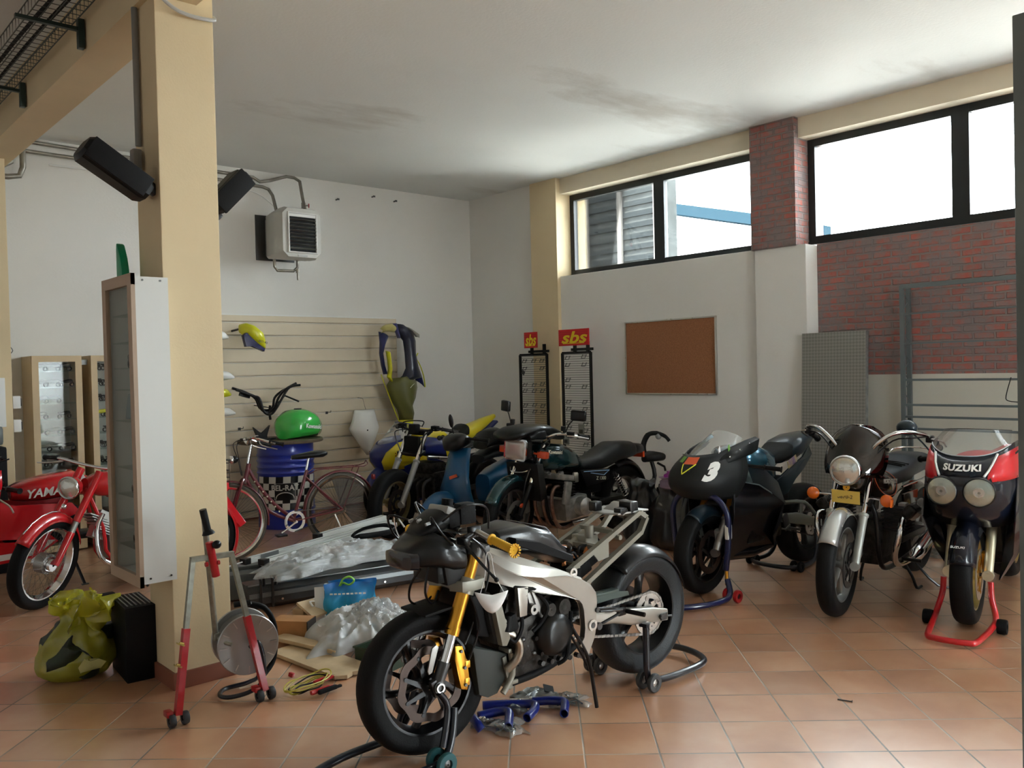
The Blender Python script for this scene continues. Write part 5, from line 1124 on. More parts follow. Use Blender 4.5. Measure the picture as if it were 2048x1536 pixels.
mirror(B, (-.2, -.03, .97), (-.16, -.02, 1.11), (.02, .026, .065), BLK, (0, .15, 0), False)
MB().box((-.42, 0, .30), (.40, .30, .05), bev=.015).build('foot_board', BLKM, B)
m = MB(); m.loft([(-.52, 0, .48, .10, .10, .16, 3), (-.66, 0, .52, .15, .12, .20, 3), (-.9, 0, .60, .17, .10, .22, 3), (-1.2, 0, .68, .13, .07, .12, 3), (-1.38, 0, .72, .08, .05, .06, 3)], 24); m.build('rear_body', SBL, B, ang=60)
m = MB(); m.loft([(-.46, 0, .74, .10, .03, .05), (-.60, 0, .78, .14, .04, .05), (-.9, 0, .80, .15, .05, .06), (-1.15, 0, .83, .13, .04, .06), (-1.3, 0, .84, .08, .03, .03)], 20); m.build('seat', SEATM, B, ang=60)
MB().loft([(-.50, 0, .86, .10, .04, .04), (-.56, 0, .90, .14, .09, .06), (-.68, 0, .92, .15, .10, .07), (-.80, 0, .90, .13, .06, .06)], 24).build('helmet_box', BLK, B, ang=60)
wheel(B, 'rear_wheel', -1.22, .22, .22, .11, .14, spokes=5, hub=.05, sw=.05)
MB().box((-1.05, .08, .28), (.45, .14, .14), bev=.03).build('engine', ENG, B)
MB().box((-.9, 0, .12), (.06, .28, .22), bev=.01).build('centre_stand', BLK, B)

# ------------------------------------------------------------------ naked black bike with long silver forks
B = place('motorcycle', 'unfaired dark motorcycle with long silver forks and wide black bars, beside the bicycle rear wheel', 4.52, 6.85, 190)
with steer(8, (-.3, 0, .6)):
    wheel(B, 'front_wheel', -.04, .33, .33, .13, .22, rm=mat('dull_gold_hub', (.22, .17, .08), .5, .7), spokes=3, hub=.05, sw=.06, dsk=((.06, .14, .09, 0),), dm=BROT)
    forks(B, (-.42, 1.0), (-.04, .33), .11, .022, CHR, .030, mat('grey_fork_slider', (.30, .30, .29), .45, .5), .42)
    m = MB(); m.tube([(-.56, .36, 1.0), (-.44, .24, 1.03), (-.40, .1, 1.0), (-.40, -.1, 1.0), (-.44, -.24, 1.03), (-.56, -.36, 1.0)], .013, seg=10, smooth=4); hb = m.build('handlebar', BLK, B)
    for s in (1, -1): grip(hb, (-.46, s*.26, 1.025), (-.58, s*.38, .995), .018); MB().box((-.43, s*.2, 1.03), (.06, .07, .05), bev=.01).build('master_cylinder', BLKM, hb); MB().tube([(-.40, s*.2, 1.02), (-.44, s*.3, 1.02), (-.54, s*.40, 1.0)], .006, seg=6).build('lever', STL, hb)
    MB().box((-.36, 0, 1.02), (.08, .09, .09), bev=.015).box((-.33, 0, .85), (.05, .18, .2), bev=.02).build('instrument', BLKM, B)
    hoses(B, [[(-.4, .15, 1.0), (-.28, .17, .95), (-.3, .12, .75), (-.2, .1, .5)], [(-.4, -.12, 1.0), (-.26, -.16, .98), (-.28, -.1, .8)], [(-.42, .05, 1.04), (-.36, .1, 1.1), (-.32, -.1, 1.08), (-.36, -.14, .98)]], .006)
BY = mat('yellow_race_paint', (.72, .58, .02), .3, coat=.5)
MB().loft([(-.46, 0, .82, .07, .05, .07), (-.58, 0, .83, .13, .09, .11), (-.78, 0, .80, .14, .09, .12), (-.95, 0, .75, .08, .05, .06)], 24).build('fuel_tank', BLUP, B, ang=60)
for s in (1, -1): MB().prism([(-.68, .76), (-.66, .86), (-.72, .76), (-.69, .72)], (0, 0, 0), (1, 0, 0), (0, 0, 1), -s*.142-.003, -s*.142+.003).build('yellow_flash', BY, B)
MB().loft([(-.93, 0, .76, .08, .03, .04), (-1.2, 0, .80, .12, .04, .05), (-1.5, 0, .84, .08, .03, .03)], 20).build('seat', SEATM, B, ang=60)
MB().box((-.66, 0, .45), (.38, .34, .28), bev=.04).box((-.56, 0, .62), (.2, .3, .12), bev=.03).build('engine', ENG, B)
MB().tube([(-.42, .13, .74), (-.75, .15, .70), (-.98, .14, .62)], .014, seg=10).build('side_frame_tube', ALU, B)
for k in range(4): MB().tube([(-.48, -.12+.08*k, .52), (-.36, -.12+.08*k, .46), (-.40, -.1+.07*k, .22), (-.6, -.06+.04*k, .16)], .016, seg=8, smooth=4).build('exhaust_pipe', STL, B)
wheel(B, 'rear_wheel', -1.42, .32, .32, .16, .215, spokes=3, hub=.05, sw=.07)
MB().box((-1.15, .1, .36), (.55, .04, .05)).box((-1.15, -.1, .36), (.55, .04, .05)).box((-.92, 0, .38), (.08, .24, .06)).build('swingarm', BLK, B, smooth=False)
MB().cyl((-.85, .12, .74), (-1.3, .1, .80), .012).cyl((-.85, -.12, .74), (-1.3, -.1, .80), .012).cyl((-.85, -.12, .74), (-.85, .12, .74), .012).build('rear_subframe', BLK, B)
side_stand(B, (-.9, .12, .25), (-.98, .28, .01))

# ------------------------------------------------------------------ yellow and blue two-stroke racer by the slat wall
B = place('motorcycle', 'yellow and blue faired racing motorcycle with clear screen, in front of the slatted wall', 4.98, 7.55, 187)
wheel(B, 'front_wheel', .0, .30, .30, .11, .215, spokes=3, hub=.035, sw=.06, dsk=((.05, .13, .09, 0),))
forks(B, (-.32, .85), (0, .30), .095, .022, BLK, .026, BLK, .5)
m = MB(); fender(m, 0, .30, .325, 20, 150, .14, edge=.5); m.build('front_fender', BLUP, B, solid=.003, ang=60)
fa = MB().strip(shell2([(.46, -.02, -.40, .17, 0), (.56, .10, -.42, .20, 0), (.66, .19, -.42, .205, 0), (.75, .20, -.40, .20, 0), (.83, .11, -.36, .185, .06)], p=.7)).build('upper_fairing', BLUP, B, solid=.004, ang=60)
for s in (1, -1):
    rows = []
    for z, k0, k1 in ((.57, .22, .99), (.66, .30, .99), (.75, .42, .99), (.82, .6, .99)):
        g = None; sec = [(.46, -.02, -.40, .17, 0), (.56, .10, -.42, .20, 0), (.66, .19, -.42, .205, 0), (.75, .20, -.40, .20, 0), (.83, .11, -.36, .185, .06)]
        for a, b in zip(sec[:-1], sec[1:]):
            if z <= b[0]+1e-6: break
        q = (z-a[0])/(b[0]-a[0]); g = [a[i]+(b[i]-a[i])*q for i in range(5)]
        rows.append([V(g[2]+(g[1]-g[2])*max(0, math.cos(s*k*math.pi/2))**.7+.010, (g[3]+.010)*math.sin(s*k*math.pi/2), z+g[4]*abs(math.sin(k*math.pi/2))**3) for k in [k0+(k1-k0)*i/15 for i in range(16)]])
    MB().strip(rows).build('yellow_panel', BY, fa, solid=.002, ang=80)
    text('fairing_emblem', '*', .16, mat('dark_red_mark', (.25, .03, .01), .5), fa, (.03, s*.205, .70), (-s, 0, 0), (0, 0, 1), .001)
    m = MB(); plate(m, [(-.06, .60), (-.40, .68), (-.62, .60), (-.74, .42), (-.66, .24), (-.30, .20), (-.14, .34)], lambda x, z: .21-.1*max(0, (.45-z)/.3), .006, s); m.build('side_fairing', BLUP, B)
    MB().tube([(-.33, s*.12, .84), (-.40, s*.24, .82), (-.44, s*.32, .81)], .012, seg=8).build('clip_on_bar', BLK, B)
    m = MB(); plate(m, [(-.32, .70), (-.85, .66), (-.90, .58), (-.40, .60)], .14, .02, s, .005); m.build('frame', ALU, B)
rows = []
for i in range(8):
    q = i/7; rows.append([V(.09-.24*q-.24*(t*t)*.9, .18*t*(1-.2*q), .83+.22*q*(1-.25*t*t)+.06*t*t*(1-q)) for t in [-1+2*k/12 for k in range(13)]])
MB().strip(rows).build('windscreen', CLR, fa, ang=80); MB().tube(rows[-1], .012, seg=6, squash=.4).build('screen_band', BLUP, fa)
MB().loft([(-.40, 0, .86, .07, .04, .06), (-.52, 0, .87, .15, .09, .1), (-.72, 0, .85, .16, .09, .12), (-.90, 0, .78, .09, .05, .06)], 24).build('fuel_tank', BY, B, ang=60)
for s in (1, -1): MB().prism([(-.46, .86), (-.60, .80), (-.86, .82), (-.88, .72), (-.50, .74)], (0, 0, 0), (1, 0, 0), (0, 0, 1), -s*.158-.004, -s*.158+.004, bev=.002).build('blue_tank_side', BLUP, B)
MB().loft([(-.95, 0, .80, .08, .03, .05), (-1.05, 0, .86, .12, .07, .10), (-1.12, 0, .90, .13, .07, .12)], 20).build('seat_hump', BLK, B, ang=60)
MB().loft([(-1.0, 0, .78, .12, .10, .06), (-1.20, 0, .86, .13, .09, .08), (-1.45, 0, .95, .09, .06, .06), (-1.66, 0, 1.02, .04, .03, .02)], 24).build('tail_cowl', BY, B, ang=60)
MB().prism([(-1.0, .72), (-1.3, .80), (-1.6, .98), (-1.62, .96), (-1.25, .74), (-1.05, .68)], (0, 0, 0), (1, 0, 0), (0, 0, 1), -.12, .12, bev=.004).build('under_tray', BLUP, B)
wheel(B, 'rear_wheel', -1.35, .31, .31, .15, .215, spokes=3, hub=.045, sw=.07)
MB().box((-.62, 0, .42), (.4, .3, .3), bev=.04).build('engine', ENG, B)
MB().box((-1.1, 0, .36), (.5, .2, .05), bev=.01).build('swingarm', ALU, B)
st = thing('paddock_stand', 'dark stand arms holding the rear of the yellow and blue racer', 'stand', (6.3, 7.72, 0))
MB().tube([(0, -.16, .30), (0, -.18, .04), (.35, -.17, .03), (.4, 0, .03), (.35, .17, .03), (0, .18, .04), (0, .16, .30)], .016, seg=8, smooth=3).build('stand_frame', PADK, st)

# ------------------------------------------------------------------ red vintage moped at the left, leaning on its side stand
B = place('motorcycle', 'red vintage motorcycle with round headlight and spoked wheels, partly behind the glass cabinet', 1.50, 6.60, 190, lean=-.10)
RV = mat('deep_red_vintage_paint', (.50, .008, .012), .25, coat=.6)
with steer(33, (-.2, 0, .5), (-.5, 0, .87)):
    wheel(B, 'front_wheel', 0, .32, .32, .085, .255, rm=CHR, style='wire', spokes=32, hub=.055)
    MB().lathe([(.02, -.04), (.07, -.035), (.07, .035), (.02, .04)], (0, 0, .32), (0, 1, 0), 28).build('brake_drum', ALUD, B)
    for s in (1, -1):
        l = MB().cyl((-.36, s*.075, .93), (-.155, s*.085, .60), .028, .026, seg=16).build('fork_leg', RV, B)
        MB().cyl((-.155, s*.085, .60), (-.11, s*.085, .51), .022, seg=14).build('fork_collar', ALUD, l); MB().cyl((-.12, s*.085, .53), (0, s*.085, .32), .027, .022, seg=14).build('fork_slider', RV, l)
    m = MB(); fender(m, 0, .32, .355, 35, 165, .105, edge=.55); m.build('front_fender', RV, B, solid=.003, ang=60)
    MB().tube([(.355*math.cos(math.radians(a)), -.0, .32+.362*math.sin(math.radians(a))) for a in (45, 60, 75, 90, 105)], .004, seg=6).build('fender_trim', CHR, B)
    round_lamp(B, 'headlight', (-.14, 0, .83), .078, .11, shellm=RV)
    MB().ell((-.12, .0, .70), (.018, .02, .02), 14).build('horn', CHR, B)
    m = MB(); m.tube([(-.34, .36, .96), (-.32, .22, .98), (-.33, .08, .97), (-.33, -.08, .97), (-.32, -.22, .98), (-.34, -.36, .96)], .011, seg=10, smooth=4); hb = m.build('handlebar', CHR, B)
    for s in (1, -1):
        grip(hb, (-.325, s*.25, .978), (-.345, s*.37, .958), .016); MB().tube([(-.29, s*.18, .97), (-.25, s*.26, .95), (-.26, s*.36, .93)], .005, seg=6, smooth=3).build('lever', ALU, hb)
MB().loft([(-.34, 0, .82, .06, .05, .06), (-.44, 0, .83, .11, .08, .10), (-.62, 0, .82, .13, .08, .11), (-.80, 0, .77, .10, .05, .07), (-.88, 0, .74, .06, .03, .03)], 24).build('fuel_tank', RV, B, ang=60)
MB().loft([(-.82, 0, .76, .08, .03, .04), (-1.0, 0, .79, .12, .04, .05), (-1.15, 0, .80, .11, .04, .04)], 20).build('seat', SEATM, B, ang=60)
m = MB(); m.box((-.58, 0, .36), (.26, .18, .18), bev=.03).cyl((-.60, -.12, .36), (-.60, .12, .36), .09, seg=24); eg = m.build('engine', ALUD, B)
m = MB()
for k in range(7): m.box((-.47+.012*k, 0, .44+.024*k), (.14, .15, .008), rot=(0, -.45, 0))
m.box((-.43, 0, .52), (.09, .09, .2), rot=(0, -.45, 0)); m.build('cylinder_fins', mat('bare_cast_metal', (.45, .45, .43), .4, .7), eg, smooth=False)
MB().tube([(-.42, .08, .60), (-.36, .10, .48), (-.40, .11, .26), (-.7, .12, .20), (-1.2, .13, .26)], .018, seg=10, smooth=5).build('exhaust_pipe', CHR, B)
for s in (1, -1):
    m = MB(); plate(m, [(-.62, .70), (-1.02, .68), (-1.0, .46), (-.80, .40), (-.68, .52)], .11, .03, s, .012); m.build('side_cover', RV, B)
    MB().tube([(-.34, s*.02, .80), (-.42, s*.07, .5), (-.46, s*.08, .28), (-.8, s*.08, .26), (-1.0, s*.08, .70)], .014, seg=8, smooth=3).build('frame_tube', RV, B)
    MB().cyl((-1.12, s*.13, .68), (-1.22, s*.13, .34), .02, seg=12).build('rear_shock', CHR, B)
wheel(B, 'rear_wheel', -1.24, .31, .31, .09, .245, rm=CHR, style='wire', spokes=32, hub=.06)
m = MB(); fender(m, -1.24, .31, .345, 60, 215, .13, edge=.5); m.build('rear_fender', RV, B, solid=.003, ang=60)
MB().box((-1.05, 0, .31), (.42, .16, .04), bev=.01).build('swingarm', RV, B)
MB().prism([(-1.36, .74), (-1.50, .72), (-1.50, .66), (-1.44, .64), (-1.64, .37), (-1.58, .34), (-1.36, .58)], (0, 0, 0), (1, 0, 0), (0, 0, 1), -.05, .05, bev=.01).build('rear_panel', REDF, B)
MB().tube([(-.60, .08, .26), (-.62, .18, .12), (-.64, .24, .04)], .009, seg=8).build('side_stand', BLK, B)

# ------------------------------------------------------------------ red two-stroke sport bike at the left edge
B = place('motorcycle', 'red sport motorcycle with lettered tank and fairing, cut by the left edge of the photo', 1.06, 7.38, 178)
RY = mat('signal_red_paint', (.62, .008, .015), .25, coat=.6)
wheel(B, 'front_wheel', .0, .30, .30, .11, .215, spokes=3, hub=.035, sw=.06, dsk=((.05, .13, .09, 0),))
forks(B, (-.30, .82), (0, .30), .09, .02, BLK, .026, BLK, .5)
m = MB(); fender(m, 0, .30, .325, 20, 150, .13, edge=.5); m.build('front_fender', RY, B, solid=.003, ang=60)
fa = MB().strip(shell2([(.62, .06, -.30, .19, 0), (.72, .18, -.32, .21, 0), (.82, .16, -.34, .21, .0), (.90, .08, -.34, .20, .03)], p=.7)).build('upper_fairing', RY, B, solid=.004, ang=60)
rows = []
for i in range(8):
    q = i/7; rows.append([V(.06-.22*q-.24*(t*t), .18*t*(1-.2*q), .92+.12*q*(1-.3*t*t)+.03*t*t*(1-q)) for t in [-1+2*k/12 for k in range(13)]])
MB().strip(rows).build('windscreen', thin_glass('dark_red_screen', (.30, .12, .12), .10, .03), fa, ang=80); MB().tube([r[-1] for r in rows], .006, seg=6).build('screen_edge', BLK, fa)
for s in (1, -1):
    m = MB(); plate(m, [(-.10, .62), (-.30, .70), (-.42, .66), (-.80, .64), (-.86, .56), (-.62, .48), (-.50, .40), (-.12, .44)], .20, .008, s); sf = m.build('side_fairing', RY, B)
    m = MB(); plate(m, [(-.10, .42), (-.50, .38), (-.62, .44), (-.70, .36), (-.56, .25), (-.20, .22), (-.10, .30)], lambda x, z: .19-.1*max(0, (.35-z)/.2), .006, s); m.build('belly_fairing', RY, B)
    m = MB(); plate(m, [(-.20, .25), (-.56, .27), (-.68, .37), (-.60, .38), (-.50, .31), (-.20, .30)], lambda x, z: .194-.1*max(0, (.35-z)/.2), .006, s); m.build('white_flash', WHL, B)
    text('tank_lettering', 'YAMAHA', .09, mat('white_letters', (.8, .78, .75), .4), B, (-.68, s*.163, .735), (-s, 0, 0.05), (0.02, 0, 1), .001, shear=.25, bold=.002)
    m = MB(); plate(m, [(-.88, .80), (-.96, .70), (-.93, .80), (-.90, .84)], .135, .01, s); m.build('white_wedge', WHL, B)
    MB().tube([(-.32, s*.12, .80), (-.38, s*.24, .79), (-.42, s*.34, .78)], .012, seg=8).build('clip_on_bar', BLK, B)
    grip(B, (-.37, s*.22, .792), (-.43, s*.34, .78), .017); MB().cyl((-.32, s*.14, .80), (-.32, s*.14, .85), .022, seg=12).build('fluid_reservoir', STL, B)
    MB().tube([(-.33, s*.2, .79), (-.30, s*.26, .74), (-.36, s*.32, .68), (-.38, s*.36, .63)], .006, seg=6, smooth=4).build('lever', ALU, B)
MB().loft([(-.42, 0, .74, .09, .05, .06, 2.6), (-.50, 0, .755, .15, .07, .09, 2.6), (-.66, 0, .77, .165, .085, .11, 2.6), (-.84, 0, .79, .15, .085, .11, 2.6), (-.96, 0, .76, .12, .055, .10, 2.4), (-1.05, 0, .70, .08, .03, .05, 2.4)], 28).build('fuel_tank', RY, B, ang=60)
MB().lathe([(.002, .012), (.035, .01), (.045, 0)], (-.78, 0, .868), (0, 0, 1), 20).build('filler_cap', ALUD, B)
MB().loft([(-1.0, 0, .72, .09, .03, .05), (-1.2, 0, .76, .12, .04, .05), (-1.4, 0, .80, .08, .03, .04)], 20).build('seat', SEATM, B, ang=60)
MB().loft([(-1.1, 0, .70, .13, .06, .07), (-1.4, 0, .78, .12, .05, .06), (-1.6, 0, .84, .05, .03, .03)], 20).build('tail_cowl', RY, B, ang=60)
wheel(B, 'rear_wheel', -1.34, .31, .31, .13, .215, spokes=3, hub=.045, sw=.07)
MB().box((-.62, 0, .48), (.5, .30, .26), bev=.04).build('engine', BLKM, B); MB().box((-1.1, 0, .36), (.5, .2, .05), bev=.01).build('swingarm', BLK, B)
side_stand(B, (-.8, .12, .25), (-.86, .26, .01))
# ------------------------------------------------------------------ front lifting stand with red legs, leaning by the column
def rot_box_between(mb, p0, p1, w, d, up=(0, 1, 0)):
    p0, p1 = V(*p0), V(*p1); t = (p1-p0).normalized(); x = V(*up).cross(t).normalized(); y = t.cross(x)
    mb.rings([[p+x*(a*w/2)+y*(b*d/2) for a, b in ((-1, -1), (1, -1), (1, 1), (-1, 1))] for p in (p0, p1)])
REDL = mat('red_leg_paint', (.42, .008, .012), .35, coat=.3)
GLV = mat('worn_zinc_tube', (.36, .36, .30), .42, .6, var=.3, vscale=30)
t = thing('lifting_stand', 'three legged lifting stand with red feet and black handle, in front of the column', 'stand', (0, 0, 0))
for (x, y, tx, ty, tz) in ((1.425, 3.915, 1.535, 3.97, .73), (1.846, 3.915, 1.722, 3.97, .725)):
    kx = x+(tx-x)*.55; ky = y+(ty-y)*.55; kz = .05+(tz-.05)*.55
    l = MB(); rot_box_between(l, (x, y, .05), (kx, ky, kz), .030, .030); lg = l.build('leg', REDL, t, smooth=False)
    m = MB(); rot_box_between(m, (kx, ky, kz), (tx, ty, tz), .022, .022); m.build('leg_extension', GLV, lg, smooth=False)
    if x < 1.6:
        for q in (.46, .32):
            px_ = x+(tx-x)*q; pz = .05+(tz-.05)*q; m = MB(); m.box((px_-.025, y+.01, pz), (.035, .02, .006), rot=(0, .5, 0)).cyl((px_-.03, y+.01, pz+.008), (px_-.01, y+.01, pz), .005, seg=8); m.build('wing_nut', mat('brass_nut', (.45, .33, .10), .35, .9), lg)
    MB().box((x-.035, y+.02, .06), (.03, .05, .025), bev=.003).build('foot_hook', REDL, lg)
    for q in (-.028, .032): stand_wheel(t, (x+q, y, .030), .030, mat('ribbed_black_roller', (.03, .032, .035), .5), ax=(1, 0, 0), w=.026)
m = MB(); rot_box_between(m, (1.525, 3.97, .73), (1.732, 3.97, .726), .024, .024, (0, 1, 0)); m.build('cross_bar', GLV, t, smooth=False)
m = MB(); m.cyl((1.70, 4.13, .29), (1.592, 3.965, .95), .014, seg=16); pl = m.build('centre_pole', GLV, t)
m = MB(); m.cyl((1.64, 3.96, .635), (1.612, 3.96, .80), .0185, seg=16); m.build('clamp_sleeve', REDL, pl)
MB().ell((1.635, 3.93, .79), (.022, .018, .02), 18).build('clamp_knob', BLK, pl)
m = MB(); m.cyl((1.605, 3.95, .845), (1.58, 3.945, .96), .0165, seg=16).lathe([(.016, 0), (.030, .0), (.024, .012), (.016, .02)], (1.606, 3.95, .842), (-.2, 0, 1), 20, closed=True); m.build('handle_grip', PLB, pl, ang=60)
for s in (-1, 1): MB().cyl((1.62+s*.022, 3.95, .70), (1.62+s*.034, 3.95, .70), .011, seg=8).build('bolt', REDL, pl)
m = MB(); m.tube([(1.70, 4.13, .31), (1.71, 4.09, .28), (1.745, 4.05, .265)], .010, seg=10).box((1.70, 4.12, .30), (.03, .03, .035), bev=.004); m.build('pole_hook', GLV, pl)

# cable reel
t = thing('cable_reel', 'silver drum cable reel on a black tubular frame, standing at the foot of the column', 'cable reel', (1.84, 4.10, .245)); t.rotation_euler = (0, 0, math.radians(-12))
m = MB(); m.lathe([(.05, -.012), (.145, -.008), (.15, .0), (.146, .006), (.10, .002), (.05, -.004), (.001, -.004), (.001, -.012)], (0, -.05, 0), (0, -1, 0), 40); d = m.build('front_flange', mat('pressed_silver_disc', (.42, .43, .43), .35, .8, rvar=.1), t)
m = MB()
for k in range(12): a = 2*math.pi*k/12; m.box((.122*math.cos(a), -.060, .122*math.sin(a)), (.035, .003, .004), rot=(0, -a, 0))
m.build('pressed_rib', ALU, d, smooth=False)
MB().lathe([(.02, -.015), (.146, -.012), (.15, 0), (.146, .004), (.02, 0)], (0, .10, 0), (0, -1, 0), 40, closed=True).build('rear_flange', MATS['pressed_silver_disc'], t)
m = MB()
for k in range(9): m.lathe([(.118+.004*math.cos(a_)*1.8, -.03+.014*k+.007*math.sin(a_)) for a_ in [math.pi*2*j/6 for j in range(6)]], (0, 0, 0), (0, 1, 0), 30, closed=True)
m.build('wound_cable', mat('grey_cable', (.14, .14, .13), .5), t)
m = MB(); m.tube([(.0, -.085, -.005), (.035, -.10, .02), (.06, -.10, -.06), (.055, -.10, -.17), (.0, -.10, -.215), (-.10, -.10, -.225), (-.14, -.04, -.228), (-.10, .04, -.228), (.02, .06, -.225), (.08, .09, -.20), (.05, .13, -.05), (.02, .12, .12), (.05, .10, .17)], .011, seg=12, smooth=5); m.build('tube_frame', PADK, t)
m = MB(); m.tube([(.02, .13, .16), (.12, .11, .13), (.17, .10, .02), (.16, .10, -.14), (.10, .06, -.2)], .014, seg=10, smooth=4); m.build('rear_guard', SOFTB, t)
MB().cyl((-.04, .06, .18), (.04, .06, .18), .014).build('carry_grip', SOFTB, t)

# jumper leads: one coil of yellow-green cable with red clamps
t = thing('jumper_cable', 'yellow and black jumper leads with red clamps, coiled on the floor tiles', 'cable', (2.08, 3.90, 0))
r = random.Random(5)
for k in range(6):
    ph = r.uniform(0, 6.28); a, b = .09+.012*k, .045+.005*k
    MB().tube([V(a*math.cos(2*math.pi*i/12+ph)+.3*b*math.sin(ph), .3*a*math.cos(2*math.pi*i/12+ph)+b*math.sin(2*math.pi*i/12+ph), .008+.007*k+.006*math.sin(i*1.7+k)) for i in range(12)], .0035, seg=6, smooth=4, closed=True).build('lead', mat('yellow_lead', (.45, .38, .05), .45) if k % 3 else SOFTB, t)
for (x, y, a, mm) in ((.07, .0, .2, REDL), (-.01, -.12, .1, REDL), (.02, -.14, .12, SOFTB)):
    MB().box((x, y, .025), (.11, .022, .022), rot=(0, 0, a), bev=.008).box((x+.06, y+.012, .02), (.05, .018, .012), rot=(0, 0, a), bev=.004).build('clamp', mm, t)
m = MB().box((2.09, 4.115, .012), (.02, .028, .022), rot=(.2, .1, .4), bev=.004); tag(m.build('red_cap', REDL), 'tiny red plastic cap lying on the tiles beside the cable reel', 'cap')

# yellow rubbish bag
def bag_mesh(R, H, seedn, neck=.25, seg=40, rings=22, wr=.10, spread=1.0):
    rr = random.Random(seedn); ph = [rr.uniform(0, 6.28) for _ in range(10)]; rows = []
    for i in range(rings+1):
        q = i/rings
        if q < .12: rad = R*(.72+.28*math.sin(q/.12*math.pi/2))
        elif q < .62: rad = R*(1.0+.04*math.sin(q*9))
        else: rad = R*(1.0-(1-neck)*((q-.62)/.38)**1.2)
        if q > .88: rad *= 1+.9*(q-.88)/.12*spread
        row = []
        for j in range(seg):
            a = 2*math.pi*j/seg
            w = wr*(math.sin(5*a+ph[0]+3*q)*.4+math.sin(9*a+ph[1]-4*q)*.35+math.sin(15*a+ph[2]+6*q)*.3*q+math.sin(3*a+ph[3])*.4)
            k = rad*(1+w*(.4+1.5*q)); row.append(V(k*math.cos(a), k*math.sin(a), H*q*(1+.05*math.sin(4*a+ph[5])*q)))
        rows.append(row)
    return rows
t = thing('rubbish_bag', 'translucent yellow rubbish bag full of dark waste, beside the black box', 'bag', (1.29, 4.98, 0))
YF_ = thin_glass('yellow_bag_film', (.80, .76, .14), .12, .12, haze=.34, hazecol=(.72, .70, .06), bump=.6, bscale=16)
def noisy(rows, amp, sc, sd): return [[p+V(noise.noise(p*sc+V(sd, 0, 0)), noise.noise(p*sc+V(0, sd, 0)), noise.noise(p*sc+V(0, 0, sd)))*amp for p in r_] for r_ in rows]
def round_sack(R_, H_, prof, seg=56, ns=.05, sc=6, sd=1, n=40):
    rows = []
    for i in range(n+1):
        q = i/n*(len(prof)-1); a, b = prof[int(q)], prof[min(int(q)+1, len(prof)-1)]; f_ = q-int(q); k_ = a+(b-a)*f_; z = H_*(i/n)
        rows.append([V(R_*k_*math.cos(2*math.pi*j/seg)*(1+.05*math.sin(7*2*math.pi*j/seg+z*9)*(z/H_)*2), R_*k_*math.sin(2*math.pi*j/seg)*(1+.05*math.sin(11*2*math.pi*j/seg)*(z/H_)*2), z) for j in range(seg)])
    return noisy(rows, ns, sc, sd)
m = MB(); m.rings([[V(p.x, p.y, max(.004, p.z)) for p in r_] for r_ in round_sack(.185, .42, [.62, .9, 1.0, 1.02, .98, .9, .74, .50, .42, .62, .70], ns=.035, sc=9, sd=3)], True, False); m.build('bag_body', YF_, t, ang=70)
m = MB(); m.rings([[V(p.x, p.y, max(.008, p.z)) for p in r_] for r_ in round_sack(.165, .29, [.55, .9, 1.0, 1.0, .95, .8, .3], ns=.06, sc=10, sd=7)]); m.build('bag_contents', mat('dark_green_waste', (.02, .035, .010), .5, col2=(.004, .006, .005), vscale=9), t, ang=60)
m = MB(); m.strip([[p+V(.045, -.05, .20) for p in r_] for r_ in round_sack(.10, .22, [.5, .6, .9, 1.3, 1.2], ns=.09, sc=14, sd=5, n=24)], closed=True); m.build('bag_fold', YF_, t, ang=60)
m = MB().prism([(0, 0), (.05, .02), (.10, .0), (.13, .03), (.09, .055), (.05, .05), (.02, .07), (-.01, .03)], (-.04, -.205, .07), (1, .1, 0), (0, -.1, 1), -.003, .003); m.build('paper_scrap', mat('pale_yellow_paper', (.55, .52, .20), .7), t)
# black box by the column
t = thing('black_box', 'tall matt black box standing between the yellow bag and the column', 'box', (1.525, 4.80, 0)); t.rotation_euler.z = math.radians(-5)
MB().box((0, 0, .195), (.15, .34, .39), bev=.006).build('box_body', BLKM, t)
m = MB()
for k in range(6): m.box((-.055+.022*k, 0, .392), (.006, .28, .005))
m.build('top_ridges', mat('grey_top_ridge', (.12, .12, .11), .5), t, smooth=False)
t = thing('small_black_box', 'small low black box on the floor behind the yellow bag', 'box', (1.78, 6.15, 0))
MB().box((0, 0, .04), (.26, .18, .08), bev=.01).box((-.01, .02, .10), (.16, .10, .05), bev=.01).build('box_body', BLKM, t); MB().tube([(-.14, .0, .02), (-.2, -.05, .012), (-.24, .02, .012)], .008, seg=6, smooth=3).build('box_cord', BLK, t)

# ------------------------------------------------------------------ rubbish and boards between column and front bike
PINE = mat('pale_pine', (.58, .44, .27), .6, var=.2, vscale=10)
PLY = mat('orange_plywood', (.42, .20, .07), .5, var=.25, vscale=8)
tag(MB().prism([(-.30, -.10), (.32, -.12), (.36, -.07), (.34, -.02), (.37, .05), (.33, .11), (-.30, .12)], (2.30, 4.23, .012), (.12, -1, 0), (1, .12, 0), -.006, .014, bev=.002).build('board', PINE), 'pale wide pine board with a broken end, lying under the clear plastic', 'board')
tag(MB().box((2.36, 4.42, .045), (.09, .50, .022), rot=(0, 0, .25), bev=.003).build('batten', PINE), 'narrow pine batten lying on the wide board beside the reel', 'board')
t = thing('wooden_box', 'orange brown wooden box with dark end, behind the cable reel', 'box', (2.40, 4.68, 0)); t.rotation_euler.z = math.radians(-52)
MB().box((0, 0, .065), (.22, .13, .13), bev=.003).build('box_body', PLY, t); MB().box((.112, 0, .065), (.006, .125, .124)).build('box_end', mat('dark_box_end', (.03, .02, .015), .6), t, smooth=False)
t = thing('cut_board', 'pale offcut of board with white torn paper, behind the wooden box', 'board', (2.66, 4.92, 0)); t.rotation_euler.z = .5
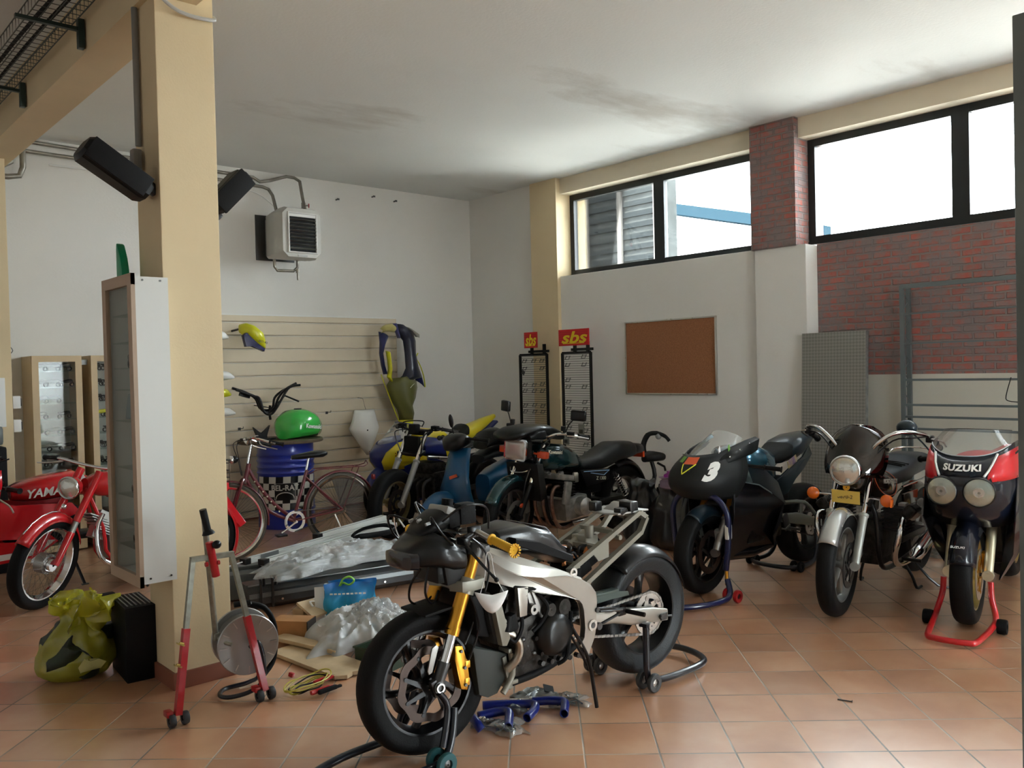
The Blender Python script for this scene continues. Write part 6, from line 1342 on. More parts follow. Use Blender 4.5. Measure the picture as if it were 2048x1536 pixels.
MB().prism([(-.1, -.07), (.10, -.09), (.12, .06), (-.06, .09)], (0, 0, .09), (1, 0, 0), (0, 1, .5), -.008, .008).build('board', PINE, t); MB().box((0, .06, .05), (.16, .08, .10), bev=.004).build('board_rest', mat('cardboard', (.40, .28, .16), .8), t)
MB().tube([(-.03, -.02, .11), (0, .02, .13), (.04, .0, .125), (.06, .03, .135)], .008, seg=8, smooth=3, squash=.4).build('torn_paper', WHL, t)

def crumple(w, l, h, seedn, nx=34, ny=26, fold=.03, shape=None):
    rr = random.Random(seedn); ph = [(rr.uniform(4, 16), rr.uniform(4, 16), rr.uniform(0, 6.28), rr.uniform(.3, 1)) for _ in range(9)]; rows = []
    for i in range(nx+1):
        u = i/nx; row = []
        for j in range(ny+1):
            v = j/ny
            e = (math.sin(math.pi*u)**.45)*(math.sin(math.pi*v)**.45)
            z = h*e; zz = 0
            for fx_, fy_, p, am in ph: zz += am*abs(math.sin(fx_*u+fy_*v*(1 if p > 3 else -1)+p+2*noise.noise(V(u*4, v*4, p))))
            nn = 1-2*abs(noise.noise(V(u*7+ph[0][2], v*7, seedn))); n2 = 1-2*abs(noise.noise(V(u*16, v*16+ph[1][2], seedn)))
            z = z*(.35+.10*zz+.30*nn)+fold*(.5*nn+.28*n2)*e+.004
            edge = 1+.10*math.sin(7*u*math.pi+ph[0][2])*(abs(v-.5)*2)**3+.08*math.sin(5*v*math.pi+ph[1][2])*(abs(u-.5)*2)**3
            row.append(V((u-.5)*w*edge+.02*math.sin(9*v+ph[2][2]), (v-.5)*l*edge+.02*math.sin(8*u+ph[3][2]), z))
        rows.append(row)
    return rows
FILM = thin_glass('milky_plastic_film', (.88, .92, .94), .16, .10, haze=.34, hazecol=(.85, .90, .92), bump=.8, bscale=30)
FILM2 = thin_glass('clear_plastic_film', (.90, .93, .95), .15, .08, haze=.24, hazecol=(.85, .90, .92), bump=.8, bscale=34)
t = thing('plastic_sheet', 'crumpled clear plastic sheet heaped on the pine board in front of the blue bag', 'plastic sheet', (2.70, 4.38, .02)); t.rotation_euler.z = -.5
MB().strip(crumple(.62, .62, .13, 3, 60, 60, fold=.05)).build('plastic_film', FILM, t, ang=50)
MB().strip([[p*.8+V(.05, .02, .06) for p in r_] for r_ in crumple(.45, .50, .14, 8, 44, 44, fold=.06)]).build('plastic_fold', FILM2, t, ang=40)
# blue carrier bag
t = thing('carrier_bag', 'blue carrier bag with green knot and white side, standing behind the clear plastic', 'bag', (2.88, 4.86, 0)); t.rotation_euler.z = math.radians(-38)
def bagside(x0, x1, zt, seedn, y0, n=16):
    rr = random.Random(seedn); p1, p2 = rr.uniform(0, 6), rr.uniform(0, 6); rows = []
    for i in range(n+1):
        z = zt*i/n; rows.append([V(x0+(x1-x0)*j/n+.008*math.sin(9*i/n+p1), y0+.018*math.sin(6*j/n*2+p1+4*i/n)+.012*math.sin(15*j/n+p2-7*i/n)+.05*math.sin(math.pi*i/n)*(1 if y0 > 0 else -1), z) for j in range(n+1)])
    return rows
BG = bpy.data.materials.new('blue_printed_bag'); BG.use_nodes = True
_n, _l = BG.node_tree.nodes, BG.node_tree.links; _b = _n['Principled BSDF']; _tc = _n.new('ShaderNodeTexCoord'); _sp = _n.new('ShaderNodeSeparateXYZ'); _l.new(_tc.outputs['Object'], _sp.inputs[0])
_nz = _n.new('ShaderNodeTexNoise'); _nz.inputs['Scale'].default_value = 9; _l.new(_tc.outputs['Object'], _nz.inputs[0])
_ma = _n.new('ShaderNodeMath'); _ma.operation = 'MULTIPLY_ADD'; _ma.inputs[1].default_value = .12; _l.new(_nz.outputs[0], _ma.inputs[0]); _l.new(_sp.outputs[2], _ma.inputs[2])
_cr = _n.new('ShaderNodeValToRGB'); _cr.color_ramp.elements[0].position = .05; _cr.color_ramp.elements[0].color = (.05, .55, .75, 1); _cr.color_ramp.elements[1].position = .30; _cr.color_ramp.elements[1].color = (.01, .14, .50, 1)
_e = _cr.color_ramp.elements.new(.16); _e.color = (.02, .38, .68, 1); _l.new(_ma.outputs[0], _cr.inputs[0]); _l.new(_cr.outputs[0], _b.inputs['Base Color']); _b.inputs['Roughness'].default_value = .3
MB().strip(bagside(-.14, .17, .235, 1, -.05)).build('bag_front', BG, t, ang=50); MB().strip(bagside(-.14, .17, .23, 2, .06)).build('bag_back', BG, t, ang=50)
MB().strip([[V(-.14-.03*math.sin(math.pi*q), -.05+.11*k, .235*q*(1-.1*k)) for k in (0, .5, 1)] for q in [i/8 for i in range(9)]]).strip([[V(-.14-.06*k, -.07-.01*k, .22*q) for k in (0, .5, 1)] for q in [i/8 for i in range(9)]]).build('bag_side', WHT, t, ang=60)
MB().tube([(-.04, -.06, .22), (-.02, -.065, .26), (.02, -.06, .275), (.05, -.06, .25), (.02, -.07, .225), (-.02, -.07, .24)], .016, seg=8, smooth=4, closed=True, squash=.4).build('green_knot', mat('lime_green_plastic', (.22, .55, .05), .35), t)
m = MB()
for k in range(9): m.box((-.09+.026*k, -.108-.002*(k % 3), .178), (.018, .002, .010))
m.build('bag_print_line', WHL, t, smooth=False)
# green crate
t = thing('plastic_crate', 'small dark green plastic crate beside the front wheel of the nearest motorcycle', 'crate', (2.55, 3.95, 0)); t.rotation_euler.z = math.radians(15)
GC = mat('dark_green_plastic', (.02, .04, .02), .45)
m = MB()
for sx, sy, lx, ly in ((-1, 0, .006, .26), (1, 0, .006, .26), (0, -1, .16, .006), (0, 1, .16, .006)): m.box((sx*.08, sy*.13, .045), (lx, ly, .09))
m.box((0, 0, .003), (.16, .26, .006)); m.build('crate_body', GC, t, smooth=False)
MB().tube([(-.086, -.136, .09), (.086, -.136, .09), (.086, .136, .09), (-.086, .136, .09)], .006, seg=8, closed=True).build('crate_rim', GC, t)

# ------------------------------------------------------------------ roller blind cases and rails, partly wrapped
CASE = mat('dark_grey_case', (.06, .065, .07), .35, .3, coat=.2)
RAIL = mat('silver_rail', (.74, .77, .76), .3, .25)
ang = math.atan2(-.26, 1.2)
t = thing('awning_case', 'long dark grey awning case lying on the floor, nearest the blue bag', 'awning case', (3.15, 5.42, 0)); t.rotation_euler.z = math.radians(-10)
m = MB(); m.prism([(-.10, .04), (-.10, .13), (-.06, .17), (.07, .17), (.11, .12), (.10, .03), (.04, 0), (-.05, 0)], (0, 0, 0), (0, 1, 0), (0, 0, 1), -.68, .68, bev=.003); m.build('case_body', CASE, t)
m = MB(); m.box((0, -.104, .10), (1.34, .006, .03)).box((0, -.07, .166), (1.34, .03, .006)); m.build('case_edge', mat('grey_case_edge', (.22, .24, .25), .3, .6), t, smooth=False)
for x in (-.60, -.52): MB().tube([(x, -.13, .02), (x, -.13, .20), (x, -.10, .22), (x+.03, -.10, .22), (x+.03, -.10, .16)], .010, seg=8).build('case_bracket', BLK, t)
for x in (-.45, .30): MB().cyl((x, -.108, .06), (x, -.114, .06), .008, seg=10).build('case_screw', CHR, t)
t = thing('awning_case', 'second dark case with pale grey top band, behind the nearest awning case', 'awning case', (3.05, 5.78, 0)); t.rotation_euler.z = math.radians(-12)
m = MB(); m.box((0, 0, .10), (1.5, .26, .18), bev=.02).box((0, .05, .20), (1.5, .12, .03), bev=.008); m.build('case_body', mat('mid_grey_case', (.14, .15, .15), .4, .3), t)
MB().box((-.3, -.05, .205), (.05, .1, .03), bev=.004).build('case_clip', BLK, t)
specs = [((2.58, 5.70, .27), (4.02, 6.08, .30), 'long silver rail with printed marks lying on the awning cases, longest of the three rails'), ((2.66, 5.58, .27), (3.95, 5.90, .31), 'silver rail under the clear film, with a black plug at its left end'), ((3.3, 5.98, .30), (4.02, 6.16, .33), 'short bright silver rail poking out at the right above the other rails')]
for k, (a, b, lab) in enumerate(specs):
    t = thing('metal_rail', lab, 'rail', a); d = V(*b)-V(*a); t.rotation_euler = (0, -math.atan2(d.z, math.hypot(d.x, d.y)), math.atan2(d.y, d.x)); L = d.length
    m = MB(); m.prism([(-.03, 0), (.03, 0), (.03, .035), (.012, .035), (.012, .012), (-.012, .012), (-.012, .035), (-.03, .035)], (0, 0, 0), (0, 1, 0), (0, 0, 1), 0, L); m.build('rail_profile', RAIL, t, smooth=False)
    MB().box((L/2, 0, .024), (L*.99, .02, .014)).build('rail_groove', BLK, t, smooth=False)
    MB().box((-.01, 0, .018), (.05, .065, .042), bev=.004).build('end_plug', BLK, t)
    if k == 0: MB().box((.18, -.034, .02), (.16, .006, .05), bev=.002).build('end_bracket', MATS['grey_case_edge'], t); MB().cyl((-.25, .02, .0), (-.02, 0, .018), .005, seg=6).build('end_pin', RAIL, t)
t = thing('plastic_film', 'crumpled clear wrapping film draped over the rails and awning cases', 'plastic film', (3.10, 5.40, .215)); t.rotation_euler.z = math.radians(6)
MB().strip([[p+V(0, 0, .02) for p in r_] for r_ in crumple(1.15, .42, .10, 21, 90, 40, .05)]).build('film_sheet', FILM2, t, ang=50)
MB().strip([[p+V(.62, -.13, .0) for p in r_] for r_ in crumple(.62, .42, .09, 33, 50, 36, .05)]).build('film_corner', FILM2, t, ang=50)
tag(MB().tube([(3.35, 5.55, .36), (3.45, 5.58, .40), (3.65, 5.60, .40), (3.72, 5.55, .37), (3.6, 5.50, .36)], .022, seg=10, smooth=4, closed=True, squash=.5).build('rubber_strap', SOFTB), 'black rubber strap loop resting on the film near the rail ends', 'strap')

# ------------------------------------------------------------------ blue silicone hoses and bits on the floor
HB = mat('blue_silicone_hose', (.006, .016, .17), .3, coat=.4)
def hose(lab, pts, r=.020):
    t = thing('coolant_hose', lab, 'hose', pts[0], group='blue hoses on the floor under the front motorcycle')
    p0 = V(*pts[0]); P = smooth_path([V(*p)-p0 for p in pts], 6); m = MB(); m.tube(P, r, seg=16, cap=False); o = m.build('hose_tube', HB, t, solid=.003)
    return t
hose('short bent blue hose nearest the front tyre, leftmost of the hoses', [(2.33, 2.885, .045), (2.345, 2.93, .05), (2.375, 2.95, .022), (2.39, 2.985, .022)][::-1] + [(2.335, 2.86, .022)])
hose('blue elbow hose with its open end toward the camera, centre left of the hoses', [(2.42, 2.985, .022), (2.50, 2.945, .03), (2.525, 2.90, .035), (2.485, 2.85, .025), (2.435, 2.80, .022)])
hose('longest blue hose ending in a hook, centre of the hoses', [(2.50, 3.05, .03), (2.57, 2.99, .032), (2.64, 2.93, .03), (2.665, 2.88, .035), (2.635, 2.845, .03), (2.56, 2.815, .022)])
hose('blue hose fitted to a silver tube, rightmost of the hoses', [(2.70, 2.93, .025), (2.76, 2.87, .03), (2.79, 2.81, .032), (2.75, 2.765, .025), (2.71, 2.73, .022)])
tag(MB().cyl((2.625, 3.0, .024), (2.705, 2.925, .024), .017, seg=20).lathe([(.018, 0), (.024, 0), (.024, .014), (.018, .014)], (2.69, 2.94, .024), (1, -1, 0), 20, closed=True).build('metal_tube', ALU), 'polished silver tube with clip, plugged into the rightmost blue hose', 'tube')
CB = thin_glass('clear_polybag', (.85, .87, .86), .14, .08, haze=.15)
for k, (x, y, w, l, lab) in enumerate(((2.45, 2.83, .14, .16, 'small clear bag of bolts between the two left blue hoses'), (2.40, 2.93, .07, .06, 'tiny crumpled clear bag behind the left blue hoses'), (2.62, 2.95, .07, .09, 'clear packet wrapped round the clip of the longest blue hose'), (2.86, 2.85, .18, .14, 'dark clear bag behind the rightmost blue hose'), (2.80, 3.02, .20, .08, 'empty folded silver grey packet behind the silver tube'))):
    t = thing('plastic_bag', lab, 'plastic bag', (x, y, 0)); t.rotation_euler.z = -.6
    MB().strip(crumple(w, l, .025+.01*(k == 2), 50+k, 14, 12, .015)).build('bag_film', CB if k != 4 else mat('grey_foil', (.30, .33, .33), .3, .5, coat=.5), t, ang=40)
    if k in (0, 3):
        for q in range(9): MB().cyl((r.uniform(-w/3, w/3), r.uniform(-l/3, l/3), .006), (r.uniform(-w/3, w/3), r.uniform(-l/3, l/3), .008), .004, seg=6).build('bolt', STL, t)
    if k == 4: MB().box((w*.35, 0, .03), (.05, .06, .004), rot=(.2, .3, 0)).build('packet_flap', BLKM, t)
tag(MB().tube([(2.36, 2.93, .012), (2.41, 2.88, .008), (2.45, 2.84, .006)], .0022, seg=6).build('thin_rod', STL), 'thin dark rod lying between the left blue hoses', 'rod')
tag(MB().cyl((3.755, 1.975, .004), (3.775, 1.915, .004), .003, seg=6).lathe([(.001, 0), (.007, 0), (.007, .002), (.001, .002)], (3.775, 1.915, .005), (.3, -1, 0), 8).build('loose_screw', STL), 'single loose screw on the bare tiles at lower right', 'screw')
# ------------------------------------------------------------------ slatted display wall and what hangs on it
BEI = mat('beige_laminate', (.74, .64, .49), .45, var=.06, vscale=3)
SLX0, SLX1, SLZ = 3.15, 6.07, 2.235
t = thing('slat_wall', 'beige horizontally grooved display panel covering the lower back wall', 'slat wall', (0, 0, 0))
m = MB(); P = .148; yf = YB-.042
prof = [(YB-.002, .02), (yf, .02)]
z = .02+P*.5; gz = []
while z < SLZ-.05:
    prof += [(yf, z-.009), (yf+.03, z-.009), (yf+.03, z+.006), (yf, z+.006)]; gz.append(z); z += P
prof += [(yf, SLZ), (YB-.002, SLZ)]
m.rings([[V(x, y, z) for y, z in prof] for x in (SLX0, SLX1)], False, False); m.build('panel', BEI, t, smooth=False)
for z in gz: MB().box(((SLX0+SLX1)/2, yf+.004, z-.0085), (SLX1-SLX0, .018, .004)).build('groove_highlight', WHT, t, smooth=False)  # white insert strips; their white paints in the highlight line of each groove
MB().box(((SLX0+SLX1)/2, YB-.024, SLZ+.006), (SLX1-SLX0, .046, .014)).build('top_trim', WHT, t, smooth=False)
MB().box((SLX1+.003, YB-.022, SLZ/2), (.006, .044, SLZ)).build('side_trim', BEI, t, smooth=False)
def hook(x, z, L=.10):
    o = MB().cyl((x, yf, z), (x, yf-L, z+.01), .003, seg=6).cyl((x, yf-L, z+.01), (x, yf-L, z+.03), .003, seg=6).box((x, yf-.003, z), (.03, .006, .03)).build('wall_hook', STL); return o
for x, z, lab in ((4.0, 1.0, 'empty metal hook low on the slat wall beside the column'), (4.02, .88, 'lowest empty metal hook on the slat wall beside the column'), (5.07, 1.12, 'empty metal hook on the slat wall left of the white tail cowl')): tag(hook(x, z), lab, 'hook')
YF = mat('fluorescent_yellow_plastic', (.72, .70, .02), .3, coat=.4)
DBL = mat('dark_blue_plastic', (.008, .012, .09), .35, coat=.3)
# yellow front mudguard on the wall
t = thing('front_mudguard', 'yellow and dark blue race mudguard hung high on the slat wall', 'mudguard', (4.07, 8.72, 2.0))
m = MB(); rows = []
for i in range(15):
    q = i/14; a = math.radians(150-120*q); rows.append([V(.14*math.cos(a)*.7+.02*q-.0+.10*u*abs(u)*0, -.06-.10*math.sin(math.pi*q)+.05*u*u, .13*math.sin(a)-.13*q+.04+.075*u*math.cos(a-1.2)) + V(.085*u*(1-.3*q)*.6, 0, .085*u*.4) for u in [-1+2*j/10 for j in range(11)]])
MB().loft([(-.13, -.02, .08, .03, .04, .05), (-.08, -.05, .08, .07, .055, .09), (0, -.06, .03, .10, .08, .12), (.08, -.06, -.03, .09, .08, .11), (.125, -.05, -.08, .05, .05, .06)], 20).build('guard_shell', YF, t, ang=60)
MB().prism([(-.14, .0), (-.10, .03), (.02, -.09), (.10, -.14), (.09, -.17), (-.04, -.11), (-.11, -.12)], (0, -.10, 0), (1, 0, 0), (0, 0, 1), -.03, .03, bev=.005).build('guard_flank', DBL, t)
MB().cyl((-.12, .22, .06), (-.10, -.02, .08), .012, seg=8).build('wall_peg', STL, t)
text('guard_lettering', 'SUZUKI', .03, DBL, t, (.06, -.165, -.07), (1, 0, -.25), (.25, 0, 1), .001)
for x, z, w, mm, nm, lab in ((3.72, 2.02, .10, WHT, 'fairing_piece', 'highest white fairing tip beside the column on the slat wall'), (3.75, 1.60, .12, WHT, 'fairing_piece', 'middle white fairing tip beside the column on the slat wall'), (3.74, 1.22, .13, WHT, 'fairing_piece', 'lowest white fairing tip beside the column, under the yellow one'), (3.74, 1.42, .09, YF, 'fairing_piece', 'small yellow and black fairing tip beside the column')):
    t = thing(nm, lab, 'fairing', (x, 8.74, z), group=None)
    MB().loft([(-.30, 0, .02, .05, .02, .10), (-.10, -.02, .0, .08, .05, .08), (w*.5, -.02, -.03, .05, .05, .03), (w, -.02, -.04, .015, .015, .01)], 18).build('piece_shell', mm, t, ang=60)
    MB().cyl((-.1, .18, .0), (-.1, .03, 0), .006, seg=6).build('wall_peg', STL, t)
# bundle of handlebars
t = thing('handlebar_bundle', 'several black motorcycle handlebars hung together on the slat wall above the green tank', 'handlebars', (4.18, 8.68, 1.25))
for k, dy in enumerate((0, -.05, -.10)):
    o = .02*k
    MB().tube([(-.36+o, -.02+dy, .20-o), (-.22+o, -.03+dy, .15-o), (-.12, -.05+dy, .08), (-.08, -.06+dy, -.02-o), (0, -.06+dy, -.05-o), (.07, -.06+dy, -.02), (.10+o, -.05+dy, .08), (.20+o, -.03+dy, .15+o), (.33+o, -.02+dy, .20+o*1.5-.05*(k == 2))], .013, seg=10, smooth=4).build('handlebar', BLK, t)
m = MB(); m.box((-.24, -.05, .12), (.12, .03, .04), rot=(0, .3, 0), bev=.006); m.build('lever_mount', BLK, t)
MB().tube([(.02, -.1, .0), (.0, -.12, -.08), (.01, -.12, -.15)], .014, seg=8).build('steering_stem', BLK, t)
MB().tube([(.12, -.08, .02), (.2, -.09, .10), (.36, -.10, .03)], .010, seg=8).build('loose_lever', BLK, t); MB().cyl((.0, .25, .0), (.0, -.1, -.02), .006, seg=6).build('wall_peg', STL, t)
# white tail cowl
t = thing('tail_cowl', 'white glossy race tail cowl hung on the slat wall, left of the blue windscreen', 'fairing', (5.49, 8.80, .90))
rows = []
for z_, xc, w, d in ((.24, .0, .115, .03), (.20, .0, .13, .05), (.12, -.0, .15, .08), (.02, -.01, .19, .10), (-.03, 0, .185, .11), (-.12, .01, .13, .10), (-.22, .02, .07, .07), (-.30, .03, .02, .03)):
    rows.append([V(xc+w*u+(.02*(z_ > 0))*u, -.03-d*(1-abs(u)**2.5), z_) for u in [-1+2*j/16 for j in range(17)]])
MB().strip(rows).build('cowl_shell', WHT, t, solid=.003, ang=60)
MB().lathe([(.001, 0), (.009, 0), (.009, .003), (.001, .003)], (-.03, -.136, .0), (0, -1, 0), 12).build('cowl_hole', BLK, t)
MB().tube([(0, .11, .38), (0, .0, .37), (.0, -.03, .30), (.02, -.05, .20)], .003, seg=6).build('wire_hanger', STL, t)
# big hanging fairing: blue-black, yellow edges, olive belly
OLV = mat('olive_translucent_yellow', (.12, .12, .03), .4, coat=.2)
t = thing('race_fairing', 'large yellow and dark blue race fairing hung at the right end of the slat wall', 'fairing', (0, 8.72, 0))
def ribbon(mb, L, R, y0, bul=.05, th=None, n=6):
    mb.strip([[V(a[0]+(b[0]-a[0])*j/n, y0-bul*math.sin(math.pi*j/n)-.0, a[1]+(b[1]-a[1])*j/n) for j in range(n+1)] for a, b in zip(L, R)])
S = 1.015
def fp(pts): return [(x, z) for x, z in pts]
m = MB(); ribbon(m, fp([(5.62, 2.06), (5.63, 1.93), (5.62, 1.80), (5.64, 1.66), (5.67, 1.55)]), fp([(5.76, 2.0), (5.71, 1.90), (5.67, 1.80), (5.69, 1.66), (5.72, 1.56)]), -.10); m.build('left_cheek', DBL, t, solid=.004)
m = MB(); ribbon(m, fp([(5.69, 1.83), (5.71, 1.72), (5.72, 1.62), (5.70, 1.52), (5.74, 1.47)]), fp([(5.755, 1.80), (5.765, 1.70), (5.775, 1.62), (5.765, 1.50), (5.76, 1.46)]), -.13); m.build('left_yellow_strip', YF, t, solid=.004)
m = MB(); ribbon(m, fp([(5.63, 2.09), (5.68, 2.13), (5.76, 2.15), (5.82, 2.155)]), fp([(5.64, 2.04), (5.70, 2.06), (5.77, 2.06), (5.86, 2.05)]), -.12); m.build('yellow_top', mat('pale_yellow_panel', (.62, .55, .20), .35), t, solid=.004)
m = MB(); ribbon(m, fp([(5.80, 2.155), (5.81, 2.10), (5.86, 1.98)]), fp([(5.85, 2.155), (5.87, 2.10), (5.89, 1.98)]), -.135); m.build('violet_stripe', mat('violet_stripe', (.12, .12, .32), .4), t, solid=.003)
m = MB(); ribbon(m, fp([(5.85, 2.155), (5.87, 2.04), (5.95, 1.95), (5.97, 1.80), (5.98, 1.62), (5.93, 1.53), (5.84, 1.47)]), fp([(5.98, 2.13), (6.10, 2.07), (6.14, 1.95), (6.14, 1.80), (6.17, 1.64), (6.22, 1.50), (6.05, 1.47)]), -.12, .06); m.build('right_cheek', mat('blue_black_panel', (.01, .013, .035), .35, coat=.3), t, solid=.004)
m = MB(); ribbon(m, fp([(6.02, 2.12), (6.10, 2.07), (6.16, 2.0)]), fp([(6.12, 2.09), (6.22, 2.03), (6.22, 1.99)]), -.09, .02); m.build('side_vent', mat('grey_vent', (.3, .29, .26), .5), t, solid=.004)
m = MB(); ribbon(m, fp([(6.13, 1.74), (6.16, 1.66), (6.17, 1.56), (6.16, 1.47)]), fp([(6.18, 1.72), (6.22, 1.62), (6.26, 1.52), (6.30, 1.38)]), -.06, .02); m.build('right_flank', DBL, t, solid=.004)
m = MB(); m.tube([(6.19, -.09, 1.80), (6.16, -.09, 1.74), (6.22, -.08, 1.66), (6.28, -.07, 1.52), (6.30, -.07, 1.38)], .010, seg=8, smooth=3, squash=.5); m.build('right_yellow_edge', YF, t)
m = MB(); m.prism([(6.165, 1.68), (6.18, 1.70), (6.19, 1.60), (6.165, 1.56)], (0, -.095, 0), (1, 0, 0), (0, 0, 1), -.003, .003); m.build('pale_slot', WHT, t)
m = MB(); ribbon(m, fp([(5.80, 1.50), (5.74, 1.42), (5.76, 1.32), (5.82, 1.20), (5.88, 1.12), (5.90, 1.05), (5.905, .99)]), fp([(6.02, 1.53), (6.18, 1.46), (6.19, 1.38), (6.16, 1.25), (6.10, 1.17), (6.12, 1.08), (6.09, .99)]), -.06, .14); m.build('olive_belly', OLV, t, solid=.004)
m = MB(); ribbon(m, fp([(5.905, .995), (5.94, .89)]), fp([(6.09, .995), (6.06, .89)]), -.062, .145); m.build('yellow_tip', YF, t, solid=.004)
m = MB(); m.tube([(5.66, -.07, 1.55), (5.74, -.07, 1.35), (5.82, -.07, 1.16), (5.88, -.07, 1.02), (5.94, -.07, .89)], .009, seg=8, smooth=3, squash=.5); m.build('left_yellow_edge', YF, t)
MB().cyl((5.9, .2, 2.08), (5.9, -.12, 2.10), .006, seg=6).build('wall_peg', STL, t)
m = MB(); m.tube([(5.98, -.21, 1.38), (6.01, -.21, 1.41), (6.04, -.21, 1.43)], .003, seg=6); m.build('pale_scratch', WHT, t)

# ------------------------------------------------------------------ barrel table
BARB = mat('blue_drum_paint', (.012, .03, .30), .3, .1, coat=.4)
cx, cy = 4.22, 8.30
t = thing('oil_drum', 'blue ribbed oil drum with chequered lubricant label, under the round wooden disc', 'drum', (cx, cy, 0))
prof = [(.001, 0), (.285, 0), (.292, .01)]
for zc in (.18, .30, .57, .63, .69, .75):
    prof += [(.286, zc-.02), (.296, zc), (.286, zc+.02)]
prof += [(.286, .86), (.292, .875), (.001, .875)]
MB().lathe(prof, (0, 0, 0), (0, 0, 1), 48).build('drum_body', BARB, t, ang=50)
a0, a1 = math.radians(268), math.radians(398)
CHW = mat('cream_check', (.62, .62, .58), .4)
m = MB(); m.lathe([(.2975, .20), (.2975, .54)], (0, 0, 0), (0, 0, 1), 30, a0=a0+math.pi/2*0, a1=a1); lb = m.build('chequered_label', BLK, t)
x_, y_, _ = frame_from(V(0, 0, 1))
def dpt(a, z, rr_): return (x_*math.cos(a)+y_*math.sin(a))*rr_+V(0, 0, z)
m = MB(); n = 0
for i in range(9):
    for j in range(5):
        if (i+j) % 2: continue
        aa, ab = a0+(a1-a0)*i/9, a0+(a1-a0)*(i+1)/9; z0, z1 = .20+.34*j/5, .20+.34*(j+1)/5; sh = .06
        m.strip([[dpt(aa+(ab-aa)*k/4+sh*(zz-.37)*3, zz, .2985) for k in range(5)] for zz in (z0, z1)])
m.build('check_pattern', CHW, lb, smooth=True)
am = math.radians(330)
m = MB(); m.strip([[dpt(am-.36+.72*k/8, zz, .3005) for k in range(9)] for zz in (.30, .47)]); m.build('brand_plate', BLK, lb)
for v, (s_, z_, body) in enumerate(((.078, .425, 'BEL-RAY'),)):
    o = text('drum_lettering', body, s_, CHW, lb, (0, 0, 0), (1, 0, 0), (0, 1, 0), .0005, bold=.002, sx=.95)
    for vv in o.data.vertices: vv.co = dpt(am-vv.co.x*-1/.30, z_+vv.co.y, .302+vv.co.z)
m = MB(); m.tube([dpt(am+.30*math.cos(math.pi*k/12), .32+.06*math.sin(math.pi*k/12), .303) for k in range(13)], .005, seg=6); m.build('brand_arc', CHW, lb)
m = MB(); m.tube([dpt(am+q, z_, .303) for q, z_ in ((-.35, .31), (.35, .31), (.35, .465), (-.35, .465))], .004, seg=6, closed=True); m.build('plate_border', CHW, lb)
t = thing('wooden_disc', 'round worn wooden cable drum disc used as a table top on the blue oil drum', 'table top', (cx-.05, cy, .877))
MB().lathe([(.001, 0), (.43, 0), (.435, .01), (.43, .032), (.001, .032)], (0, 0, 0), (0, 0, 1), 56).build('disc_board', mat('weathered_wood', (.11, .075, .045), .6, var=.3, vscale=9), t, ang=50)
# green fuel tank
GTK = mat('bright_green_tank', (.04, .50, .07), .22, coat=.9)
t = thing('fuel_tank', 'bright green motorcycle fuel tank lying on the round wooden disc', 'fuel tank', (cx+.13, cy-.05, .911)); t.rotation_euler.z = math.radians(200)
MB().loft([(-.23, 0, .09, .09, .06, .09, 3), (-.20, 0, .11, .15, .10, .11, 2.8), (-.12, 0, .12, .19, .155, .12, 2.6), (-.02, 0, .12, .21, .185, .12, 2.4), (.10, 0, .12, .205, .175, .12, 2.4), (.18, 0, .11, .17, .13, .11, 2.6), (.225, 0, .09, .10, .07, .09, 3)], 36).build('tank_shell', GTK, t, ang=60)
MB().lathe([(.02, -.03), (.032, .004), (.040, .006), (.040, -.004)], (-.0, 0, .302), (0, 0, 1), 24).build('filler_neck', BLK, t)
for s in (1, -1): text('tank_lettering', 'Kawasaki', .065, WHL, t, (.0, s*.213, .12), (-s, -.02, -.12), (-.12, -.12*s, 1), .002, shear=.1, bold=.001)
t = thing('plastic_bracket', 'small black two pronged plastic bracket beside the green tank on the disc', 'bracket', (cx-.28, cy-.02, .911))
m = MB(); m.prism([(-.06, 0), (.06, 0), (.05, .05), (.09, .15), (.03, .09), (0, .07), (-.03, .09), (-.09, .14), (-.05, .05)], (0, -.02, 0), (1, 0, 0), (0, 0, 1), -.02, .02, bev=.004).box((.05, .0, .01), (.2, .10, .018), bev=.004); m.build('bracket_body', PLB, t)

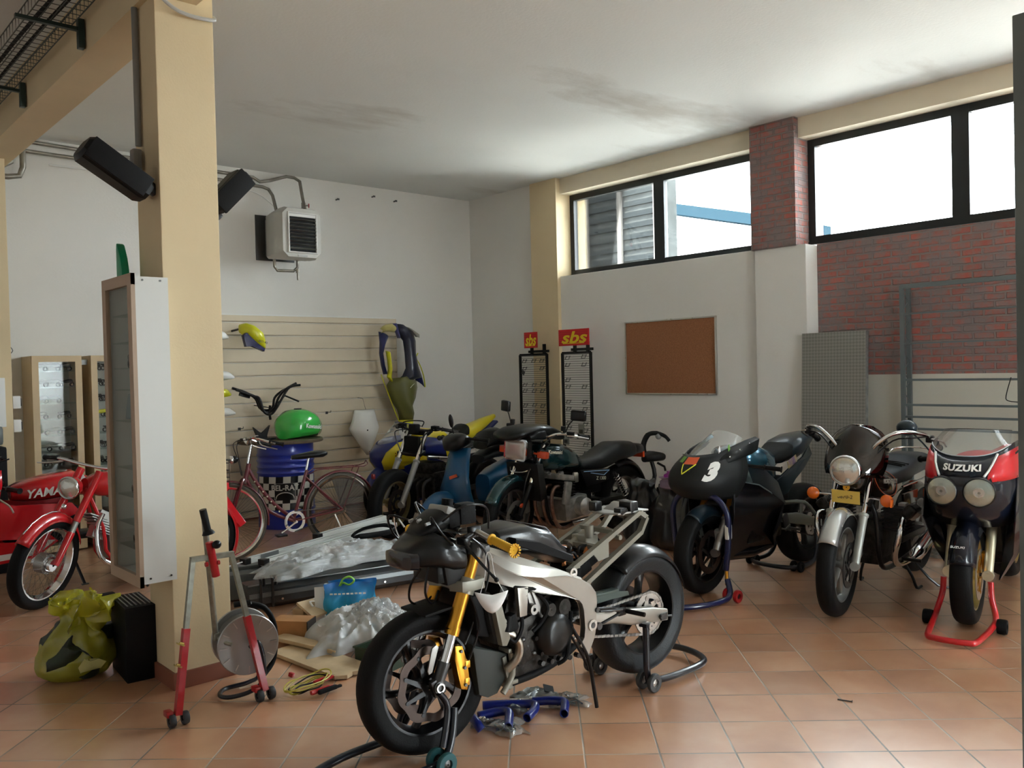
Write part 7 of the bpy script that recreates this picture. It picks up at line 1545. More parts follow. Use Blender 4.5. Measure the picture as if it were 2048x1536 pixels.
# ------------------------------------------------------------------ brake pad display racks
SGR = mat('sign_red', (.62, .015, .02), .5); SGY = mat('sign_yellow', (.85, .62, .02), .5)
def rack(y0, y1, x, ztop, sw, sh, lab, slab_, hooks, zbot=.12, yaw=0):
    t = thing('display_rack', lab, 'display rack', (x, 0, 0)); w = abs(y1-y0)
    fr = MB()
    for y in (y0, y1): fr.box((0, y, (ztop+zbot)/2-.06), (.022, .028, ztop-zbot+.12))
    fr.box((0, (y0+y1)/2, ztop), (.022, w, .028)).box((0, (y0+y1)/2, zbot), (.022, w, .028)).box((0, y0+.03, .015), (.35, .03, .03)).box((0, y1-.03, .015), (.35, .03, .03))
    fr.box((-.02, (y0+y1)/2, ztop+.05), (.03, .03, .10)).box((-.02, y1+.02, ztop+.06), (.03, .03, .12)).box((-.02, (y0+y1)/4+y1*.5, ztop+.035), (.03, w*.5+.1, .03)); fr.build('rack_frame', BLK, t, smooth=False)
    n = int((ztop-zbot)/.026); wi = MB()
    for k in range(n): wi.box((0, (y0+y1)/2, zbot+.026*k+.02), (.004, w-.02, .0045))
    wi.build('wire_grid', mat('dark_wire', (.06, .055, .05), .4, .5), t, smooth=False)
    sg = MB().box((-.035, (y0+y1)/2+.0, ztop+.06+sh/2+.02), (.012, sw, sh)).build('brand_sign', SGR, t, smooth=False)
    text('sign_lettering', 'sbs', sh*.98, SGY, sg, (-.043, (y0+y1)/2, ztop+.06+sh/2+.015), (0, -1, 0), (0, 0, 1), .001, shear=.25, sx=sw/sh*.66, bold=.004*sh/.18)
    m = MB(); m.box((-.043, (y0+y1)/2, ztop+.06+sh*.14+.02), (.003, sw*.7, sh*.035)); m.build('sign_underline', SGY, sg, smooth=False)
    m = MB()
    for k in range(7): m.box((-.0415, (y0+y1)/2, ztop+.085+k*sh/7.5), (.001, sw*.98, .003))
    m.build('sign_line', mat('dark_red_line', (.35, .01, .01), .5), sg, smooth=False)
    for (fy_, zz) in hooks:
        y = y0+(y1-y0)*fy_; m = MB(); m.tube([(-.004, y-.028, zz+.03), (-.03, y-.028, zz-.01), (-.03, y+.028, zz-.01), (-.004, y+.028, zz+.03)], .0042, seg=5); m.box((-.008, y, zz+.022), (.006, .07, .006)); m.build('clip_hook', STL, t, smooth=False)
    return t
hk = [(.2, z) for z in (1.66, 1.57, 1.37, 1.30, 1.12, 1.05, .86, .80)]+[(.55, z) for z in (1.66, 1.37, 1.30, 1.13, 1.05, .87, .80)]+[(.85, z) for z in (1.66, 1.57, 1.38, 1.30, 1.12, 1.05, .87, .74)]
r1 = rack(7.80, 7.33, 7.13, 1.745, .225, .19, 'left brake pad rack with square red and yellow sign, by the corner', None, hk)
hk = [(.22, z) for z in (1.68, 1.60, 1.43, 1.35, 1.18, 1.10, .94, .88)]+[(.80, z) for z in (1.69, 1.60, 1.35, 1.18, 1.10, .93, .86, .70, .60, .52)]+[(.35+.15*k, .42) for k in range(4)]
r2 = rack(6.97, 6.53, 7.03, 1.745, .47, .185, 'right brake pad rack with wide red and yellow sign, beside the cork board', None, hk)
for y, z, lab in ((6.90, .74, 'small grey brake pad pack on the lower left of the right rack'), (6.90, .50, 'lowest brake pad pack hanging on the left side of the right rack'), (6.66, .86, 'wide dark brake pad pack in clear film on the right rack')):
    t = thing('brake_pad_pack', lab, 'brake pads', (6.99, y, z)); MB().box((0, 0, .02), (.004, .09, .12), bev=.001).build('blister_card', thin_glass('clear_blister', (.8, .8, .78), .1, .1, haze=.4, hazecol=(.6, .6, .56)), t); MB().box((-.008, 0, 0), (.012, .05, .045), bev=.006).build('brake_pad', STL, t)
t = thing('brake_pad_pack', 'single dark brake pad hanging upper left on the left rack', 'brake pads', (7.10, 7.72, 1.53)); MB().box((0, 0, 0), (.012, .05, .05), rot=(.5, 0, 0), bev=.006).build('brake_pad', STL, t)
# cork board
t = thing('cork_board', 'brown cork notice board in a thin silver frame on the right wall', 'notice board', (7.318, 5.67, 1.665))
MB().box((.004, 0, 0), (.012, 1.17, .77)).build('cork_panel', mat('brown_cork', (.38, .16, .07), .85, var=.3, vscale=90, bump=.3, bscale=220), t, smooth=False)
for y, z, sy, sz in ((0, .393, 1.2, .018), (0, -.393, 1.2, .018), (.592, 0, .018, .80), (-.592, 0, .018, .80)): MB().box((0, y, z), (.022, sy, sz), bev=.003).build('board_frame', ALU, t)
# leaning chequer plate
def plate_mat():
    m, N, L, b = nodes_mat('chequer_plate_metal'); b.inputs['Metallic'].default_value = .8; b.inputs['Roughness'].default_value = .42
    tc = N.new('ShaderNodeTexCoord'); mp = N.new('ShaderNodeMapping'); mp.inputs['Rotation'].default_value = (math.radians(45), 0, 0); mp.inputs['Scale'].default_value = (1, 48, 48); L.new(tc.outputs['Object'], mp.inputs[0])
    ck = N.new('ShaderNodeTexChecker'); ck.inputs['Scale'].default_value = 1.0; L.new(mp.outputs[0], ck.inputs[0]); ck.inputs[1].default_value = (.36, .36, .34, 1); ck.inputs[2].default_value = (.27, .275, .26, 1); L.new(ck.outputs[0], b.inputs['Base Color'])
    bp = N.new('ShaderNodeBump'); bp.inputs['Strength'].default_value = .6; bp.inputs['Distance'].default_value = .004; L.new(ck.outputs['Fac'], bp.inputs['Height']); L.new(bp.outputs[0], b.inputs['Normal']); return m
t = thing('chequer_plate_ramp', 'grey chequer plate metal ramp leaning upright against the pier and brick wall', 'metal plate', (7.16, 3.80, 0)); t.rotation_euler = (0, .045, 0)
MB().box((.02, 0, .925), (.006, .60, 1.83)).build('plate_sheet', plate_mat(), t, smooth=False)
for s in (-1, 1): MB().box((.045, s*.298, .925), (.05, .006, 1.83)).build('plate_edge', GALV, t, smooth=False)
MB().box((.09, -.20, 1.80), (.09, .10, .05), bev=.004).build('ramp_hook', BLKM, t)
# dismantled metal shelf frame
t = thing('shelf_frame', 'tall empty grey metal shelf frame with horizontal bars, against the brick wall', 'shelf frame', (7.30, 0, 0))
for y, x in ((3.20, 0), (3.20, .12), (.95, 0)):
    MB().box((x, y, 1.10), (.03, .035, 2.2)).build('upright', mat('blue_grey_steel', (.16, .19, .20), .45, .6), t, smooth=False)
m = MB()
for k in range(12): m.tube([(0, 3.2, .12+.17*k), (.12, 3.2, .20+.17*k), (0, 3.2, .29+.17*k)], .005, seg=5)
m.build('lattice_brace', MATS['blue_grey_steel'], t)
for z, h in ((2.19, .035), (1.96, .012), (1.71, .012), (1.405, .018), (1.195, .018), (1.095, .018), (.995, .018), (.77, .018), (.35, .018)):
    MB().box((0, 2.08, z), (.028, 2.25, h)).build('cross_bar', MATS['blue_grey_steel'], t, smooth=False)
tag(MB().tube([(7.26, 2.36, 1.42), (7.24, 2.39, 1.28), (7.25, 2.38, 1.24), (7.25, 2.30, 1.23)], .004, seg=6, smooth=3).build('hanging_cable', BLK), 'thin dark cable hanging from the shelf frame at the right', 'cable')
# tall grey cabinet at the right edge, near the camera
t = thing('metal_cabinet', 'tall grey metal cabinet cut by the right edge of the photo', 'cabinet', (2.50, .205, 0))
GCAB = mat('blue_grey_cabinet', (.20, .235, .24), .5, var=.15, vscale=3)
MB().box((.0, 0, .03), (.36, 1.02, .06)).build('plinth', BLKM, t, smooth=False)
MB().box((.0, 0, 1.22), (.40, 1.06, 2.36), bev=.004).build('cabinet_body', GCAB, t); MB().box((-.205, 0, 1.22), (.012, 1.0, 2.26), bev=.003).build('cabinet_door', GCAB, t); MB().box((-.215, -.4, 1.2), (.012, .03, .12), bev=.003).build('door_handle', STL, t)
# floor grating strip
t = thing('floor_grate', 'galvanised grating strip on the floor by the right wall skirting', 'grating', (7.12, 2.75, 0))
m = MB()
for k in range(14): m.box((0, -.45+.07*k, .012), (.26, .006, .02))
for q in (-.13, 0, .13): m.box((q, 0, .012), (.008, 1.0, .024))
m.build('grate_bars', GALV, t, smooth=False)
# black refuse sacks with a purple bag
def sack(x, y, R_, H_, seedn, lab, mm, name='refuse_sack'):
    t = thing(name, lab, 'bag', (x, y, 0)); MB().rings(bag_mesh(R_, H_, seedn, .35, wr=.12)).build('bag_body', mm, t, ang=80); return t
BBAG = mat('black_bin_liner', (.012, .013, .016), .28, coat=.3, bump=.5, bscale=18)
sack(5.93, 4.93, .16, .55, 11, 'black refuse sack behind the rear rails of the nearest motorcycle, left of its pair', BBAG)
sack(5.98, 4.60, .21, .54, 12, 'black refuse sack beside the blue stand of the number 3 bike', BBAG)
t = thing('purple_bag', 'small purple and clear knotted bag on top of the black refuse sack', 'bag', (5.90, 4.56, .52)); MB().rings(bag_mesh(.10, .10, 15, .5, seg=24, rings=12, wr=.2)).build('bag_body', mat('clear_violet_film', (.30, .22, .32), .3, alpha=.7), t, ang=80); MB().rings([[p*.7+V(0, 0, .06) for p in r_] for r_ in bag_mesh(.09, .13, 16, .4, seg=20, rings=10, wr=.25)]).build('purple_fold', mat('purple_film', (.28, .02, .26), .35), t, ang=80)
# curved handle with clear ball
t = thing('curved_handle_frame', 'black curved handle with a clear ball above a padded seat, behind the tourer tail', 'handle', (6.95, 5.62, 0))
MB().tube([(-.02, .08, .62), (-.03, .10, .74), (.0, .06, .86), (.05, -.02, .88), (.08, -.10, .85), (.10, -.14, .80)], [.03, .028, .024, .02, .018], seg=12, smooth=5).build('curved_arm', PLB, t)
MB().ell((.06, -.03, .855), (.03, .035, .04), 16).build('clear_ball', thin_glass('clear_ball', (.8, .8, .78), .12, .05, haze=.25), t)
MB().loft([(-.10, .03, .63, .04, .03, .04), (.0, .02, .65, .11, .05, .06), (.10, .0, .64, .09, .04, .05)], 18).build('padded_seat', SEATM, t, ang=60)
m = MB(); m.tube([(.0, .02, .60), (.0, -.02, .45), (-.05, .0, .25), (-.05, 0, .02)], .022, seg=10, smooth=3).box((-.05, 0, .012), (.35, .3, .024), bev=.01).tube([(.02, -.04, .58), (.06, -.10, .54), (.05, -.12, .50)], .012, seg=8); m.build('support_post', BLK, t)

# ------------------------------------------------------------------ unit heater, pipes and column fittings
HTR = mat('grey_white_heater_paint', (.56, .55, .51), .4, var=.08)
t = thing('unit_heater', 'grey and white louvred unit heater high on the back wall', 'heater', (4.55, 8.62, 3.10))
def rr_ring(y, w, h, c, x0=0):
    return [V(x0+a, y, b) for a, b in ((-w+c, -h), (w-c, -h), (w, -h+c), (w, h-c), (w-c, h), (-w+c, h), (-w, h-c), (-w, -h+c))]
m = MB(); m.rings([rr_ring(.24, .20, .24, .02), rr_ring(.10, .22, .255, .03), rr_ring(.09, .225, .26, .04), rr_ring(.0, .23, .265, .05), rr_ring(-.01, .235, .27, .05), rr_ring(-.15, .24, .275, .06), rr_ring(-.20, .225, .26, .06)]); m.build('heater_case', HTR, t, ang=25)
m = MB(); m.tube([(-.16, -.205, -.21), (.17, -.205, -.21), (.17, -.205, .21), (-.16, -.205, .21)], .014, seg=8, closed=True); m.build('front_bezel', WHT, t)
MB().box((.005, -.200, 0), (.33, .008, .42)).build('louvre_recess', BLKM, t, smooth=False)
for k in range(9): MB().box((.005, -.215, -.17+.038*k), (.31, .03, .004), rot=(-.5, 0, 0)).build('louvre', ALUD, t, smooth=False)
MB().box((.005, -.212, .185), (.31, .006, .03)).build('slot_strip', WHT, t, smooth=False); MB().box((.0, -.207, -.245), (.11, .004, .016)).build('name_plate', ALUD, t, smooth=False)
MB().box((-.05, .335, 0), (.46, .01, .50)).build('back_plate', STL, t, smooth=False)
for s in (-.15, .15): MB().box((s, .28, 0), (.03, .11, .4)).build('wall_bracket', GALV, t, smooth=False)
PIPE = mat('dull_galvanised_pipe', (.33, .31, .27), .4, .7, var=.3, vscale=12)
def pipe(pts, lab, r=.018, mm=None, name='heating_pipe', grp=None, sm=0):
    return tag(MB().tube(pts, r, seg=12, smooth=sm).build(name, mm or PIPE), lab, 'pipe')
yp = 8.87
pipe([(1.7, yp, 3.79), (4.22, yp, 3.74), (4.30, yp, 3.70), (4.42, yp, 3.73), (4.62, yp, 3.80), (4.70, yp-.03, 3.79), (4.73, yp-.1, 3.74), (4.73, yp-.15, 3.55), (4.73, yp-.22, 3.37)], 'upper grey heating pipe running under the ceiling and down into the heater top')
pipe([(1.7, yp, 3.70), (3.9, yp, 3.665), (4.33, yp, 3.65), (4.40, yp, 3.63), (4.43, yp-.03, 3.56), (4.43, yp-.12, 3.36)], 'lower grey heating pipe running below the upper pipe to the left of the heater')
pipe([(2.2, yp+.02, 3.60), (3.9, yp+.02, 3.60), (4.25, yp+.02, 3.58), (4.42, yp, 3.48), (4.46, yp-.12, 3.37)], 'thin pale conduit under the two heating pipes', .007, WHT, sm=3)
pipe([(4.37, yp-.15, 2.84), (4.37, yp-.15, 2.76), (4.40, yp-.15, 2.72), (4.58, yp-.18, 2.72), (4.62, yp-.2, 2.76), (4.62, yp-.2, 2.84)], 'looped drain pipe under the heater', .016)
m = MB(); m.cyl((4.62, yp-.2, 2.74), (4.62, yp-.2, 2.62), .012, seg=10).cyl((4.62, yp-.2, 2.70), (4.62, yp-.2, 2.74), .020, seg=10); tag(m.build('drain_valve', PIPE), 'small grey drain valve hanging below the heater', 'valve')
t = thing('radiator_valve', 'small red handled valve on the pipe above the heater', 'valve', (4.73, 8.70, 3.46)); MB().cyl((0, 0, -.03), (0, 0, .03), .024, seg=12).cyl((0, 0, 0), (.05, -.02, 0), .007, seg=8).build('valve_body', PIPE, t); MB().lathe([(.006, 0), (.024, 0), (.024, .008), (.006, .008)], (.05, -.02, 0), (1, -.4, 0), 14, closed=True).build('valve_handle', REDL, t)
pipe([(1.2, 8.78, 3.42), (1.84, 8.78, 3.42), (1.93, 8.78, 3.44), (1.96, 8.78, 3.52), (1.96, 8.78, 3.70), (1.90, 8.78, 3.78)], 'pipe elbow turning up beside the far left pillar, right one', .026)
pipe([(1.2, 8.76, 3.50), (1.78, 8.76, 3.50), (1.86, 8.76, 3.55), (1.87, 8.76, 3.74)], 'pipe elbow turning up beside the far left pillar, left one', .024)
m = MB()
for k, (x, z) in enumerate(((5.30, 3.63), (6.12, 3.70), (5.8, 3.72))): tag(MB().cyl((x, YB, z), (x, YB-.05, z), .009, seg=8).box((x, YB-.05, z), (.03, .006, .02)).build('wall_anchor', STL), ('rusty wall anchor right of the heater', 'rusty wall anchor near the back right corner', 'rusty wall anchor between its two neighbours on the back wall')[k], 'anchor')
# column conduit
t = thing('conduit', 'grey vertical conduit with junction box on the shaded side of the column', 'conduit', (1.565, 4.60, 0))
MB().cyl((0, 0, 2.78), (0, 0, 3.49), .016, seg=12).build('conduit_tube', mat('grey_pvc', (.22, .22, .21), .5), t); MB().box((-.015, 0, 2.70), (.045, .06, .12), bev=.01).build('junction_box', MATS['grey_pvc'], t)
# two black wedge lamps
def wedge(lab, base, tip, w=.14, yoff=0):
    t = thing('wall_speaker', lab, 'speaker', base); d = V(*tip)-V(*base); L = d.length; a = math.atan2(d.z, d.x); t.rotation_euler = (0, -a, 0)
    MB().rings([[V(x, y, z) for y, z in ((-h, -v*.6), (-h*.7, -v), (h*.7, -v), (h, -v*.6), (h, v*.5), (h*.6, v), (-h*.6, v), (-h, v*.5))] for x, h, v in ((.03, .07, .04), (.06, .085, .055), (L-.02, .095, .06), (L, .08, .045))]).build('speaker_cabinet', PLB, t, ang=30)
    MB().box((L*.55, -.088, .0), (L*.82, .02, .11), bev=.006).build('speaker_grille', BLKM, t)
    MB().box((.0, 0, -.04), (.10, .06, .05), bev=.01).build('mounting_arm', BLK, t)
wedge('black wedge speaker on the left side of the column, tilted up to the left', (1.575, 4.46, 2.49), (1.25, 4.46, 2.70))
wedge('black wedge speaker on the right side of the column, tilted up to the right', (1.90, 4.56, 2.46), (2.11, 4.56, 2.68))
# cable tray above the beam
t = thing('cable_tray', 'dark wire mesh cable tray on brackets beside the beam, upper left', 'cable tray', (0, 0, 0))
MSH = mat('dark_mesh_wire', (.09, .10, .095), .5, .5)
for k in range(12):
    y0 = 1.5+.6*k; m = MB()
    for j in range(8): y = y0+.075*j; m.tube([(1.26, y, 3.72), (1.26, y, 3.64), (1.49, y, 3.64), (1.49, y, 3.72)], .0025, seg=4)
    for x, z in ((1.26, 3.72), (1.26, 3.64), (1.32, 3.64), (1.375, 3.64), (1.43, 3.64), (1.49, 3.64), (1.49, 3.72)): m.box((x, y0+.3, z), (.005, .6, .005))
    m.build('mesh_section', MSH, t, smooth=False)
for y in (2.6, 4.0, 5.40, 6.80, 8.2):
    b = MB(); b.box((1.53, y, 3.59), (.035, .045, .17), bev=.003).box((1.36, y, 3.615), (.34, .03, .02)); b.build('tray_bracket', mat('green_black_bracket', (.02, .04, .035), .4), t)
for k, x in enumerate((1.33, 1.40)): tag(MB().tube([(x, 1.5, 3.66), (x+.02, 4, 3.66), (x-.02, 6, 3.665), (x, 8.8, 3.66)], .012, seg=6, smooth=4).build('cable', SOFTB), ('outer black cable lying in the mesh tray', 'inner black cable lying in the mesh tray')[k], 'cable')
tag(MB().tube([(1.58, 4.35, 3.50), (1.66, 4.33, 3.43), (1.75, 4.33, 3.41), (1.87, 4.34, 3.42), (1.9, 4.40, 3.46)], .010, seg=8, smooth=4).build('cable', mat('pale_grey_cable', (.5, .5, .48), .5)), 'pale grey cable crossing the very top of the column', 'cable')

# ------------------------------------------------------------------ display cabinets
CABW = mat('light_maple_veneer', (.62, .47, .28), .45, var=.08, vscale=4)
CABI = mat('pale_cabinet_lining', (.75, .76, .72), .5)
SHG = thin_glass('shelf_glass', (.92, .97, .95), .05, .02, k=.3)
DRG = thin_glass('cabinet_door_glass', (.97, .985, .975), .045, .02, k=.15)
def cabinet(lab, x0, x1, y0, y1, z0, z1, shelves, face, doorm=CABW, side=None, legs=False):
    """face 'y': glass door toward -y; 'x': toward -x"""
    t = thing('display_cabinet', lab, 'display cabinet', ((x0+x1)/2, (y0+y1)/2, z0)); ox, oy = t.location.x, t.location.y
    lx, ly, h = x1-x0, y1-y0, z1-z0; th = .018; m = MB(); sm = side or CABW
    if face == 'y':
        m.box((-lx/2+th/2, 0, h/2), (th, ly, h)).box((lx/2-th/2, 0, h/2), (th, ly, h))
    else:
        m.box((0, -ly/2+th/2, h/2), (lx, th, h)).box((0, ly/2-th/2, h/2), (lx, th, h))
    m.box((0, 0, th/2), (lx-.002, ly-.002, th)).box((0, 0, h-th/2), (lx-.002, ly-.002, th)); m.build('cabinet_case', sm, t, smooth=False)
    if face == 'y': MB().box((0, ly/2-.006, h/2), (lx-.03, .006, h-.03)).build('back_panel', CABI, t, smooth=False)
    else: MB().box((lx/2-.006, 0, h/2), (.006, ly-.03, h-.03)).build('back_panel', CABI, t, smooth=False)
    fw = .055; d = MB()
    if face == 'y':
        yy = -ly/2-.010
        for s in (-1, 1): d.box((s*(lx/2-fw/2), yy, h/2), (fw, .02, h))
        d.box((0, yy, fw/2), (lx, .0199, fw)).box((0, yy, h-fw/2), (lx, .0199, fw)); dd = d.build('cabinet_door', doorm, t, smooth=False)
        MB().box((0, yy, h/2), (lx-fw*1.8, .004, h-fw*1.8)).build('door_glass', DRG, dd, smooth=False)
    else:
        xx = -lx/2-.010
        for s in (-1, 1): d.box((xx, s*(ly/2-fw/2), h/2), (.02, fw, h+.03))
        d.box((xx, 0, fw/2-.015), (.0199, ly, fw)).box((xx, 0, h-fw/2+.015), (.0199, ly, fw)); dd = d.build('cabinet_door', doorm, t, smooth=False)
        MB().box((xx, 0, h/2), (.004, ly-fw*1.8, h-fw*1.8)).build('door_glass', DRG, dd, smooth=False)
    zs = []
    for z in shelves:
        MB().box((0, 0, z-z0), (lx-.045, ly-.045, .006)).build('glass_shelf', SHG, t, smooth=False); zs.append(z+.003)
    return t, zs
SH = [1.66-.148*k for k in range(11)]
ca, za = cabinet('left maple cabinet with glass shelves against the back wall', 1.93, 2.345, 8.60, 8.955, 0.02, 1.80, SH, 'y')
cb, zb = cabinet('right maple cabinet with glass shelves against the back wall, behind the column cabinet', 2.425, 2.84, 8.60, 8.955, 0.02, 1.80, SH, 'y')
tag(MB().box((2.385, 8.70, 1.74), (.07, .05, .05), bev=.004).build('cabinet_bracket', GALV), 'small metal bracket joining the tops of the two back wall cabinets', 'bracket')
cc, zc = cabinet('narrow glass fronted cabinet with white side, mounted on the column', 1.425, 1.583, 4.300, 4.745, .575, 2.072, [1.90, 1.76, 1.63, 1.52, 1.36, 1.12, .98, .84, .72], 'x', mat('pinkish_wood_frame', (.44, .33, .24), .5), mat('white_cabinet_side', (.70, .71, .69), .45))
for q in ((1.46, 2.055), (1.545, 2.055), (1.455, .60), (1.555, .60)): MB().cyl((q[0]-1.504, 4.30-4.5225, q[1]-.575), (q[0]-1.504, 4.297-4.5225, q[1]-.575), .005, seg=8).build('panel_screw', STL, cc)
def model_bike(m1, m2, s=1.0):
    t = bpy.data.objects.new('model_motorcycle', None); COL.objects.link(t)
    m = MB()
    for x in (-.042, .042): m.lathe([(.010*s, -.004*s), (.017*s, -.005*s), (.017*s, .005*s), (.010*s, .004*s)], (x*s, 0, .017*s), (0, 1, 0), 14, closed=True)
    m.build('model_wheels', m2, t)
    MB().loft([(-.055*s, 0, .045*s, .004*s, .003*s, .003*s), (-.02*s, 0, .038*s, .009*s, .010*s, .012*s), (.01*s, 0, .042*s, .011*s, .014*s, .016*s), (.04*s, 0, .045*s, .009*s, .012*s, .014*s), (.05*s, 0, .04*s, .004*s, .004*s, .006*s)], 12).cyl((.042*s, 0, .018*s), (.03*s, 0, .055*s), .003*s, seg=6).build('model_body', m1, t)
    return t
MSV = mat('silver_model_paint', (.42, .43, .42), .3, .6); MDK = mat('dark_model_paint', (.05, .05, .05), .4)
protoA = model_bike(MSV, MDK, 1.25); protoB = model_bike(MDK, MDK, 1.25)
used = set()
def place_model(src, loc, rz, lab, grp, col=None):
    if src.name in used: o = copy_tree(src)
    else: o = src; used.add(src.name)
    o.location = loc; o.rotation_euler.z = rz; o['label'] = lab; o['category'] = 'model'; o['group'] = grp
    return o
rm = random.Random(12)
ORD = ('top', 'second', 'third', 'fourth', 'fifth', 'sixth', 'seventh', 'eighth', 'ninth')
for k, z in enumerate(za[:8]):
    for j, x in enumerate((2.04, 2.145, 2.25)):
        if (k+j) % 5 == 4: continue
        place_model(protoA if j < 2 else protoB, (x+rm.uniform(-.01, .01), 8.78+rm.uniform(-.02, .02), z), rm.uniform(-.5, .5), '%s model motorcycle at %s on the %s shelf of the left back cabinet' % ('silver' if j < 2 else 'dark', ('left', 'centre', 'right')[j], ORD[k]), 'models in the left back cabinet')
for k, z in enumerate(zb[:8]):
    for j, x in enumerate((2.52, 2.64)):
        if (k, j) in ((3, 0), (7, 1), (4, 0)): continue
        place_model(protoB, (x+rm.uniform(-.01, .01), 8.78, z), rm.uniform(-.5, .5), 'dark model motorcycle at %s on the %s shelf of the right back cabinet' % (('left', 'centre')[j], ORD[k]), 'dark models in the right back cabinet')
y1_ = model_bike(YF, MDK, 1.3); used.add(y1_.name); y1_.location = (2.53, 8.72, zb[3]); tag(y1_, 'yellow and black model motorcycle in the right back wall cabinet', 'model')
r1_ = model_bike(REDP, MDK, 1.6); used.add(r1_.name); r1_.location = (2.62, 8.72, zb[7]); r1_.rotation_euler = (0, 0, .4); tag(r1_, 'red model motorcycle low in the right back wall cabinet', 'model')
for k, (n, yy, e) in enumerate(((2, 4.44, ', near end'), (2, 4.60, ', far end'), (4, 4.40, ''), (5, 4.42, ''), (6, 4.6, ''), (7, 4.46, ''), (8, 4.6, ''))):
    place_model(protoB if k % 2 else protoA, (1.50, yy, zc[n]), 1.5, 'small model motorcycle on the %s shelf of the column cabinet%s' % (ORD[n], e), 'models in the column cabinet')
tag(MB().box((1.50, 4.55, zc[4]+.07), (.05, .17, .13), rot=(0, .12, 0), bev=.003).build('blister_pack', mat('pale_blue_card', (.20, .28, .32), .3, coat=.5)), 'pale blue grey packet leaning inside the column cabinet, halfway up', 'packet')
tag(MB().prism([(-.045, 0), (.04, 0), (.042, .06), (.02, .13), (-.02, .20), (-.038, .21), (-.045, .18)], (1.50, 4.70, 2.078), (0, -1, 0), (0, 0, 1), -.02, .02, bev=.008).build('green_fin', mat('green_plastic_fin', (.0, .30, .13), .3, trans=.2)), 'green plastic fin standing on top of the column cabinet', 'plastic part')
# sockets and box on the far pillar
for z, lab in ((1.395, 'upper white socket box on the far left pillar'), (1.19, 'lower white socket box on the far left pillar')):
    t = thing('socket_box', lab, 'socket', (1.768, 8.45, z)); MB().box((0, 0, 0), (.06, .08, .11), bev=.006).build('box_body', WHT, t); MB().box((.032, -.005, 0), (.012, .055, .07), bev=.004).build('socket_cover', BLK, t)
tag(MB().box((1.57, 8.37, 1.40), (.20, .06, .42), bev=.006).build('fuse_cabinet', WHT), 'white fuse cabinet on the far left pillar, at the left edge', 'cabinet')
tag(MB().box((1.45, 8.2, 1.13), (.30, .2, .16), bev=.03).build('grey_case', mat('silver_black_case', (.12, .14, .14), .35, .3)), 'grey and black case seen at the left edge below the fuse cabinet', 'case')
t = thing('tool_trolley', 'dark shape at the left edge carrying the grey case', 'trolley', (1.40, 8.2, 0)); MB().box((0, 0, .52), (.42, .3, 1.04), bev=.02).build('trolley_body', BLKM, t)
tag(MB().tube([(1.80, 8.962, 1.86), (1.83, 8.94, 1.90), (1.86, 8.94, 1.86), (1.83, 8.94, 1.82), (1.80, 8.962, 1.78)], .004, seg=6, smooth=3).build('wire_hook', STL), 'small bent wire hook on the back wall beside the far left pillar', 'hook')

# ------------------------------------------------------------------ bicycle
MAR = mat('maroon_bicycle_paint', (.12, .012, .018), .3, coat=.5)
ba = math.atan2(7.05-6.93, 3.03-4.05)
B = thing('bicycle', 'maroon step-through city bicycle with basket and rear rack, in front of the oil drum', 'bicycle', (3.03, 7.05, 0), ba)
with steer(-10, (-.18, 0, .6)):
    wheel(B, 'front_wheel', 0, .335, .335, .038, .312, rm=CHR, tm=mat('bicycle_tyre', (.10, .09, .07), .6), style='wire', spokes=32, hub=.022, y=0)
    m = MB(); m.tube([(-.20, 0, .80), (-.165, 0, .70), (-.13, .05, .66), (-.06, .05, .45), (.0, .05, .335)], .011, seg=8, smooth=3).tube([(-.165, 0, .70), (-.13, -.05, .66), (-.06, -.05, .45), (.0, -.05, .335)], .011, seg=8, smooth=3); m.build('front_fork', MAR, B)
    m = MB(); fender(m, 0, .335, .355, 55, 190, .05, edge=.3); m.build('front_mudguard', MAR, B, solid=.002, ang=60)
    m = MB(); m.cyl((-.17, 0, .72), (-.23, 0, .98), .012, seg=10).tube([(-.42, .28, .97), (-.32, .27, 1.0), (-.20, .16, 1.04), (-.20, 0, .99), (-.20, -.16, 1.04), (-.32, -.27, 1.0), (-.42, -.28, .97)], .011, seg=8, smooth=4); hb = m.build('handlebar', CHR, B)
    for s in (1, -1):
        grip(hb, (-.33, s*.272, .998), (-.45, s*.285, .965), .016); MB().tube([(-.26, s*.22, 1.02), (-.28, s*.24, .97), (-.40, s*.27, .93)], .005, seg=6, smooth=3).build('brake_lever', ALU, hb)
        MB().tube([(-.24, s*.2, 1.03), (-.10, s*.12, 1.0), (-.12, s*.03, .85), (-.14, s*.03, .72)], .003, seg=5, smooth=4).build('cable', BLK, hb)
    MB().lathe([(.002, .01), (.02, .008), (.025, 0), (.002, 0)], (-.24, .19, 1.05), (0, 0, 1), 14).build('bell', CHR, hb)
    round_lamp(B, 'headlamp', (-.06, 0, .86), .035, .06)
    m = MB()
    for z in (.66, .72, .78, .84): m.tube([(-.02, -.15, z), (.22, -.16, z), (.22, .16, z), (-.02, .15, z)], .0025, seg=4, closed=True)
    for k in range(9): m.tube([(-.02+.03*k, .15, .86), (-.02+.028*k, .13, .64)], .002, seg=4); m.tube([(-.02+.03*k, -.15, .86), (-.02+.028*k, -.13, .64)], .002, seg=4)
    for k in range(9): m.tube([(.23, -.15+.0375*k, .86), (.20, -.12+.03*k, .64), (-.02, -.12+.03*k, .64)], .002, seg=4)
    m.build('wire_basket', BLK, B, smooth=False); MB().tube([(-.03, -.16, .865), (.235, -.165, .865), (.235, .165, .865), (-.03, .16, .865)], .005, seg=6, closed=True).build('basket_rim', BLK, B)
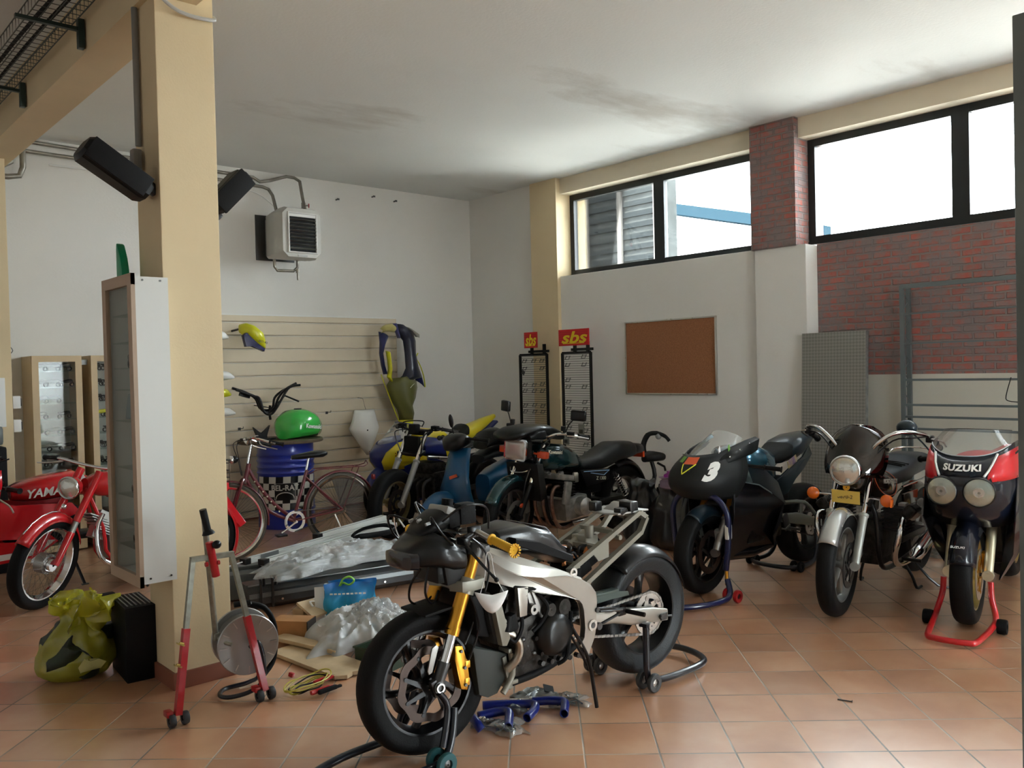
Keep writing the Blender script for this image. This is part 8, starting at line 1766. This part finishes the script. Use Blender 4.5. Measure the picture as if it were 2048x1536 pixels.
m = MB(); m.tube([(-.19, 0, .78), (-.28, 0, .62), (-.42, 0, .44), (-.58, 0, .30)], .016, seg=10, smooth=3).tube([(-.17, 0, .70), (-.25, 0, .54), (-.38, 0, .38), (-.58, 0, .28)], .015, seg=10, smooth=3).cyl((-.16, 0, .66), (-.20, 0, .82), .019, seg=12).cyl((-.58, 0, .28), (-.72, 0, .72), .015, seg=10)
for s in (1, -1): m.cyl((-.58, s*.03, .28), (-1.03, s*.055, .335), .009, seg=8).cyl((-.70, s*.02, .66), (-1.03, s*.055, .335), .008, seg=8)
m.build('bicycle_frame', MAR, B)
wheel(B, 'rear_wheel', -1.03, .335, .335, .038, .312, rm=CHR, tm=MATS['bicycle_tyre'], style='wire', spokes=32, hub=.024)
m = MB(); fender(m, -1.03, .335, .358, -15, 155, .055, edge=.3); m.build('rear_mudguard', MAR, B, solid=.002, ang=60)
MB().lathe([(.04, .0), (.29, .001)], (-1.03, .045, .335), (0, 1, 0), 30, a0=-.9, a1=1.9).build('skirt_guard', thin_glass('dark_skirt_net', (.35, .33, .3), .05, .3, haze=.12, hazecol=(.1, .1, .09)), B)
m = MB(); m.loft([(-.58, 0, .845, .015, .015, .02), (-.66, 0, .85, .035, .02, .03), (-.78, 0, .86, .08, .025, .035), (-.86, 0, .86, .085, .025, .035), (-.90, 0, .86, .05, .015, .02)], 16); m.build('saddle', SEATM, B, ang=60); MB().cyl((-.70, 0, .66), (-.745, 0, .84), .011, seg=10).build('seat_post', CHR, B)
m = MB()
for s in (1, -1): m.tube([(-.80, s*.06, .72), (-1.25, s*.06, .715), (-1.30, s*.04, .73), (-1.30, 0, .76)], .005, seg=6); m.tube([(-1.2, s*.06, .715), (-1.03, s*.06, .34)], .004, seg=6); m.tube([(-.80, s*.06, .72), (-.72, s*.02, .68)], .004, seg=6)
for x in (-.9, -1.05, -1.2): m.cyl((x, -.06, .716), (x, .06, .716), .004, seg=6)
m.build('rear_rack', MAR, B); MB().box((-1.37, 0, .60), (.025, .05, .05), bev=.01).build('rear_reflector', mat('dark_red_reflector', (.3, .01, .01), .3), B)
m = MB(); m.lathe([(.07, -.002), (.095, -.002), (.095, .002), (.07, .002)], (-.58, .04, .28), (0, 1, 0), 40, closed=True).cyl((-.58, -.07, .28), (-.58, .08, .28), .012, seg=10); m.tube([(-.58, .08, .28), (-.44, .09, .20)], .008, seg=8); m.tube([(-.58, -.07, .28), (-.72, -.08, .36)], .008, seg=8); m.build('crankset', CHR, B)
MB().box((-.42, .13, .19), (.09, .08, .02), bev=.005).build('pedal', BLK, B); MB().box((-.74, -.12, .37), (.09, .08, .02), bev=.005).build('pedal', BLK, B)
MB().tube([(-.58, .05, .37), (-1.03, .05, .36), (-1.05, .05, .335), (-1.03, .05, .31), (-.58, .05, .19)], .004, seg=6).build('bicycle_chain', STL, B)
MB().tube([(-.95, .06, .30), (-.99, .13, .15), (-1.0, .17, .012)], .008, seg=8).build('side_stand', CHR, B)
for k in range(7): MB().box((-.24-.035*k, .018, .66-.047*k+.002), (.012, .004, .012), rot=(0, .9, 0)).build('frame_lettering', mat('cream_letters', (.6, .55, .4), .4), B, smooth=False)
